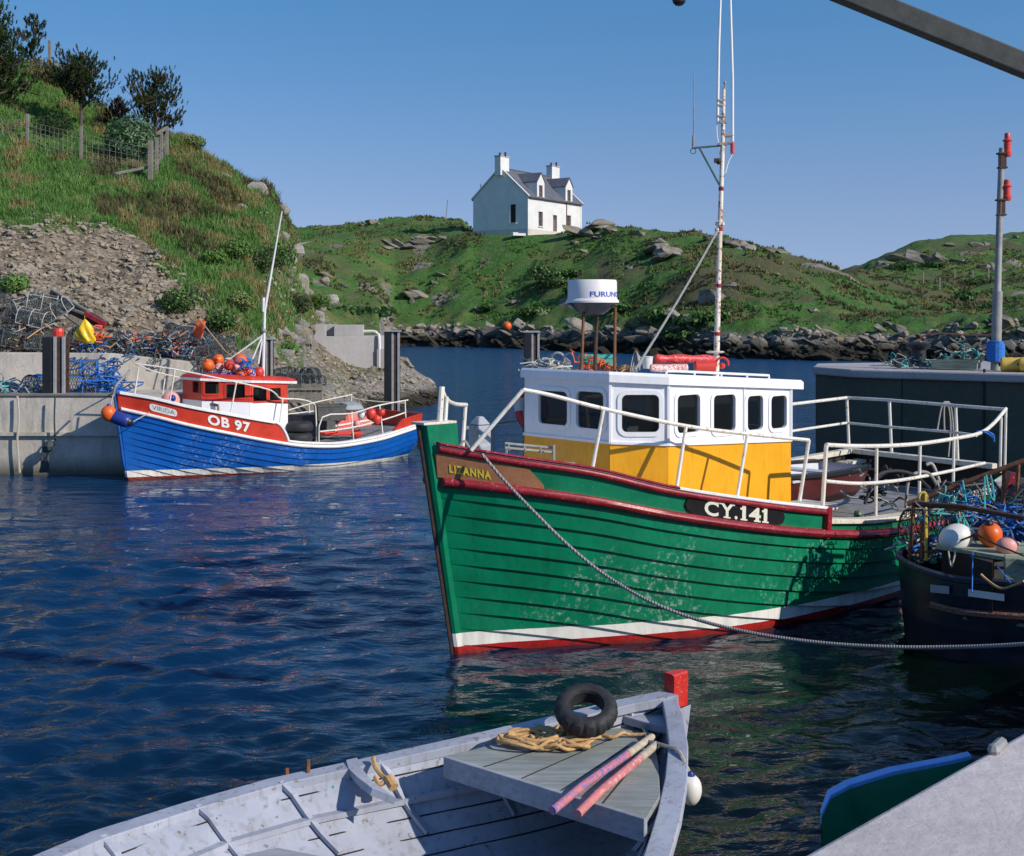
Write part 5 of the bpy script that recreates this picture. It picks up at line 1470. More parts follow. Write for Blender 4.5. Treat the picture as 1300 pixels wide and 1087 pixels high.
# concrete block with parapet and pipe
bk = empty('concrete_block', (-6.3, 47.2, .5), 0, 'pale concrete retaining block with a stepped parapet above the beach', 'wall')
A_, B_ = G(390, 426, 46.8), G(480, 426, 47.4)
mb = MB(); mb.prism([A_[:2], B_[:2], (B_.x + .15, B_.y + 2.4), (A_.x - .3, A_.y + 2.4)], .1, lambda p: zof(47, 427)); mb.build('wall_body', M['concblock'], bk, bev=.02)
mb = MB()
p0, p1 = G(391, 426, 46.9), G(413, 426, 47.05); mb.prism([p0[:2], p1[:2], (p1.x, p1.y + .35), (p0.x, p0.y + .35)], zof(47, 427), zof(47, 412))
p0, p1 = G(424, 426, 47.15), G(461, 426, 47.35); mb.prism([p0[:2], p1[:2], (p1.x, p1.y + .35), (p0.x, p0.y + .35)], zof(47, 427), zof(47, 412.5))
p0, p1 = G(413, 426, 47.5), G(424, 426, 47.55); mb.prism([p0[:2], p1[:2], (p1.x, p1.y + .2), (p0.x, p0.y + .2)], zof(47, 427), zof(47, 412))
mb.build('parapet', M['concblock'], bk, bev=.015)
mb = MB(); mb.tube(smoothpath([G(460, 421, 47.5), G(474, 421, 47.45), G(479, 424, 47.4), G(481.5, 431, 47.3), G(482, 476, 47.3)], 5), .06, 8); mb.build('pipe', M['whitecable'], bk)
mb = MB(); mb.box(G(484, 463, 47.5), (.28, .5, 1.2)); mb.build('side_pier', M['concblock'], bk)

# ------------------------------------------------------------------ lobster creels
def creel(name, label, frame, L=.66, Wd=.44, H=.36, netm=None, group=None, loc=(0, 0, 0)):
    root = empty(name, loc, 0, label, 'creel', group); W = mat_of(root)
    def P(x, y, z): return W @ Vector((x, y, z))
    def arch(x, k=1.0, n=9):
        return [(x, -Wd / 2 * k * math.cos(PI * i / n) , H * k * math.sin(PI * i / n) ** .8 + .012) for i in range(n + 1)]
    mb = MB()
    for x in (-L / 2, 0, L / 2): mb.tube([P(*p) for p in arch(x)], .013, 5)
    for y in (-Wd / 2, Wd / 2): mb.tube([P(-L / 2, y, .012), P(L / 2, y, .012)], .015, 5)
    for x in (-L / 2, 0, L / 2): mb.tube([P(x, -Wd / 2, .012), P(x, Wd / 2, .012)], .013, 5)
    for i in (3, 6): 
        y, z = arch(0)[i][1:]; mb.tube([P(-L / 2, y, z), P(L / 2, y, z)], .01, 5)
    mb.build('frame', frame, root)
    mb = MB(); n = 12; m_ = 8
    def S(u, v):
        a = PI * v; return P(-L / 2 + L * u, -Wd / 2 * .98 * math.cos(a), H * .97 * max(0, math.sin(a)) ** .8 + .014)
    for k in range(-m_, n + 1):
        for sgn in (1, -1):
            pts = []
            for t in range(m_ + 1):
                u = (k + t) / n if sgn > 0 else 1 - (k + t) / n
                if 0 <= u <= 1: pts.append(S(u, t / m_))
            if len(pts) > 1: mb.tube(pts, .0055, 3, caps=False)
    for x in (-L / 2, L / 2):
        for k in range(1, 7):
            a = arch(x)[k + 1]; mb.tube([P(x, a[1], a[2]), P(x, a[1] * .2 + (k - 3.5) * .03, .02)], .005, 3, caps=False)
            y = -Wd / 2 + Wd * k / 7; 
        for k in range(1, 4): mb.tube([P(x, -Wd / 2 * math.cos(math.asin(k / 4)) , H * k / 4), P(x, Wd / 2 * math.cos(math.asin(k / 4)), H * k / 4)], .005, 3, caps=False)
    # funnel eye
    mb.tube([P(.08 * math.cos(2 * PI * k / 10), -Wd / 2 * .8, .15 + .07 * math.sin(2 * PI * k / 10)) for k in range(10)], .008, 4, closed=True)
    mb.build('netting', netm or M['net'], root)
    return root
cp = creel('lobster_creel', 'pale framed creel lying on the heap left of the yellow oilskin', M['creel_frame'], loc=G(52, 392, 29.6))
cd_ = creel('lobster_creel', 'dark wire creel in the long heap on the upper quay step', M['creel_dark'], netm=M['net'], group='creels heaped on the upper step', loc=G(20, 440, 28.6))
cb = creel('lobster_creel', 'blue framed creel standing right of the left mooring pile, upper of two', M['bluerope'], loc=G(103, 478, 26.6), netm=M['net'])
cb.rotation_euler = (0, 0, R(12))
rg = random.Random(21)
dup(cb, G(104, 497, 26.5), (0, 0, R(4)), 'blue framed creel standing right of the left mooring pile, lower of two')
dup(cb, G(48, 497, 26.5), (R(4), 0, R(80)), 'blue framed creel left of the left mooring pile')
dup(cb, G(118, 505, 26.2), (0, R(8), R(30)), 'blue framed creel lowest beside the bow of the blue boat', scale=.8)
cp.rotation_euler = (R(15), R(10), R(20))
for (x, y, D, rt, l) in ((76, 402, 29.3, (R(20), R(-28), R(-10)), 'pale framed creel tilted up to the right on top of the heap'), (42, 412, 29.2, (R(10), R(12), R(-8)), 'pale framed creel with a cream rag across it'),
                         (250, 446, 29.4, (R(-5), R(4), R(8)), 'square pale creel on the heap behind the left bow rail'), (228, 462, 28.6, (R(10), R(-6), R(-5)), 'pale creel lying lowest on the heap behind the bow rail'),
                         (36, 395, 29.8, (R(25), R(-15), R(40)), 'pale creel at the upper left behind its tilted neighbours')):
    dup(cp, G(x, y, D), rt, l)
spots = [(8, 436), (30, 440), (52, 441), (12, 420), (34, 424), (90, 446), (6, 402), (62, 424), (112, 448), (22, 408), (160, 452), (178, 446), (270, 452), (262, 438), (236, 440), (214, 440), (224, 428), (200, 452), (246, 428), (284, 446),
         (278, 462), (202, 436), (190, 462), (160, 436), (96, 432), (128, 440), (2, 385), (266, 470), (146, 446)]
for i, (x, y) in enumerate(spots):
    D = 28.3 + (450 - y) * .045 + rg.uniform(-.2, .3) 
    dup(cd_, G(x, y + 4, D), (rg.uniform(-.5, .5) + (1.4 if i % 5 == 0 else 0), rg.uniform(-.35, .35), rg.uniform(0, 3.1)), 'dark wire creel in the long heap on the upper quay step', 'creels heaped on the upper step', scale=rg.uniform(.85, 1.05))
cd_.rotation_euler = (R(10), R(10), R(25))
for i in range(9):
    x = 372 + i % 5 * 8.5; y = 489 - (i // 5) * 9
    dup(cd_, G(x, y, 34 + .1 * i), (0, 0, R(80 + 4 * i)), 'rusty grey creel in the stack on the beach behind the blue boat', 'creels stacked on the beach', scale=.8)
for i in range(7):
    x = 300 + i * 11; dup(cd_, G(x, 492 - (i % 2) * 7, 30.2 + .1 * i), (R(5), R(6 * (i % 3)), R(40 + 25 * i)), 'rusty grey creel in the stack on the beach behind the blue boat', 'creels stacked on the beach', scale=.95)
fp0 = empty('pallet', G(388, 510, 32.4), 0, 'upright pallet of weathered pale boards behind the blue boat', 'pallet')
for i in range(6):
    mb = MB(); mb.box(G(370 + i * 7.2, 499 + (i % 2) * .6, 32.4 + .03 * i), (.135, .03, .5)); mb.build('board', M['wood'], fp0, bev=.005)
mb = MB(); mb.beam(G(366, 494, 32.33), G(410, 494, 32.5), .03, .06); mb.build('batten', M['wood'], fp0)
# ropes and nets heaped between creels
def heap(name, cpts, rad, mats, n, seed, label, r=.016, seglen=.35, cat='net', sq=.45):
    rg = random.Random(seed); mb = MB()
    for k in range(n):
        c = Vector(rg.choice(cpts)); p = c + Vector((rg.gauss(0, rad), rg.gauss(0, rad * .5), abs(rg.gauss(0, rad * sq))))
        pts = [p]
        for j in range(5): pts.append(pts[-1] + Vector((rg.gauss(0, seglen * .5), rg.gauss(0, seglen * .4), rg.gauss(0, seglen * .3))))
        for q in pts: q.z = max(q.z, c.z - .05)
        mb.tube(smoothpath(pts, 3), r, 4, caps=False, m=rg.randrange(len(mats)))
    o = mb.build(name, mats, None); return tag(o, label, cat)
heap('rope_heap', [G(x, 452, 28.2) for x in (130, 145, 160, 175)], .22, [M['bluenet'], M['greyrope'], M['net'], M['net'], M['manila'], M['bluerope'], M['grille']], 150, 3, 'tangled blue and grey rope heap on the upper step above the blue bow')
heap('net_heap', [G(x, 448, 28.5) for x in (180, 195, 210, 225)], .25, [M['grille'], M['bluenet'], M['net'], M['orangecloth'], M['greyrope']], 170, 5, 'pale grey and blue net heap left of the square pale creel')
heap('blue_rope_coil', [G(x, y, 26.4) for x, y in ((137, 480), (142, 492), (128, 500), (116, 504))], .1, [M['bluerope'], M['bluerope'], M['bluenet']], 60, 8, 'bright blue rope hanging down the step above the blue bow', cat='rope', sq=1.0)
heap('rope_scraps', [G(x, 503, 25.9) for x in (10, 22, 36)], .16, [M['tealrope'], M['grille'], M['bluenet']], 24, 9, 'pale rope scraps on the quay edge at the far left', cat='rope')
heap('brown_net_heap', [G(x, 440, 28.9) for x in (10, 25, 40)], .22, [M['darkrust'], M['net'], M['manila'], M['grille']], 110, 10, 'brown netting bundled among the creels at the far left')
heap('red_rope_bundle', [G(117, 432, 28.0)], .08, [M['redfloat'], M['orangecloth']], 40, 12, 'red and orange rope bundle under the yellow oilskin', cat='rope', sq=1.4, seglen=.12)
# yellow oilskin draped over creels
mb = MB(); 
def blob(pts, r, n=9): mb.tube(smoothpath([G(*p) for p in pts], 4), r, n)
r5 = lambda k, a, b: [a + (b - a) * math.sin(PI * (i + .5) / k) for i in range(k)]
for (c_, hgt, wid, sd) in ((G(114, 436, 27.9), .62, .2, 3), (G(107, 434, 27.95), .38, .16, 9)):
    rows = []
    for j in range(19):
        t = j / 18; row = []
        for k in range(30):
            an = 2 * PI * k / 30; fold = 1 + .32 * math.sin(an * 5 + t * 5 + sd) * (1 - t * .4) + .25 * noise.noise(Vector((math.cos(an) * 2, math.sin(an) * 2, t * 4 + sd)))
            rr = wid * (math.sin(PI * min(1, t * 1.0 + .12)) ** .7 * (1 - .45 * t) + .02) * fold
            row.append(c_ + Vector((rr * math.cos(an) - .16 * t * t + .06 * math.sin(4 * t + sd), rr * .7 * math.sin(an), hgt * t)))
        rows.append(row)
    mb.grid(rows, closed=True)
o = mb.build('oilskin', M['oilskin'], smooth=True); tag(o, 'crumpled yellow oilskin draped over the creels above the left pile', 'oilskin')
# wrecked wooden hull piece on the slope
wk = empty('boat_wreck', G(95, 395, 30.6), 0, 'broken upturned wooden boat bow with a red end lying on the stones', 'wreck')
mb = MB(); mb.face([G(62, 366, 31), G(68, 372, 30.6), G(134, 412, 30.2), G(131, 419, 30.2), G(66, 388, 30.7)]); mb.face([G(62, 366, 31), G(131, 405, 31.2), G(134, 412, 30.2), G(68, 372, 30.6)]); mb.build('hull_planks', M['black'], wk)
mb = MB(); mb.beam(G(62, 366, 30.9), G(112, 396, 30.4), .1, .06); mb.build('gunwale', M['wood'], wk)
mb = MB(); mb.beam(G(66, 383, 30.5), G(108, 399, 30.2), .09, .05); mb.build('rubbing_strake', M['wood'], wk)
mb = MB(); mb.beam(G(108, 398, 30.2), G(134, 412, 30.15), .12, .1); mb.build('red_end', M['crimson'], wk)
mb = MB(); mb.beam(G(56, 377, 30.6), G(73, 353, 30.7), .2, .08); mb.beam(G(38, 384, 30.3), G(47, 365, 30.5), .09, .05); mb.build('transom_plank', M['wood'], wk)
for a, b, l in (((0, 487, 26.7), (60, 498, 26.4), 'long pale timber lying on the quay left of the pile'), ((40, 372, 30.2), (110, 420, 28.6), 'thin grey pole lying across the creels and the wreck')):
    mb = MB(); mb.beam(G(*a), G(*b), .16 if 'timber' in l else .04, .12 if 'timber' in l else .04)
    tag(mb.build('timber', M['wood'], bev=.01), l, 'timber')
# dan buoy with orange flag leaning on the roof
db = empty('dan_buoy', G(287, 455, 26.6), 0, 'dan buoy pole with an orange flag leaning behind the float heap', 'dan buoy')
mb = MB(); mb.tube([G(303, 460, 25.9), G(285, 445, 26.4), G(252, 404, 27.2)], .014, 6); mb.build('pole', M['manila'], db)
mb = MB(); rows = []
for i in range(9):
    t = i / 8; top = G(252 + 5 * t * 2, 404.5 + 3.5 * t, 27.2 - .04 * t); bot = G(244 + 12 * t, 424 + 7 * (t > .45), 27.2 + .08 * math.sin(5 * t))
    rows.append([top + (bot - top) * j / 6 + Vector((0, .05 * math.sin(j * 1.2 + t * 4), 0)) for j in range(7)])
mb.grid(rows); fo = mb.build('flag', M['orangecloth'], db, smooth=True); md = fo.modifiers.new('solid', 'SOLIDIFY'); md.thickness = .004
mb = MB(); mb.sphere(G(252, 403, 27.2), .035, 8); mb.build('pole_tip', M['black'], db)
# ropes on the quay face
mb = MB(); mb.tube(smoothpath([G(22, 503, 25.3), G(24, 530, 25.27), G(22, 560, 25.27), G(25, 600, 25.27)], 5), .022, 6); tag(mb.build('mooring_rope', M['rope']), 'pale rope hanging down the quay face at the far left', 'rope')
mb = MB(); mb.tube(smoothpath([G(70, 503, 25.2), G(69, 530, 25.2), G(70, 560, 25.2)], 4), .018, 6)
for k in range(9): mb.tube([G(60 + rg.uniform(-3, 6), 562, 25.1), G(58 + rg.uniform(-6, 4), 580, 25.1), G(55 + rg.uniform(-5, 10), 600, 25.1)], .03, 5)
mb.sphere(G(63, 566, 25.1), .12, 8); tag(mb.build('hanging_rope', M['net']), 'dark weedy rope tassel hanging at the left of the hull shadow', 'rope')
mb = MB(); mb.tube(smoothpath([G(515, 512, 31.5), G(470, 509, 30.5), G(447, 505, 29.5)], 6), .012, 5); tag(mb.build('mooring_line', M['rope']), 'thin line from the blue boat stern to the tall mooring pile', 'rope')
mb = MB(); mb.sphere(G(644, 414, 116), .42, 18); tag(mb.build('shore_buoy', M['orange'], smooth=True), 'lone orange buoy lying on the rocks of the far shore', 'buoy')
# ================================================================== roof gear on the green boat
def onroof(px, py, D): return G(px, py, D)
fishbox(G(758, 466, 13.9), (.32, .24, .14), R(10), M['tealcrate'], 'teal green crate on the green boat roof under the radar', 'crate')
bc = empty('bucket', G(822, 468, 14.0), 0, 'small white bucket on the roof left of the red roll', 'bucket')
mb = MB(); mb.lathe([(.001, 0), (.052, 0), (.062, .125), (.068, .13), (.066, .137), (.056, .13), (.048, .02), (.001, .02)], G(822, 468, 14.0), 18); mb.build('body', M['whitefloat'], bc, smooth=40)
hp = MB(); hp.tube([G(708 + 8.5 * math.cos(a), 456.5 + 8.5 * math.sin(a), 13.7 + .03 * math.sin(a)) for a in [k * PI / 12 for k in range(24)]], .014, 7, closed=True)
tag(hp.build('hoop', M['grille']), 'pale blue grey hoop standing at the front of the green boat roof', 'hoop')
heap('roof_rope', [G(x, 468, 13.6) for x in (690, 700, 712, 722)], .05, [M['grille'], M['rope'], M['whitefloat']], 40, 31, 'pale tangled rope and floats at the front of the green boat roof', r=.009, seglen=.1, cat='rope', sq=.5)
heap('orange_twine', [G(x, 468, 13.6) for x in (745, 760, 772)], .05, [M['orangecloth'], M['rust']], 34, 32, 'rust orange twine heaped around the radar legs', r=.006, seglen=.12, cat='rope', sq=.5)
mb = MB()
for k in range(4): mb.tube([G(795 + (10 - k) * math.cos(a), 470 + (2.6 - .3 * k) * math.sin(a) - k * 1.3, 13.7 + .1 * math.sin(a)) for a in [j * PI / 10 for j in range(20)]], .012, 6, closed=True)
tag(mb.build('rope_coil', M['manila']), 'small coil of tan rope beside the forestay foot on the roof', 'rope')
lr = empty('inflated_tube', G(870, 466, 14.2), 0, 'red and white inflatable tube with a red canister lying on the roof', 'liferaft')
mb = MB(); P_ = smoothpath([G(832, 456, 14.0), G(850, 456, 14.05), G(880, 456, 14.15), G(905, 457, 14.3)], 5); mb.tube(P_, [.05 + .008 * math.sin(i * 1.1) for i in range(len(P_))], 12); mb.build('upper_tube', paint('faded_red_vinyl', (.6, .02, .02), .45, .56, (.6, .5, .45), .2, 6), lr, smooth=60)
mb = MB(); mb.tube([G(826, 467, 13.8), G(850, 468, 13.85), G(872, 467, 13.9)], [.04, .05, .045], 12); mb.build('lower_tube', paint('vinyl_white_red', (.7, .6, .55), .5, .5, (.55, .03, .02), .1, 7), lr, smooth=60)
mb = MB(); c = G(896, 466, 13.95); mb.tube([c + Vector((-.13, 0, 0)), c + Vector((-.12, 0, 0)), c + Vector((.1, .02, 0)), c + Vector((.11, .02, 0))], [.06, .075, .075, .06], 16); mb.build('canister', M['redfloat'], lr, smooth=40)
mb = MB(); c = G(917, 468, 14.0)
for k in range(2): mb.tube([c + Vector((.07 * math.cos(a), .02 * k, .055 + .07 * math.sin(a))) for a in [j * PI / 8 - .3 for j in range(11)]], .012, 6)
mb.sphere(c + Vector((0, 0, .03)), .035, 10); mb.build('handle', M['redfloat'], lr)
mb = MB()
for k in range(7): mb.tube(smoothpath([G(824 + 2 * k, 476 + (k % 3), 13.35), G(827 + 2 * k, 473.5 + (k % 2) * 3, 13.33), G(830 + 2 * k, 477, 13.35)], 3), .008, 5)
tag(mb.build('blue_lashing', M['bluerope']), 'scrap of bright blue rope on the near edge of the roof', 'rope')
mb = MB()
for k in range(5): mb.tube(smoothpath([G(800 + k * 2, 472, 13.5), G(803 + k * 3, 455 + k, 13.6), G(808 + k, 446 + 2 * k, 13.6), G(812, 470, 13.5)], 4), .008, 5)
tag(mb.build('grey_lashing', M['greyrope']), 'grey rope lashing at the foot of the forestay', 'rope')
# lifebuoy on the forward port corner
lb = MB(); c = G(677, 518, 14.15)
T_ = Matrix.Rotation(R(42.5), 3, 'Z')
rows = []
for k in range(28):
    a = 2 * PI * k / 28; rows.append([c + T_ @ Vector((.05 * math.cos(b_), (.22 + .05 * math.sin(b_)) * math.cos(a), (.22 + .05 * math.sin(b_)) * math.sin(a))) for b_ in [j * PI / 5 for j in range(10)]])
rows.append(rows[0])
for k in range(28): lb.grid(rows[k:k + 2], closed=True, m=(1 if (k // 3) % 3 == 0 else 0))
lb.v = [Vector(v) - Vector((.02, 0, 0)) for v in lb.v]
tag(lb.build('lifebuoy', [M['redfloat'], M['whitefloat']], smooth=True), 'red and white lifebuoy hung at the far front corner of the wheelhouse', 'lifebuoy')

# small tender lying on the green boat's aft deck
def skiff(name, label, rim, keelz, zf, mats, th=.04, root_at=None, cat='dinghy', rubm=None, floor=None, ribs=0, gunw=.06, deck=None):
    """open boat from rim points: list of (port(x,y,z), starboard(x,y,z)) from stern to bow"""
    c = root_at or rim[len(rim) // 2][0]
    root = empty(name, c, 0, label, cat)
    n = len(rim); k = 7
    out, inn = [], []
    for (p, q, kz) in rim:
        p = Vector(p); q = Vector(q); m = (p + q) / 2
        rowo, rowi = [], []
        for j in range(2 * k + 1):
            t = j / (2 * k); s_ = 2 * t - 1
            w_ = math.copysign(abs(s_) ** .55, s_) if abs(s_) > 0 else 0
            a = p + (q - p) * ((w_ + 1) / 2); zz = kz + ((p.z + (q.z - p.z) * t) - kz) * abs(s_) ** 1.6
            rowo.append(Vector((a.x, a.y, zz)))
            b_ = m + (a - m) * max(0, 1 - th * 2.2 / max(.1, (q - p).length)); rowi.append(Vector((b_.x, b_.y, min(zz + th, max(p.z, q.z)) if abs(s_) < .99 else zz)))
        out.append(rowo); inn.append(rowi)
    mb = MB(); mb.grid(out, m=0); mb.grid([list(reversed(r)) for r in inn], m=1)
    mb.face(out[0], 0); mb.face(list(reversed(inn[0])), 1)
    mb.build('hull', mats, root, merge=False, smooth=50)
    for e in (0, 1):
        mb = MB(); rows = []
        for i, r in enumerate(rim):
            p = Vector(r[e]); o_ = Vector(r[1 - e]); d = (p - o_); d.z = 0; d = d.normalized() if d.length > .01 else Vector((1, 0, 0))
            rows.append([p + d * .03 + Vector((0, 0, -.035)), p + d * .03 + Vector((0, 0, .02)), p - d * gunw + Vector((0, 0, .02)), p - d * gunw + Vector((0, 0, -.035))])
        mb.grid(rows, closed=True); mb.face(rows[0]); mb.face(rows[-1])
        mb.build('gunwale', rubm or mats[0], root, bev=.006)
    return root, out, inn
rim = []
for i in range(9):
    t = i / 8; w_ = .5 * math.sin(PI * (.32 + .68 * (1 - t) * .72 + .0)) * (1 if t < .9 else .45) if t < .98 else .04
    w_ = [.42, .5, .54, .56, .55, .5, .4, .24, .03][i]
    x = 6.9 - 2.6 * t; zt_ = 1.27 + .05 * t * t
    rim.append((GB.W(x, w_ - .15, zt_), GB.W(x, -w_ - .15, zt_), .80))
M['skiffmaroon'] = paint('maroon_paint', (.1, .012, .012), .5, .62, (.2, .1, .08), .2, 4)
tr_, _, _ = skiff('tender', 'small skiff with maroon bottom lying on the aft deck of the green boat', rim, .8, 0, [M['skiffmaroon'], M['palegrey']], root_at=GB.W(5.6, 0, .8), rubm=M['black'])
mb = MB(); mb.beam(GB.W(5.2, .32, 1.22), GB.W(5.2, -.62, 1.22), .22, .03); mb.beam(GB.W(6.2, .36, 1.22), GB.W(6.2, -.66, 1.22), .2, .03); mb.build('thwart', M['palegrey'], tr_)
mb = MB(); c = GB.W(4.35, .9, 1.02); mb.box((c.x, c.y, 1.05), (.9, .5, .07), R(42.5)); mb.box((c.x, c.y, .95), (.8, .42, .16), R(42.5)); tag(mb.build('hatch_lid', M['deckcream'], bev=.015), 'cream slatted hatch lid on deck just behind the green bulwark', 'hatch')
# hoses and gear by the near aft rail
for i, (pts, mt, l) in enumerate(((([(1150, 650, 14.6), (1153, 612, 14.7), (1165, 600, 14.8), (1180, 602, 14.9), (1192, 622, 15), (1200, 645, 15)]), 'greyrope', 'grey hose looped high over the near aft rail'), (([(1098, 640, 14.2), (1112, 606, 14.3), (1135, 598, 14.5), (1160, 603, 14.7), (1180, 620, 14.9)]), 'rubber', 'black hose arched inside the near aft rail'), (([(1176, 590, 15.2), (1184, 590, 15.2), (1192, 610, 15.2), (1196, 632, 15.2)]), 'rope', 'short tan rope loop near the yellow strap'))):
    mb = MB(); mb.tube(smoothpath([G(*p) for p in pts], 6), .02, 7); tag(mb.build('hose', M[mt]), l, 'hose')
heap('hanging_ropes', [G(x, 640, 14.5) for x in (1098, 1108, 1122, 1134)], .04, [M['rubber'], M['greyrope'], M['net']], 26, 41, 'dark ropes hung inside the near aft rail of the green boat', r=.012, seglen=.12, cat='rope', sq=5)
mb = MB(); mb.beam(G(1090, 655, 13.95), G(1119, 667, 13.9), .05, .06); mb.sphere(G(1089, 653, 13.95), .05, 8); tag(mb.build('tiller_bar', paint('dark_green_bar', (.01, .07, .035), .5)), 'dark green bar with a red knob on the aft gunwale', 'bar')
mb = MB()
for dx in (0, 3): mb.tube(smoothpath([G(1190 + dx * 3, 546, 17.9), G(1196 + dx, 515, 17.85), G(1203 + dx, 513, 17.85), G(1207 + dx, 540, 17.9), G(1204 + dx * 2, 580, 17.9)], 6), .012, 6)
tag(mb.build('stern_line', M['rope']), 'pale rope looped over the far stern rail', 'rope')
mb = MB()
for k in range(6): mb.tube(smoothpath([G(1240 + k, 548, 15.95), G(1250 + 2 * k, 549 + k % 3, 15.9), G(1262, 556 + k, 15.9)], 4), .012, 5)
tag(mb.build('blue_tie', M['bluerope']), 'blue rope tied around the near stern rail bend', 'rope')

# ------------------------------------------------------------------ long mooring rope
pts = [(612, 577, 11.5), (640, 610, 11.35), (680, 652, 11.1), (722, 693, 10.9), (768, 730, 10.7), (822, 762, 10.4), (880, 785, 10.2), (950, 803, 9.9), (1030, 815, 9.6), (1110, 821, 9.3), (1200, 822, 9.0), (1300, 818, 8.6), (1420, 805, 8.1)]
mb = MB(); P_ = smoothpath([G(*p) for p in pts], 10)
mb.tube(P_, .0155, 8, m=0)
# lay of the rope: a second strand winding round
m, nt, b, out = newmat('twisted_rope')
wv = nt.nodes.new('ShaderNodeTexWave'); wv.inputs['Scale'].default_value = 16; wv.inputs['Distortion'].default_value = 1.5; nt.links.new(coords(nt, rot=(0, .6, .7)), wv.inputs[0])
nt.links.new(mixc(nt, wv.outputs[0], (.24, .22, .2), (.34, .31, .29)), b.inputs['Base Color']); b.inputs['Roughness'].default_value = .9; bump(nt, b, wv.outputs[0], .6, .01)
tag(mb.build('mooring_rope', m, smooth=True), 'thick grey rope drooping from the green bow to the right edge', 'rope')

# ================================================================== near quay (under the camera)
mb = MB(); mb.prism([(.8, 3.68), (2.0, 4.86), (9, 11.6), (14, 15.4), (30, 14), (30, -20), (-20, -20), (-6, -3.2)], -2.5, 1.63)
nq = mb.build('near_quay', M['conctop'], bev=.025); tag(nq, 'pale worn concrete quay corner in the near right foreground', 'quay')
mb = MB(); a, b = G(1262, 930, 4.62), G(1272, 922, 4.7); a.z = b.z = 1.645; mb.tube([a, b], .022, 8); mb.sphere(a, .026, 8)
tag(mb.build('iron_pin', M['galv']), 'short grey iron pin on the lip of the near quay', 'pin')
# right pier
pier = empty('pier', (9, 22, 0), 0, 'dark shaded concrete pier with pale coping at the right', 'pier')
PA = [(6.11, 22.2), (5.72, 23.3), (6.15, 24.7), (13, 27), (24, 22), (24, 15.0), (14.6, 15.9)]
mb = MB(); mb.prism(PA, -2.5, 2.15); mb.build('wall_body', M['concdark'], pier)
mb = MB(); mb.prism([(6.05, 22.12), (5.66, 23.28), (6.1, 24.76), (13, 27.1), (24.1, 22.1), (24.1, 14.9), (14.6, 15.8), ], 2.15, 2.3); mb.build('coping', M['concblock'], pier, bev=.03)
d_ = (Vector((14.6, 15.9, 0)) - Vector((6.11, 22.2, 0))).normalized(); nn = Vector((d_.y, -d_.x, 0))
mb = MB()
for t in (2.3, 4.6, 6.9): c = Vector((6.11, 22.2, 0)) + d_ * t; mb.beam(Vector((c.x, c.y, -.5)) - nn * -.004, Vector((c.x, c.y, 2.36)), .05, .03, up=d_)
for t in (.9, 3.4, 5.7): c = Vector((6.11, 22.2, 0)) + d_ * t; mb.beam(Vector((c.x, c.y, -.5)), Vector((c.x, c.y, 2.2)), .02, .015, up=d_)
mb.build('joint', M['blackhole'], pier)
# pole with two red lamps
PD = 21.6
lp = empty('light_pole', G(1263, 468, PD), 0, 'tall grey pole with two red lamps standing on the pier', 'light pole')
mb = MB(); mb.tube([G(1264, 470, PD), G(1266.5, 370, PD)], .085, 12); mb.tube([G(1266.5, 372, PD), G(1266.5, 368, PD), G(1270, 245, PD), G(1272, 188, PD)], [.085, .06, .055, .05], 12); mb.build('pole', M['galv'], lp, smooth=40)
for (x, y0, y1, bx, by0, by1) in ((1279, 169, 196, 1272.5, 195, 213), (1278.5, 228, 252, 1271, 254, 273)):
    mb = MB(); mb.box(G(bx, (by0 + by1) / 2, PD), (.11, .11, (by1 - by0) / FP * PD)); mb.box(G(bx, by0, PD), (.17, .15, .03)); mb.box(G(bx, by1, PD), (.15, .13, .03)); br = mb.build('bracket', M['darkrust'], lp, bev=.005)
    mb = MB(); c = G(x, y1, PD - .02); h = (y1 - y0) / FP * PD
    mb.lathe([(.001, -.04), (.06, -.04), (.07, 0), (.07, h * .12), (.06, h * .16), (.06, h * .6), (.082, h * .62), (.082, h * .67), (.05, h * .72), (.05, h * .95), (.04, h), (.001, h)], c, 14)
    mb.build('lamp', M['redfloat'], lp, smooth=30)
mb = MB()
for k in range(15): mb.tube([G(1264, 458 - k * 1.7, PD) + Vector((.135 * math.cos(a) * (1 - .25 * (k > 12)), .135 * math.sin(a), 0)) for a in [j * PI / 8 for j in range(16)]], .022, 6, closed=True)
mb.lathe([(.13, 0), (.13, .33)], G(1264, 458, PD), 14); tag(mb.build('blue_rope_wrap', M['bluerope']), 'bright blue rope wrapped thickly round the foot of the light pole', 'rope')
bo = empty('bollard', G(1166, 461, 23.4), 0, 'black iron bollard on the pier top', 'bollard')
mb = MB(); mb.lathe([(.2, 0), (.2, .03), (.14, .08), (.135, .26), (.22, .33), (.23, .37), (.14, .41), (.001, .42)], G(1166, 462, 23.4), 20); mb.build('casting', M['black'], bo, smooth=35)
def drum(c, r, L, ang, mat, label):
    root = empty('float_drum', c, 0, label, 'float'); d = Vector((math.cos(ang), math.sin(ang), 0)); q = d.to_track_quat('Z', 'Y').to_matrix()
    mb = MB(); mb.lathe([(.001, 0), (r * .7, 0), (r * .95, L * .06), (r, L * .15), (r * .94, L * .3), (r, L * .45), (r * .94, L * .6), (r, L * .8), (r * .9, L * .95), (.001, L)], c, 20, q); mb.build('body', mat, root, smooth=40)
    mb = MB(); mb.lathe([(r * .25, -.03), (r * .25, .0), ], Vector(c) , 10, q); mb.build('cap', M['black'], root)
drum(G(1270, 463, 21.2), .13, .38, R(-20), M['yellowfloat'], 'stained yellow plastic drum left of its twin on the pier edge')
drum(G(1294, 463, 21.0), .13, .38, R(-28), M['yellowfloat'], 'stained yellow plastic drum at the right edge of the photo')
fishbox(G(1214, 468, 21.9), (.75, .4, .16), R(-30), M['mossboard'], 'weathered green wooden crate lying on the pier', 'crate')
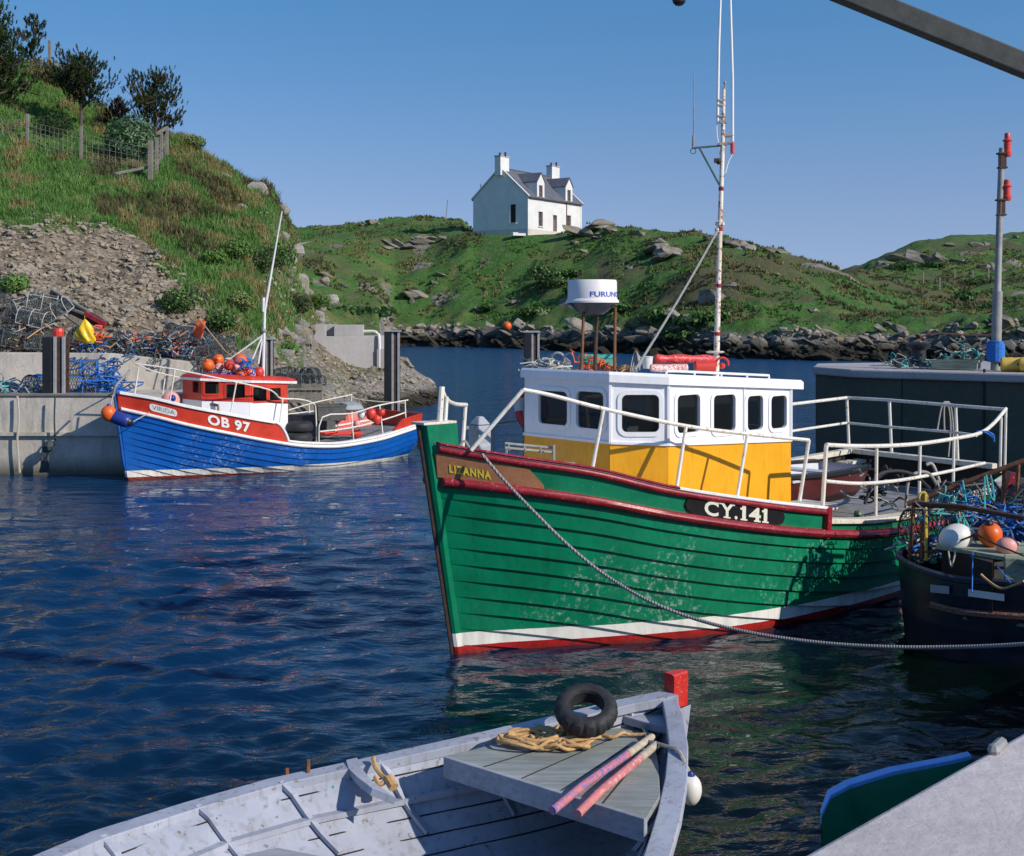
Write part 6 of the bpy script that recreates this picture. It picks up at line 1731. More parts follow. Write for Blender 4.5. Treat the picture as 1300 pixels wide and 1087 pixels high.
heap('pier_net', [G(x, 462, 22.4) for x in (1140, 1155, 1175, 1190)], .12, [M['greyrope'], M['tealrope'], M['rope'], M['net']], 60, 51, 'pale green net and rope scraps around the bollard', r=.012, seglen=.14, sq=.1)
heap('pier_rope', [G(x, 452, 22.6) for x in (1210, 1228, 1240)], .12, [M['tealrope'], M['rope'], M['net']], 40, 52, 'teal and grey rope pile behind the green crate', r=.012, seglen=.14, sq=.3, cat='rope')
mb = MB(); mb.tube(smoothpath([G(1168, 441, 23.3), G(1170, 428, 23.2), G(1190, 423, 22.8), G(1225, 425, 22.2), G(1262, 425, 21.6)], 6), .014, 6); tag(mb.build('pink_line', M['pinkrope']), 'faded orange line running from the bollard to the light pole', 'rope')

# ================================================================== navy boat at the right
nb = empty('work_boat', (4.2, 11.6, 0), 0, 'shaded navy blue work boat moored in front of the green stern', 'work boat')
def npt(x, y, z): return Vector((x, y, z))
plan = [(4.22, 12.95, .84), (4.02, 12.75, .84), (3.9, 12.45, .83), (3.93, 12.15, .81), (4.04, 11.88, .79), (4.245, 11.65, .775), (4.7, 11.36, .80), (5.3, 11.1, .84), (6.2, 10.9, .9), (7.2, 10.9, .98)]
far = [(4.28, 13.1, .84), (4.45, 13.35, .84), (4.6, 13.5, .84), (4.9, 13.65, .84), (5.2, 13.7, .84), (5.8, 13.5, .85), (6.3, 13.3, .85), (6.8, 13.0, .88), (7.3, 12.6, .92), (7.8, 12.2, .98)]
plan_s = [tuple(p) for p in smoothpath(plan, 5)]
mb = MB()
rows = []
for k in range(9):
    t = k / 8
    row = []
    for (x, y, z) in plan_s:
        ctr = Vector((5.7, 12.4, 0)); p = Vector((x, y, 0)); dd = (ctr - p); dd.normalize()
        zz = z + (-.5 - z) * t; row.append(p + dd * (.14 * t ** 1.6) + Vector((0, 0, zz)) + (dd * -.006 * (k % 2)))
    rows.append(row)
mb.grid(rows)
rows = []
for k in range(4):
    t = k / 3; rows.append([Vector((x - .05 * t, y - .1 * t, z + (-.5 - z) * t)) for x, y, z in far])
mb.grid([list(reversed(r)) for r in rows])
mb.face([Vector(plan[0]), Vector(far[0]), Vector((far[0][0], far[0][1], -.4)), Vector((plan[0][0], plan[0][1], -.4))])
mb.build('hull', M['navy'], nb)
for nm, L_, w_ in (('gunwale', plan, .05), ('gunwale', far, .05)):
    mb = MB(); mb.tube(smoothpath([Vector((x, y, z + .0)) for x, y, z in L_], 4), .035, 6); mb.build(nm, paint('worn_navy_rail', (.02, .025, .045), .5, .62, (.2, .17, .14), .3, 5) if nm == 'gunwale' and L_ is plan else M['navy'], nb)
mb = MB(); mb.tube(smoothpath([Vector((x - .02, y - .02, z - .3)) for x, y, z in plan[4:]], 4), .035, 6); mb.build('rubbing_strake', paint('worn_rust_rail', (.08, .05, .05), .6, .5, (.25, .12, .06), .3, 5), nb)
mb = MB(); poly_ = [(x, y) for x, y, z in plan] + [(x, y) for x, y, z in reversed(far)]; mb.prism([(x * .985 + .08, y * .985 + .18) for x, y in poly_], .4, .43); mb.build('deck', M['deck'], nb)
def patch(x0, y0, x1, y1, D0, D1, mat, name):
    mb = MB(); mb.face([G(x0, y1, D0), G(x1, y1 + (x1 - x0) * .18, D1), G(x1, y0 + (x1 - x0) * .18, D1), G(x0, y0, D0)]); mb.build(name, mat, nb)
def onplan(px, off=.05):
    # point on the gunwale polyline seen at column px
    k = (px - 650) / FP
    for (a, b) in zip(plan, plan[1:]):
        if a[0] / a[1] <= k <= b[0] / b[1]:
            t = (k * a[1] - a[0]) / ((b[0] - a[0]) - k * (b[1] - a[1])); return a[1] + (b[1] - a[1]) * t - off
    return plan[-1][1]
for (x0, x1, y0, y1, mk, nm) in ((1229, 1275, 748, 757, 'whitefloat', 'name_patch'), (1181, 1205, 742, 752, 'grille', 'grey_patch')):
    mb = MB(); n = 6; a_, b_ = [], []
    for i in range(n + 1):
        x = x0 + (x1 - x0) * i / n; D = onplan(x, .06); sl_ = (x - x0) * (.14 if x0 > 1210 else .1); a_.append(G(x, y0 + sl_, D)); b_.append(G(x, y1 + sl_, D))
    mb.grid([a_, b_]); mb.build(nm, M[mk], nb)
# rusty frames
mb = MB()
for a, b, r in (((1152, 640, 12.6), (1300, 585, 12.2), .026), ((1300, 585, 12.2), (1400, 545, 12.0), .026), ((1160, 641, 12.5), (1225, 648, 12.2), .02)): mb.tube([G(*a), G(*b)], r, 7)
for a, b in (((1160, 641, 12.5), (1154, 720, 12.4)), ((1173, 636, 12.5), (1170, 712, 12.35)), ((1293, 590, 12.2), (1291, 625, 12.2)), ((1219, 615, 12.4), (1218, 655, 12.4)), ((1275, 597, 12.3), (1273, 640, 12.3)), ((1330, 575, 12.1), (1330, 760, 11.8))): mb.tube([G(*a), G(*b)], .02, 7)
mb.build('guard_rail', M['rust'], nb)
mb = MB(); mb.tube([G(1160, 640, 12.4), G(1218, 643, 12.0), G(1300, 658, 11.6), G(1400, 672, 11.3)], .026, 7); mb.build('boom_rail', M['darkrust'], nb)
mb = MB(); mb.tube([G(1175, 627, 12.4), G(1176, 712, 12.3)], .016, 6); mb.tube([G(1172 + 5 * math.cos(a), 631 + 6 * math.sin(a), 12.42) for a in [k * PI / 6 for k in range(12)]], .012, 5, closed=True); mb.build('yellow_lashing', M['yellowrope'], nb)
# lichened table/box on the navy boat
tb = empty('board_table', G(1250, 745, 11.9), 0, 'weathered lichened board on posts standing in the navy boat', 'table')
mb = MB(); T0 = [G(1193, 689, 12.35), G(1188, 693, 12.1), G(1300, 712, 11.35), G(1420, 722, 11.0), G(1420, 700, 12.0), G(1262, 686, 12.3)]
zt_ = 1.0; tp = [Vector((p.x, p.y, 0)) for p in T0]
mb.prism([p[:2] for p in tp], lambda p: .98, lambda p: 1.02); mb.build('top_board', M['mossboard'], tb, bev=.006)
mb = MB(); mb.box(G(1291, 727, 11.5), (.22, .2, .3), R(-20)); mb.build('corner_block', M['mossboard'], tb, bev=.01)
mb = MB(); mb.prism([(tp[1].x + .08, tp[1].y + .06), (tp[2].x - .25, tp[2].y + .1), (tp[2].x, tp[2].y + .7), (tp[0].x + .3, tp[0].y)], .45, .975); mb.build('box_side', M['blackhole'], tb)
buoy(G(1213, 683, 12.1), .135, M['whitefloat'], 'large off white float lying on the lichened board', tilt=(0, R(75), R(10)), sq=1.25)
buoy(G(1257, 679, 12.0), .115, M['orange'], 'bright orange buoy with a dark cap on the lichened board', tilt=(R(15), R(-12), 0), neckmat=M['black'])
buoy(G(1278, 693, 11.7), .085, M['pinkfloat'], 'small pinkish white float right of the orange buoy', tilt=(0, R(80), 0), sq=1.2)
heap('blue_net_pile', [G(x, y, 12.6) for x, y in ((1262, 672), (1275, 676), (1288, 680), (1300, 684), (1320, 684))], .12, [M['bluerope'], M['bluerope'], M['bluenet']], 150, 61, 'bright blue netting piled behind the orange buoy', r=.011, seglen=.16, sq=1.0)
def hang(pts, mk, label, r=.009):
    mb = MB()
    for q in pts: mb.tube(smoothpath([G(*p) for p in q], 5), r, 6)
    tag(mb.build('hanging_rope', M[mk]), label, 'rope')
hang([[(1252, 603, 12.3), (1256, 625, 12.25), (1262, 635, 12.25), (1260, 615, 12.3), (1257, 602, 12.3)], [(1250, 605, 12.3), (1250, 650, 12.2)]], 'tealrope', 'teal rope looped over the rusty rail above the orange buoy')
hang([[(1222, 610, 12.4), (1226, 635, 12.3), (1228, 650, 12.3)], [(1220, 655, 12.2), (1228, 665, 12.2), (1232, 678, 12.2)], [(1225, 612, 12.4), (1210, 640, 12.3), (1216, 660, 12.3)], [(1222, 650, 12.2), (1224, 670, 12.2), (1216, 662, 12.2), (1226, 655, 12.2)]], 'tealrope', 'pale green rope knotted around the middle rusty post')
hang([[(1216, 642, 12.3), (1222, 668, 12.2), (1240, 690, 12.0)], [(1190, 610, 12.6), (1196, 640, 12.5), (1190, 672, 12.4)], [(1204, 700, 11.9), (1208, 720, 11.85), (1213, 700, 11.9)]], 'rope', 'pale cord trailing between the rusty rails and the board')
hang([[(1235, 700, 11.7), (1234, 752, 11.45)], [(1265, 718, 11.5), (1283, 740, 11.3)]], 'bluerope', 'thin blue cord hanging down the side of the navy boat', .007)
hang([[(1245, 729, 11.35), (1255, 738, 11.3), (1270, 747, 11.1), (1285, 744, 11.0), (1300, 738, 10.9)]], 'manila', 'tan rope drooping over the navy gunwale at the right', .012)
hang([[(1206, 690, 12.0), (1228, 683, 11.95), (1238, 678, 11.9)], [(1238, 678, 11.9), (1262, 690, 11.6), (1300, 706, 11.2)], [(1170, 700, 12.2), (1190, 701, 12.1), (1206, 690, 12.0)]], 'darkrust', 'dark cord stretched over the white float and the board', .009)
heap('deck_clutter', [G(x, y, 12.6) for x, y in ((1172, 700), (1178, 706), (1186, 700))], .07, [M['grille'], M['tealrope'], M['rust'], M['bluerope'], M['net']], 60, 63, 'grey and teal rope clutter in the bow of the navy boat', r=.012, seglen=.1, cat='rope', sq=.8)
heap('teal_tangle', [G(x, y, 12.4) for x, y in ((1205, 655), (1215, 648), (1225, 668))], .07, [M['tealrope'], M['greyrope'], M['bluerope']], 36, 64, 'teal cord tangle hanging between the two rusty rails', r=.007, seglen=.16, cat='rope', sq=1.5)
buoy(G(1182, 700, 12.9), .09, M['redfloat'], 'small red float tucked against the green hull by the rusty posts', neck=True)
mb = MB(); mb.beam(G(1280, 626, 13.2), G(1286, 600, 13.2), .16, .1); tag(mb.build('red_board', M['crimson']), 'upright red board behind the rusty rail at the right edge', 'board')
for i, (x, y, z, l) in enumerate(((4.75, 12.95, .43, 'black fish box added to shade the green hull, low behind the blue net pile, left of two'), (5.35, 12.95, .43, 'black fish box added to shade the green hull, low behind the blue net pile, right of two'), (5.05, 13.0, .78, 'black fish box added to shade the green hull, stacked on two others behind the net pile'))):
    fishbox((x, y, z), (.58, .8, .34), R(8 * i - 6), M['creel_dark'], l)  # box stack added to cast a fuller shadow on the green stern
for i, (x, y, z, a) in enumerate(((4.55, 13.25, .84, 20), (5.1, 13.15, .84, 60), (4.85, 13.2, 1.14, 35), (5.55, 12.9, .84, 10), (5.4, 13.0, 1.14, 80))):
    dup(cd_, (x, y, z), (0, 0, R(a)), 'dark wire creel in the small stack added behind the blue net pile to shade the green hull', 'creels added on the navy boat for their shadow', scale=1.0)  # creels added to close the lit gap in the green hull's shadow
# hanging grey cylinder on the stern rail
mb = MB(); mb.tube([G(1268, 612, 16.2), G(1268, 616, 16.2), G(1268, 642, 16.2), G(1268, 647, 16.2)], [.05, .09, .09, .05], 10); tag(mb.build('fender', M['grille'], smooth=40), 'grey cylindrical fender hanging under the stern rail corner', 'fender')

# ================================================================== grey dinghy in the foreground
dz = lambda y: 0
port = [G(-40, 1130, 5.4), G(120, 1062, 6.35), G(240, 1024, 6.85), G(345, 994, 7.05), G(470, 967, 7.22), G(600, 938, 7.35), G(720, 910, 7.48), G(790, 893, 7.55), G(846, 882, 7.6)]
stb = [G(560, 1560, 3.6), G(720, 1330, 4.5), G(800, 1200, 5.2), G(838, 1110, 5.8), G(858, 1040, 6.25), G(866, 995, 6.6), G(868, 950, 6.95), G(862, 912, 7.3), G(854, 888, 7.56)]
kz = [.12, .12, .12, .12, .12, .14, .18, .26, .55]
rim = [(p, s, k) for p, s, k in zip(port, stb, kz)]
dg, dout, dinn = skiff('rowing_dinghy', 'grey wooden dinghy in the foreground with a red painted stem head', rim, 0, 0, [M['greypaint'], M['greypaint']], th=.05, root_at=G(700, 1050, 6.6), gunw=.1)
# sheer strake lip inside, ribs
mb = MB()
for i in range(1, 8):
    for sgn in (0, 1):
        for tt in (0,):
            r0 = dinn[i]; r1 = dinn[min(8, i + 1)]
            idx_ = [0, 1, 2, 3, 4] if sgn == 0 else [14, 13, 12, 11, 10]
            P_ = [r0[j].lerp(r1[j], tt) + Vector((0, 0, .02)) for j in idx_]
            cc = (r0[7] + r1[7]) / 2
            P_ = [p + (cc - p).normalized() * .012 for p in P_]
            mb = MB()
            for a, b in zip(P_, P_[1:]): mb.beam(a, b, .035, .022)
            mb.build('rib', M['greypaint'], dg)
# inner stringer
mb = MB()
for idx_ in (2, 12):
    P_ = [r[idx_] + (r[7] - r[idx_]).normalized() * .03 for r in dinn[1:8]]
    for a, b in zip(P_, P_[1:]): mb.beam(a, b, .05, .03)
mb.build('stringer', M['greypaint'], dg)
for idx_ in (1, 3, 4, 5, 9, 10, 11, 13):
    mb = MB(); P_ = [r[idx_] + (r[7] - r[idx_]).normalized() * .004 for r in dinn[1:9]]
    mb.tube(smoothpath(P_, 3), .006, 4); mb.build('plank_seam', M['blackhole'], dg)
# stem with red head
mb = MB(); sx = G(855, 884, 7.62)
rows = []
for z, dx, w_ in ((-.15, -.2, .05), (.3, -.06, .06), (.7, .0, .065), (.86, .02, .07)):
    c = Vector((sx.x + dx, sx.y + dx * .5, z)); d = Vector((.8, .6, 0)); n_ = Vector((-.6, .8, 0))
    rows.append([c - d * .1 - n_ * w_, c + d * .09 - n_ * w_ * .5, c + d * .09 + n_ * w_ * .5, c - d * .1 + n_ * w_])
mb.grid(rows, closed=True); mb.build('stem', M['greypaint'], dg)
mb = MB(); rows = []
for z, dx in ((.86, .02), (1.0, .025), (1.06, .025), (1.07, .02)):
    c = Vector((sx.x + dx, sx.y + dx * .5, z)); w_ = .075 if z < 1.065 else .06
    w_ *= .6; rows.append([c - d * .07 - n_ * w_, c + d * .07 - n_ * w_ * .6, c + d * .07 + n_ * w_ * .6, c - d * .07 + n_ * w_])
mb.grid(rows, closed=True); mb.face(rows[-1]); mb.build('stem_head', paint('worn_red', (.55, .02, .012), .45, .6, (.6, .35, .3), .2, 8), dg, bev=.005)
# breasthook knee at the bow
mb = MB(); a, b, c = G(790, 897, 7.5), G(848, 886, 7.55), G(858, 918, 7.2)
mb.prism([a[:2], b[:2], c[:2], G(848, 906, 7.3)[:2], G(815, 903, 7.4)[:2]], lambda p: .79, lambda p: .84); mb.build('breasthook', M['greypaint'], dg, bev=.006)
# fore platform
fp_ = [G(565, 959, 7.38), G(640, 938, 7.5), G(752, 912, 7.62), G(800, 905, 7.62), G(826, 925, 7.32), G(838, 960, 6.95), G(836, 1030, 6.4), G(800, 1072, 6.15)]
zpl = .77
def flat(px, py): 
    D = FP * (HC - zpl) / (py - HY); return G(px, py, D)
pl = [flat(565, 961), flat(625, 945), flat(745, 917), flat(800, 908), flat(828, 930), flat(836, 970), flat(838, 1010), flat(820, 1040)]
a0, a1 = pl[0], pl[-1]
mb = MB(); mb.prism([p[:2] for p in pl], zpl - .03, zpl); ft = mb.build('fore_platform', wood('grey_board', (.2, .22, .2), (.4, .42, .4), 1.0), dg, bev=.004)
mb = MB(); mb.beam(Vector((a0.x, a0.y, zpl - .055)), Vector((a1.x, a1.y, zpl - .055)), .03, .12); mb.build('platform_edge', M['greywood'], dg, bev=.004)
mb = MB()
for t in (.2, .4, .6, .8):
    s_ = a0.lerp(a1, t); e_ = pl[2].lerp(pl[5], t); mb.beam(Vector((s_.x, s_.y, zpl + .0015)), Vector((e_.x, e_.y, zpl + .0015)), .006, .004)
mb.build('plank_seam', M['blackhole'], dg)
mb = MB(); mb.beam(GZ(300, 1085, .35), GZ(620, 1150, .35), .25, .04); mb.build('thwart', M['greywood'], dg, bev=.006)
for (x, y0, y1) in ((364, 975, 990), (391, 964, 985)):
    mb = MB(); mb.tube([G(x, y1, 7.1), G(x, y0, 7.12)], .013, 7); mb.build('thole_pin', M['rust'], dg)
mb = MB(); k0 = G(447, 975, 7.12)
for j in range(6): 
    t = j / 5; 
mb.grid([[G(441, 972, 7.2), G(455, 969, 7.2)], [G(443, 983, 7.12), G(458, 982, 7.12)], [G(452, 995, 7.0), G(470, 1000, 7.0)], [G(470, 1010, 6.85), G(500, 1022, 6.8)]]); o_ = mb.build('knee', M['greypaint'], dg); md = o_.modifiers.new('s', 'SOLIDIFY'); md.thickness = .04
# tyre
tyre(G(744, 901, 7.25), .19, .056, 'small black knobbly tyre lying on the fore platform of the dinghy', tilt=(R(26), R(-10), R(20)), nb=30)
# rope coil
mb = MB(); rg = random.Random(7); c = flat(690, 942)
pts = []
for k in range(11):
    cx = c.x + rg.uniform(-.12, .2); cy = c.y + rg.uniform(-.12, .06); rx = rg.uniform(.1, .2); ry = rg.uniform(.09, .17); ph = rg.uniform(-.5, .5)
    for j in range(12):
        a = 2 * PI * j / 12 + ph; pts.append(Vector((cx + rx * math.cos(a), cy + ry * math.sin(a), zpl + .02 + .045 * rg.random())))
for k in range(9):
    t = k / 8; pts.append(Vector((c.x + .22 + .25 * t, c.y + .04 * math.sin(6 * t) + .05 * t, zpl + .025 + .02 * rg.random())))
pts += [flat(800, 937) + Vector((0, 0, .02)), flat(826, 939) + Vector((0, 0, .03))]
mb.tube(smoothpath(pts, 3), .0115, 6); tag(mb.build('rope_coil', M['manila'], smooth=True), 'loose tan rope coil on the boards beside the small tyre', 'rope')
# painter from tyre to bow
mb = MB()
for k in range(7):
    pts = [G(782, 897, 7.5), G(792 + k, 903, 7.5), flat(800 + 2 * k, 912 + k) + Vector((0, 0, .05)), flat(806 + rg.uniform(-10, 10), 920 + k) + Vector((0, 0, .03)), flat(818, 935 - k) + Vector((0, 0, .03)), flat(822, 945) + Vector((0, 0, .02))]
    mb.tube(smoothpath(pts, 4), .009, 5)
mb.tube(smoothpath([G(765, 895, 7.45), G(775, 894, 7.5), G(786, 899, 7.5)], 4), .018, 6)
tag(mb.build('painter_rope', M['greyrope'], smooth=True), 'grey knotted rope between the tyre and the dinghy bow', 'rope')
mb = MB(); mb.tube(smoothpath([flat(822, 952) + Vector((0, 0, .05)), G(848, 948, 6.95), G(862, 955, 6.85), G(872, 975, 6.75), G(880, 990, 6.72)], 6), .011, 6)
tag(mb.build('fender_rope', M['rope']), 'pale rope led over the near gunwale to the white fender', 'rope')
buoy(G(877, 1003, 6.7), .06, M['whitefloat'], 'white fender with a blue neck hanging outside the dinghy', neckmat=M['bluefloat'], name='fender', cat='fender', sq=1.4)
# oars: painted shafts
for i, (a, b, l) in enumerate((((738, 1006), (829, 946), 'upper oar with pink and blue painted shaft on the dinghy boards'), ((762, 1012), (834, 956), 'lower oar with pink painted shaft and pale tip on the boards'))):
    root = empty('oar', flat(*a) + Vector((0, 0, .03)), 0, l, 'oar', 'pair of oars on the dinghy')
    A0 = flat(*a) + Vector((0, 0, .03)); B0 = flat(*b) + Vector((0, 0, .05)); far_ = A0 + (A0 - B0) * .35 - Vector((0, 0, .02))
    mid = A0.lerp(B0, .62 if i == 0 else .68)
    mb = MB(); mb.tube([far_, A0, mid], .023, 9); mb.build('shaft', paint('pink_blue_paint' if i == 0 else 'pink_paint', (.55, .17, .17), .6, .5 if i == 0 else .54, (.16, .16, .42) if i == 0 else (.6, .4, .38), .2, 5), root, smooth=50)
    mb = MB(); mb.tube([mid, mid.lerp(B0, .95), B0], [.024, .023, .016], 9); mb.build('handle', wood('pale_oar_wood', (.4, .33, .24), (.62, .53, .42)), root, smooth=50)
mb = MB(); mb.tube(smoothpath([G(474, 962, 7.15), G(476, 972, 7.1), G(484, 984, 7.05), G(490, 990, 7.0), G(482, 996, 6.98), G(476, 986, 7.02)], 6), .014, 6); mb.tube([G(493, 988, 7.0), G(500, 1000, 6.95)], .03, 8)
tag(mb.build('rope_hook', M['manila']), 'brown rope end hanging inside the dinghy gunwale', 'rope')
mb = MB(); mb.tube(smoothpath([G(420, 976, 7.2), G(424, 984, 7.15), G(423, 1000, 7.05)], 4), .006, 5); tag(mb.build('cord', M['tealrope']), 'thin pale cord over the dinghy gunwale beside the pins', 'cord')
# small boat under the near quay
rim = []
pp = [GZ(1230, 960, .6), GZ(1205, 966, .6), GZ(1130, 980, .6), GZ(1075, 997, .58), GZ(1052, 1010, .58), GZ(1042, 1035, .58)]
ss = [Vector((2.75, 6.75, .6)), Vector((2.6, 6.6, .6)), Vector((2.35, 6.35, .6)), Vector((2.1, 6.1, .58)), Vector((1.8, 5.8, .58)), Vector((1.5, 5.7, .58))]
rim = [(a, b, -.1) for a, b in zip(pp, ss)]
sb, _, _ = skiff('small_boat', 'small boat with pale blue gunwale and green inside, tucked under the near quay', rim, 0, 0, [M['blue'], M['green_flat']], root_at=GZ(1130, 1000, .2), rubm=paint('light_blue_rail', (.16, .42, .85), .45, .62, (.6, .6, .6), .15, 5), gunw=.045)
# derrick arm over the corner
cr = empty('quay_derrick', (3.6, 6.2, 1.63), 0, 'dark steel derrick arm reaching across the top right corner', 'derrick')
mb = MB(); mb.beam(Vector((4.35, 7.1, 4.13)), G(780, -128, 7.4), .11, .125); mb.build('jib', plain('weathered_dark_steel', (.045, .05, .045), .7, .35, 10), cr, bev=.01)
mb = MB(); mb.tube([(4.35, 7.1, 1.63), (4.35, 7.1, 4.3)], .1, 14); mb.build('mast', M['galv'], cr)
mb = MB(); tp_ = G(862, -84, 7.3); mb.tube([tp_, G(862, -4, 7.3)], .008, 6); mb.sphere(G(862, -1, 7.3), .042, 12); mb.build('hook_block', M['black'], cr)
# ================================================================== house
def house():
    D0 = 150; th = R(33.4)
    P0 = G(670, 295.5, D0); z0 = P0.z
    gd = Vector((-math.cos(th), math.sin(th), 0)); fd = Vector((math.sin(th), math.cos(th), 0))
    w_, l_ = 8.1, 12.9; eh, rh = 4.45, 8.0
    root = empty('cottage', (P0.x, P0.y, z0), 0, 'white rendered cottage with slate roof, two dormers and two chimneys on the hilltop', 'house')
    def Q(a, b, h): return Vector((P0.x, P0.y, z0)) + fd * a + gd * b + Vector((0, 0, h))    # a along front, b along gable
    wallm = concrete('white_render', (.66, .64, .63), (.8, .78, .75), .12, (.45, .45, .45), wet=False)
    plinth = concrete('cream_plinth', (.55, .5, .45), (.65, .6, .54), .1, (.4, .38, .35), wet=False)
    # slate
    m, nt, b, out = newmat('roof_slate')
    br = nt.nodes.new('ShaderNodeTexBrick'); nt.links.new(coords(nt, 'Object'), br.inputs[0]); br.inputs['Scale'].default_value = 3.2; br.inputs['Color1'].default_value = (.1, .105, .13, 1); br.inputs['Color2'].default_value = (.15, .155, .185, 1); br.inputs['Mortar'].default_value = (.05, .05, .06, 1); br.inputs['Mortar Size'].default_value = .03
    nt.links.new(mixc(nt, .4, br.outputs[0], ramp(nt, noise_(nt, coords(nt), 1.2, 5), [(.3, (.08, .085, .1)), (.7, (.2, .2, .23))])), b.inputs['Base Color']); b.inputs['Roughness'].default_value = .55
    slate = m
    winl = [(2.95, .95, 2.75, 1.0), (6.35, 0.1, 2.55, .95), (9.75, .95, 2.75, 1.0)]
    mb = MB()
    front = [(c - w / 2, c + w / 2, z0 + v0, z0 + v1) for c, v0, v1, w in winl]
    wall(mb, Q(0, 0, 0), Q(l_, 0, 0), lambda u: z0 - 1.2, lambda u: z0 + eh, front, .3, -gd)
    wall(mb, Q(0, w_, 0), Q(l_, w_, 0), lambda u: z0 - 1.2, lambda u: z0 + eh, (), .3, gd)
    gz = lambda u: z0 + eh + (rh - eh) * (1 - abs(u - w_ / 2) / (w_ / 2))
    for a, nrm, hs in ((0, -fd, [(1.75, 2.55, z0 + 1.3, z0 + 3.55)]), (l_, fd, [])):
        # gable wall pieces either side of the apex
        for u0, u1 in ((0, w_ / 2), (w_ / 2, w_)):
            f = lambda u, u0=u0: gz(u + u0)
            wall(mb, Q(a, u0, 0), Q(a, u1, 0), lambda u: z0 - 1.2, f, [(h[0] - u0, h[1] - u0, h[2], h[3]) for h in hs if u0 <= h[0] < u1], .3, nrm)
    mb.build('wall', wallm, root)
    mb = MB()
    for a, b_, c, d in ((-.06, -.06, l_ + .06, 0), (-.06, -.06, 0, w_ + .06)):
        pass
    mb.prism([Q(-.05, -.05, 0)[:2], Q(l_ + .05, -.05, 0)[:2], Q(l_ + .05, w_ + .05, 0)[:2], Q(-.05, w_ + .05, 0)[:2]], z0 - 1.4, z0 + .5); mb.build('plinth', plinth, root)
    # roof slopes
    mb = MB(); e = .22; t = .14
    k = (rh - eh) / (w_ / 2)
    for s in (0, 1):
        b0 = -e if s == 0 else w_ + e; 
        lo = eh - e * k; a = Q(-.02, b0, lo); b_ = Q(l_ + .02, b0, lo); c = Q(l_ + .02, w_ / 2, rh); d = Q(-.02, w_ / 2, rh)
        up = Vector((0, 0, t)); mb.face([a + up, b_ + up, c + up, d + up]); mb.face([a, d, c, b_]); mb.face([a, b_, b_ + up, a + up]); mb.face([a, a + up, d + up, d]); mb.face([b_, c, c + up, b_ + up])
    rf = mb.build('roof', slate, root)
    # skews (raised white verge) and eave board
    for a in (.0, l_):
        mb = MB(); mb.beam(Q(a, -.2, eh - .2 * k + .16), Q(a, w_ / 2, rh + .2), .28, .16); mb.beam(Q(a, w_ + .2, eh - .2 * k + .16), Q(a, w_ / 2, rh + .2), .28, .16)
        mb.build('verge', wallm, root)
    mb = MB(); mb.beam(Q(0, -.26, eh - .16), Q(l_, -.26, eh - .16), .1, .1); mb.tube([Q(9.1, -.07, eh - .1), Q(9.1, -.07, 0)], .05, 6); mb.build('gutter', M['darkrust'], root)
    mb = MB(); mb.beam(Q(0, w_ / 2, rh + .17), Q(l_, w_ / 2, rh + .17), .22, .1); mb.build('ridge', slate, rf)
    # corner quoins
    mb = MB()
    for a, b_ in ((0, 0), (l_, 0)): mb.box(Q(a + (.12 if a == 0 else -.12), .1, eh / 2), (.3, .3, eh + .02), th * -1 + R(90))
    mb.build('quoin', wallm, root)
    # chimneys
    for a in (.42, l_ - .42):
        c = Q(a, w_ / 2, rh + .35); mb = MB(); mb.box(c, (.85, 1.9, 2.3), -th + R(0) + R(90) + R(90)); 
        ch = mb.build('chimney', wallm, rf)
        mb = MB(); mb.box(Q(a, w_ / 2, rh + 1.54), (1.0, 2.05, .14), -th + R(180)); mb.build('cope', M['concblock'], ch)
        for o_ in (-.5, .3):
            mb = MB(); mb.lathe([(.16, 0), (.13, .1), (.12, .42), (.16, .45), (.001, .46)], Q(a, w_ / 2 + o_, rh + 1.6), 10); mb.build('chimney_pot', M['darkrust'], ch)
    # dormers at the wall head
    for i, c in enumerate((2.95, 9.75)):
        hw = .85; zt = rh - 1.55; pk = rh - .55
        mb = MB()
        h = [(hw - .42, hw + .42, z0 + 4.15, z0 + 6.0)]
        wall(mb, Q(c - hw, -.02, 0), Q(c + hw, -.02, 0), lambda u: z0 + eh - .45, lambda u: z0 + zt, h, .2, -gd)
        mb.face([Q(c - hw, -.02, zt), Q(c + hw, -.02, zt), Q(c, -.02, pk)])
        back = lambda z: (z - eh) / k
        for s in (-1, 1): mb.face([Q(c + s * hw, -.02, eh - .1), Q(c + s * hw, -.02, zt), Q(c + s * hw, back(zt) , zt)])
        dm = mb.build('dormer', wallm, rf)
        mb = MB()
        for s in (-1, 1):
            o_ = s * (hw + .12); z_ = zt - .12
            a = Q(c + o_, -.14, z_); b_ = Q(c, -.14, pk + .05); c2 = Q(c, back(pk), pk + .05); d2 = Q(c + o_, back(z_), z_)
            up = Vector((0, 0, .1)); mb.face([a + up, b_ + up, c2 + up, d2 + up]); mb.face([a, d2, c2, b_]); mb.face([a, b_, b_ + up, a + up]); mb.face([a, a + up, d2 + up, d2])
        mb.build('dormer_roof', slate, dm)
        win = (c, 4.15, 6.0, .84)
        winl.append(win)
    brown = plain('brown_frame', (.2, .11, .08), .6, .2, 6)
    for i, (c, v0, v1, w) in enumerate(winl):
        dr = i == 1
        b_ = .16 if i < 3 else .06
        mb = MB(); fw = .1
        p = lambda a, h, o=0: Q(c + a, b_ + o, h)
        for (a0, a1, h0, h1) in ((-w / 2, w / 2, v0, v0 + fw), (-w / 2, w / 2, v1 - fw, v1), (-w / 2, -w / 2 + fw, v0 + fw, v1 - fw), (w / 2 - fw, w / 2, v0 + fw, v1 - fw), (-w / 2 + fw, w / 2 - fw, (v0 + v1) / 2 - .04, (v0 + v1) / 2 + .04)):
            mb.grid([[p(a0, h0), p(a1, h0)], [p(a0, h1), p(a1, h1)]]); mb.grid([[p(a0, h1), p(a1, h1)], [p(a0, h1, .08), p(a1, h1, .08)]])
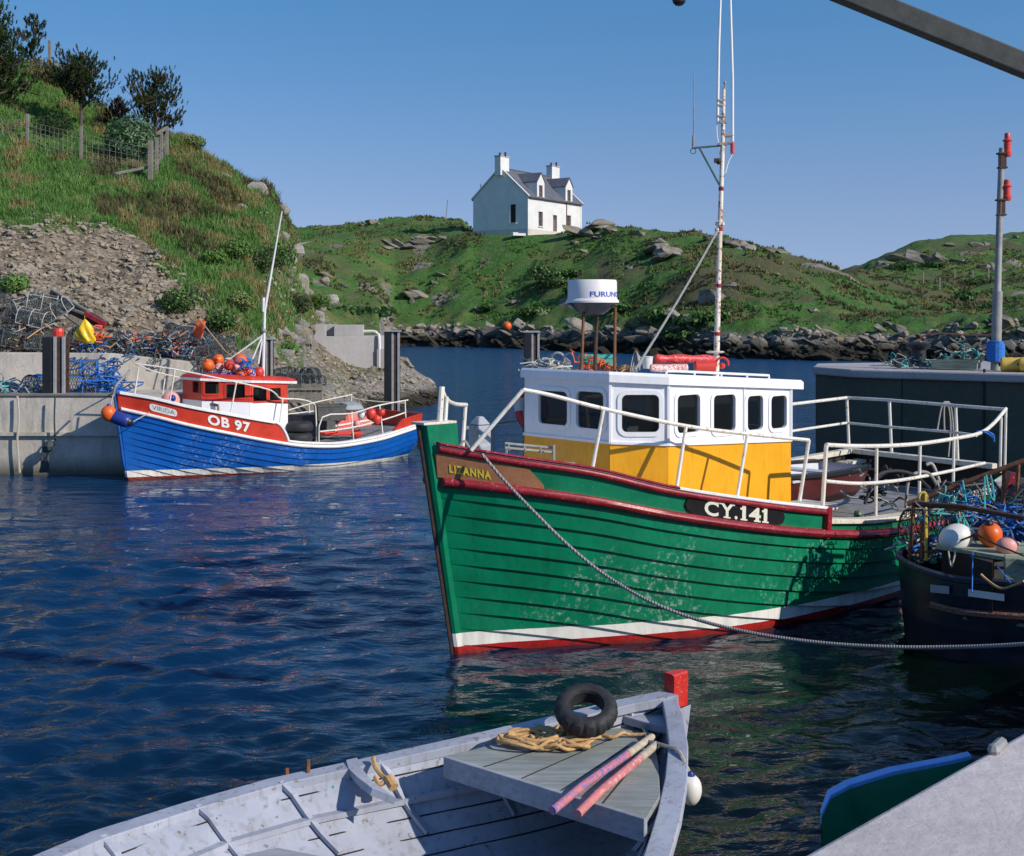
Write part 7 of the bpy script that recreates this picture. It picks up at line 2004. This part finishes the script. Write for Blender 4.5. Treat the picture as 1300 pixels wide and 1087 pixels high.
        if dr: mb.grid([[p(-w / 2, v0, .02), p(w / 2, v0, .02)], [p(-w / 2, v0 + 1.9, .02), p(w / 2, v0 + 1.9, .02)]])
        o_ = mb.build('door' if dr else 'window', brown, root)
        mb = MB(); mb.grid([[p(-w / 2, v0, .05), p(w / 2, v0, .05)], [p(-w / 2, v1, .05), p(w / 2, v1, .05)]]); mb.build('pane', MATS['brown_glass'] if 'brown_glass' in MATS else BG, o_)
        if i < 3 and not dr:
            mb = MB(); mb.beam(Q(c - w / 2 - .1, -.05, v0 - .07), Q(c + w / 2 + .1, -.05, v0 - .07), .2, .12); mb.build('sill', wallm, o_)
    mb = MB(); mb.grid([[Q(.17, 1.75, 1.3), Q(.17, 2.55, 1.3)], [Q(.17, 1.75, 3.55), Q(.17, 2.55, 3.55)]]); wn = mb.build('window', M['blackhole'], root)
    mb = MB(); mb.beam(Q(-.05, 1.6, 1.22), Q(-.05, 2.7, 1.22), .2, .13); mb.build('sill', wallm, wn)
    mb = MB(); mb.beam(Q(-.03, 2.62, 1.3), Q(-.03, 2.62, 3.6), .1, .08, up=fd); mb.build('frame', wallm, wn)
    mb = MB(); mb.tube([Q(.3, w_ - .95, eh + .8), Q(.3, w_ - .95, eh + 1.9)], .05, 6); mb.sphere(Q(.3, w_ - 1.1, eh + .95), .28, 8, sq=.5); mb.build('roof_vent', M['grille'], rf)
    return root
m, nt, b, out = newmat('brown_glass'); b.inputs['Base Color'].default_value = (.09, .06, .05, 1); b.inputs['Roughness'].default_value = .15; BG = m
house()
mb = MB(); mb.tube([G(566, 279, 160), G(568.5, 254, 160)], .06, 6); tag(mb.build('thin_pole', M['galv']), 'thin pole standing on the skyline left of the cottage', 'pole')
mb = MB(); mb.box(G(658, 297.5, 146), (1.6, .8, .4), R(20)); mb.box(G(662, 295.5, 146), (1.0, .6, .16), R(20), m=1); tag(mb.build('trough', [M['whitefloat'], M['bluefloat']], bev=.03), 'white and blue trough lying in front of the cottage gable', 'trough')

# ================================================================== trees
NG = leafmat('pine_needles', (.02, .055, .016), (.055, .11, .03), .2); NB = leafmat('brown_needles', (.07, .05, .022), (.13, .09, .04), .2); 
BARK = wood('pine_bark', (.06, .045, .035), (.12, .09, .07), 1, .9, 2)
def pine(name, base, H, W, seed, label, lean=0.0, nl=34, shoot=.28, den=1.0, bare=.25, cone=.5, brown=.25, cat='pine tree'):
    rg = random.Random(seed); root = empty(name, base, 0, label, cat)
    base = Vector(base)
    trunk = smoothpath([base + Vector((lean * H * t * t + rg.uniform(-.04, .04) * H * (0 < t < 1), rg.uniform(-.03, .03) * H, H * .94 * t - .15)) for t in (0, .25, .5, .75, 1)], 4)
    T = MB(); T.tube(trunk, [.024 * H * (1 - .88 * i / (len(trunk) - 1)) + .01 for i in range(len(trunk))], 8)
    nd = MB(); shoots = []
    for k in range(nl):
        t = bare + (1 - bare) * (k + rg.random()) / nl
        p = trunk[min(len(trunk) - 1, int(t * (len(trunk) - 1)))]
        az = k * 2.4 + rg.uniform(-.5, .5)
        prof = (1 - ((t - bare) / (1 - bare))) ** cone * .5 + .06 if t > bare + .12 else .35 + 1.2 * (t - bare)
        Ln = W * min(prof, .55) * rg.uniform(.65, 1.1)
        d = Vector((math.cos(az), math.sin(az), rg.uniform(.1, .5)))
        pts = [p]
        for j in range(1, 6): pts.append(p + d * Ln * j / 5 + Vector((0, 0, Ln * .32 * (j / 5) ** 2)) + Vector((rg.gauss(0, .03), rg.gauss(0, .03), rg.gauss(0, .03))) * H * .3)
        T.tube(pts, [.012 * H * (1 - t * .6) * (1 - .15 * j) for j in range(6)], 5)
        for j in range(int(40 * den * max(.5, Ln / (W * .4)))):
            u = rg.uniform(.25, 1.05); b = pts[min(5, int(u * 5))]
            q = b + Vector((rg.gauss(0, .13), rg.gauss(0, .13), rg.gauss(.03, .09))) * W * .42
            if rg.random() < .2: T.tube([b, q], .006 * H * .5 + .004, 4)
            shoots.append((q, d))
    for q, d in shoots + [(trunk[-1], Vector((0, 0, 1)))] * 6:
        ax = (Vector((0, 0, 1)) + d * .35 + Vector((rg.gauss(0, .22), rg.gauss(0, .22), 0))).normalized(); s = shoot * rg.uniform(.7, 1.25)
        m_ = 1 if rg.random() < brown else 0
        e1 = ax.orthogonal().normalized(); e2 = ax.cross(e1)
        for n_ in range(18):
            h = rg.random(); a = rg.random() * 6.28; r = .36 * s
            dirn = (e1 * math.cos(a) + e2 * math.sin(a)) * (.9 - .5 * h) + ax * (.55 + .5 * h)
            b = q + ax * s * h * .6; tp = b + dirn.normalized() * r * rg.uniform(.7, 1.2); sd = ax.cross(dirn).normalized() * s * .085
            nd.face([b - sd, b + sd, tp], m_)
    T.build('trunk', BARK, root, smooth=50); nd.build('crown', [NG, NB], root)
    return root
def gp(px, py, D=None):
    D = D or near_hit(px, py) or 52
    return Vector(((px - 650) / FP * D, D, near_h(px, D)))
pine('pine_tree', gp(198, 172, 51.5), 3.0, 2.9, 3, 'dark open pine on the skyline right of the other pines', nl=30, den=.85, bare=.2, cone=.45, shoot=.27, brown=.45)
pine('pine_tree', gp(103, 186, 50.5), 3.2, 3.0, 7, 'rounded dark pine with a bare trunk behind the wire fence', nl=34, den=1.1, bare=.42, cone=.55, shoot=.26, brown=.3)
pine('pine_tree', gp(-14, 152, 50), 4.9, 3.9, 12, 'largest dense dark pine cut by the left edge', nl=60, den=1.3, bare=.1, cone=.6, shoot=.3, brown=.15)
pine('pine_tree', gp(-75, 150, 52), 5.2, 4, 13, 'dense dark pine just beyond the left edge', nl=30, den=1, bare=.1, cone=.6, shoot=.3, brown=.15)
pine('thin_tree', gp(38, 78, 58), 2.7, 1.4, 14, 'thin windblown conifer behind the largest pine', lean=.12, nl=16, den=.55, bare=.2, cone=.3, shoot=.26, brown=.2)
pine('pine_tree', gp(150, 168, 53), 1.5, 1.5, 19, 'small brown pine low between the two larger pines', nl=14, den=.8, bare=.1, cone=.5, shoot=.24, brown=.75)
# shrub with pale leaves
LS = leafmat('shrub_leaves', (.05, .14, .05), (.25, .36, .2), .25, .45)
def shrub(name, c, rx, rz, n, seed, label, mats, leaf=.09, cat='shrub'):
    rg = random.Random(seed); root = empty(name, c, 0, label, cat); c = Vector(c)
    S = MB(); Lf = MB()
    for k in range(16):
        a = rg.random() * 6.28; e = c + Vector((math.cos(a) * rx * .7, math.sin(a) * rx * .7, rz * rg.uniform(.9, 1.7)))
        S.tube([c, c.lerp(e, .5) + Vector((0, 0, .1)), e], [.02, .015, .008], 5)
    for k in range(n):
        v = Vector((rg.gauss(0, 1), rg.gauss(0, 1), rg.gauss(0, 1))).normalized() * (rg.random() ** .35)
        lump = 1 + .28 * noise.noise(v * 2.2 + Vector((seed, 0, 0)))
        p = c + Vector((v.x * rx * lump, v.y * rx * lump, rz + v.z * rz * lump))
        d = (v + Vector((rg.gauss(0, .6), rg.gauss(0, .6), rg.gauss(.2, .5)))).normalized(); e1 = d.orthogonal().normalized() ; e1 = (Quaternion(d, rg.random() * 6.28) @ e1)
        s = leaf * rg.uniform(.6, 1.2); e2 = d.cross(e1)
        Lf.face([p - e1 * s * .5, p + e2 * s * .3, p + e1 * s * .5, p - e2 * s * .3], rg.randrange(len(mats)))
    S.build('stem', BARK, root); Lf.build('foliage', mats, root); return root
DG = leafmat('dark_leaves', (.015, .045, .012), (.04, .085, .02)); YG = leafmat('lime_leaves', (.09, .16, .02), (.16, .26, .05))
shrub('leafy_shrub', gp(166, 216, 47.6), 1.05, .95, 5200, 5, 'pale flecked leafy shrub inside the fence corner', [LS, LS, DG], .12)
for i, (px, py, r, mt, l) in enumerate([(225, 400, .55, [LG, DG], 'dark green clump growing above the nets'), (283, 425, .45, [LG, DG], 'green bush on the bank behind the orange flag'), (272, 338, .4, [LG, YG], 'bright green clump on the slope above the flag'),
        (68, 178, .8, [DG], 'dark low bush behind the left fence'), (306, 400, .45, [LD, LG], 'tawny tussock on the bank near the mast'), (330, 350, .7, [DG, LH, LG], 'brownish green bush left of the thin mast'), (350, 340, .7, [DG, LG], 'dark bush right behind the mast tip'),
        (376, 400, .6, [DG, LH], 'dark scrub above the rock face by the block'), (18, 378, .4, [LG], 'small grass clump on the gravel at the left edge'), (300, 330, .55, [LG, YG], 'lime green scrub on the lower slope'), (60, 108, 1.0, [LD, LH], 'russet bush on the skyline below the thin tree'),
        (84, 118, .7, [LD, DG], 'russet and green bush left of the rounded pine'), (246, 182, .5, [LD, LG], 'grassy hump on the crest right of the pines'), (405, 392, .5, [YG, LG], 'yellow green bush above the concrete block'), (365, 452, .35, [LG], 'small green clump at the foot of the rock face')]):
    shrub('bush', gp(px, py), r, r * .62, int(1500 * r + 300), 30 + i, l, mt, .1, 'bush')
# dark scrub on the far hill
for i, (px, py, r) in enumerate([(700, 356, 2.4), (712, 362, 2.0), (690, 350, 1.8), (725, 352, 1.6), (735, 372, 1.6), (865, 428, 1.8), (840, 405, 2.0), (880, 415, 1.8), (1240, 362, 2.2), (1225, 375, 1.5), (1222, 380, 1.4), (790, 395, 1.5), (487, 395, 1.4), (440, 402, 1.6), (455, 400, 1.3), (470, 398, 1.3), (680, 398, 1.6), (1150, 342, 2.2), (1185, 340, 1.8), (620, 392, 1.2), (905, 405, 1.5), (1280, 385, 1.6), (1262, 392, 1.4)]):
    D = far_hit(px, py)
    if D: shrub('hill_scrub', Vector(((px - 650) / FP * D, D, far_h(px, D) - .3)), r * 1.05, r * .27, 500, 80 + i, 'low dark green scrub patch on the far hillside', [DG, LG, DG], .42, 'scrub')['group'] = 'scrub on the far hills'
# ================================================================== fences
fc = empty('wire_fence', gp(100, 212, 46), 0, 'wire netting fence on grey wooden posts running along the near hill', 'fence')
posts = [(-60, 175, 140, 47.5), (35, 185, 150, 47), (103, 209, 165, 46.5), (191, 224, 184, 45.5), (199, 216, 180, 46.5), (205, 206, 174, 48), (212, 193, 166, 50)]
tops, bots = [], []
for i, (px, yb, yt, D) in enumerate(posts):
    b = G(px, yb, D); t = G(px, yt, D); tops.append(t); bots.append(b)
    w_ = .11 if i != 3 else .16
    mb = MB(); mb.box((b + t) / 2, (w_, w_, (t - b).length + .3)); mb.build('post', M['wood'], fc, bev=.01)
mb = MB()
for i in range(len(posts) - 1):
    for k in range(6):
        u = .08 + .16 * k; mb.tube([bots[i].lerp(tops[i], u), bots[i + 1].lerp(tops[i + 1], u)], .006, 4, caps=False)
    n_ = 12 if i < 3 else 4
    for k in range(1, n_): 
        t = k / n_; a = bots[i].lerp(bots[i + 1], t); c = tops[i].lerp(tops[i + 1], t); mb.tube([a.lerp(c, .08), a.lerp(c, .85)], .0035, 3, caps=False)
mb.build('wire_netting', M['galv'], fc)
for a, b, l in (((103, 210, 46.3), (147, 222, 45.4), 'pale fallen rail left of the fence corner'), ((146, 221, 45.4), (189, 212, 45.6), 'pale rail propped up to the corner post'), ((148, 222, 45.3), (176, 232, 44.8), 'pale fallen rail lying lowest in the grass'), ((199, 170, 47.5), (212, 162, 49.5), 'slanting top rail behind the corner post')):
    mb = MB(); mb.beam(G(*a), G(*b), .09, .11); tag(mb.build('fence_rail', M['wood'], bev=.01), l, 'rail')
for i, (px, yb, yt, D, l) in enumerate(((63, 80, 54, 59, 'tall skyline fence post right of the thin tree'), (106, 92, 82, 57, 'short post on the skyline behind the rounded pine'), (154, 155, 134, 54.5, 'fence post between the two right pines'))):
    mb = MB(); b = G(px, yb, D); t = G(px, yt, D); mb.box((b + t) / 2 - Vector((0, 0, .15)), (.12, .12, (t - b).length + .5)); tag(mb.build('fence_post', M['wood'], bev=.01), l, 'post')
for i, (px, py) in enumerate(((1172, 355), (1193, 363), (1235, 352), (1212, 352), (1255, 350))):
    D = far_hit(px, py + 4) or 150; b = G(px, py + 5, D); mb = MB(); mb.box(b + Vector((0, 0, .6)), (.16, .16, 1.6)); tag(mb.build('far_post', M['wood']), 'small grey fence post on the slope of the right hill', 'post', 'fence posts on the right hill')
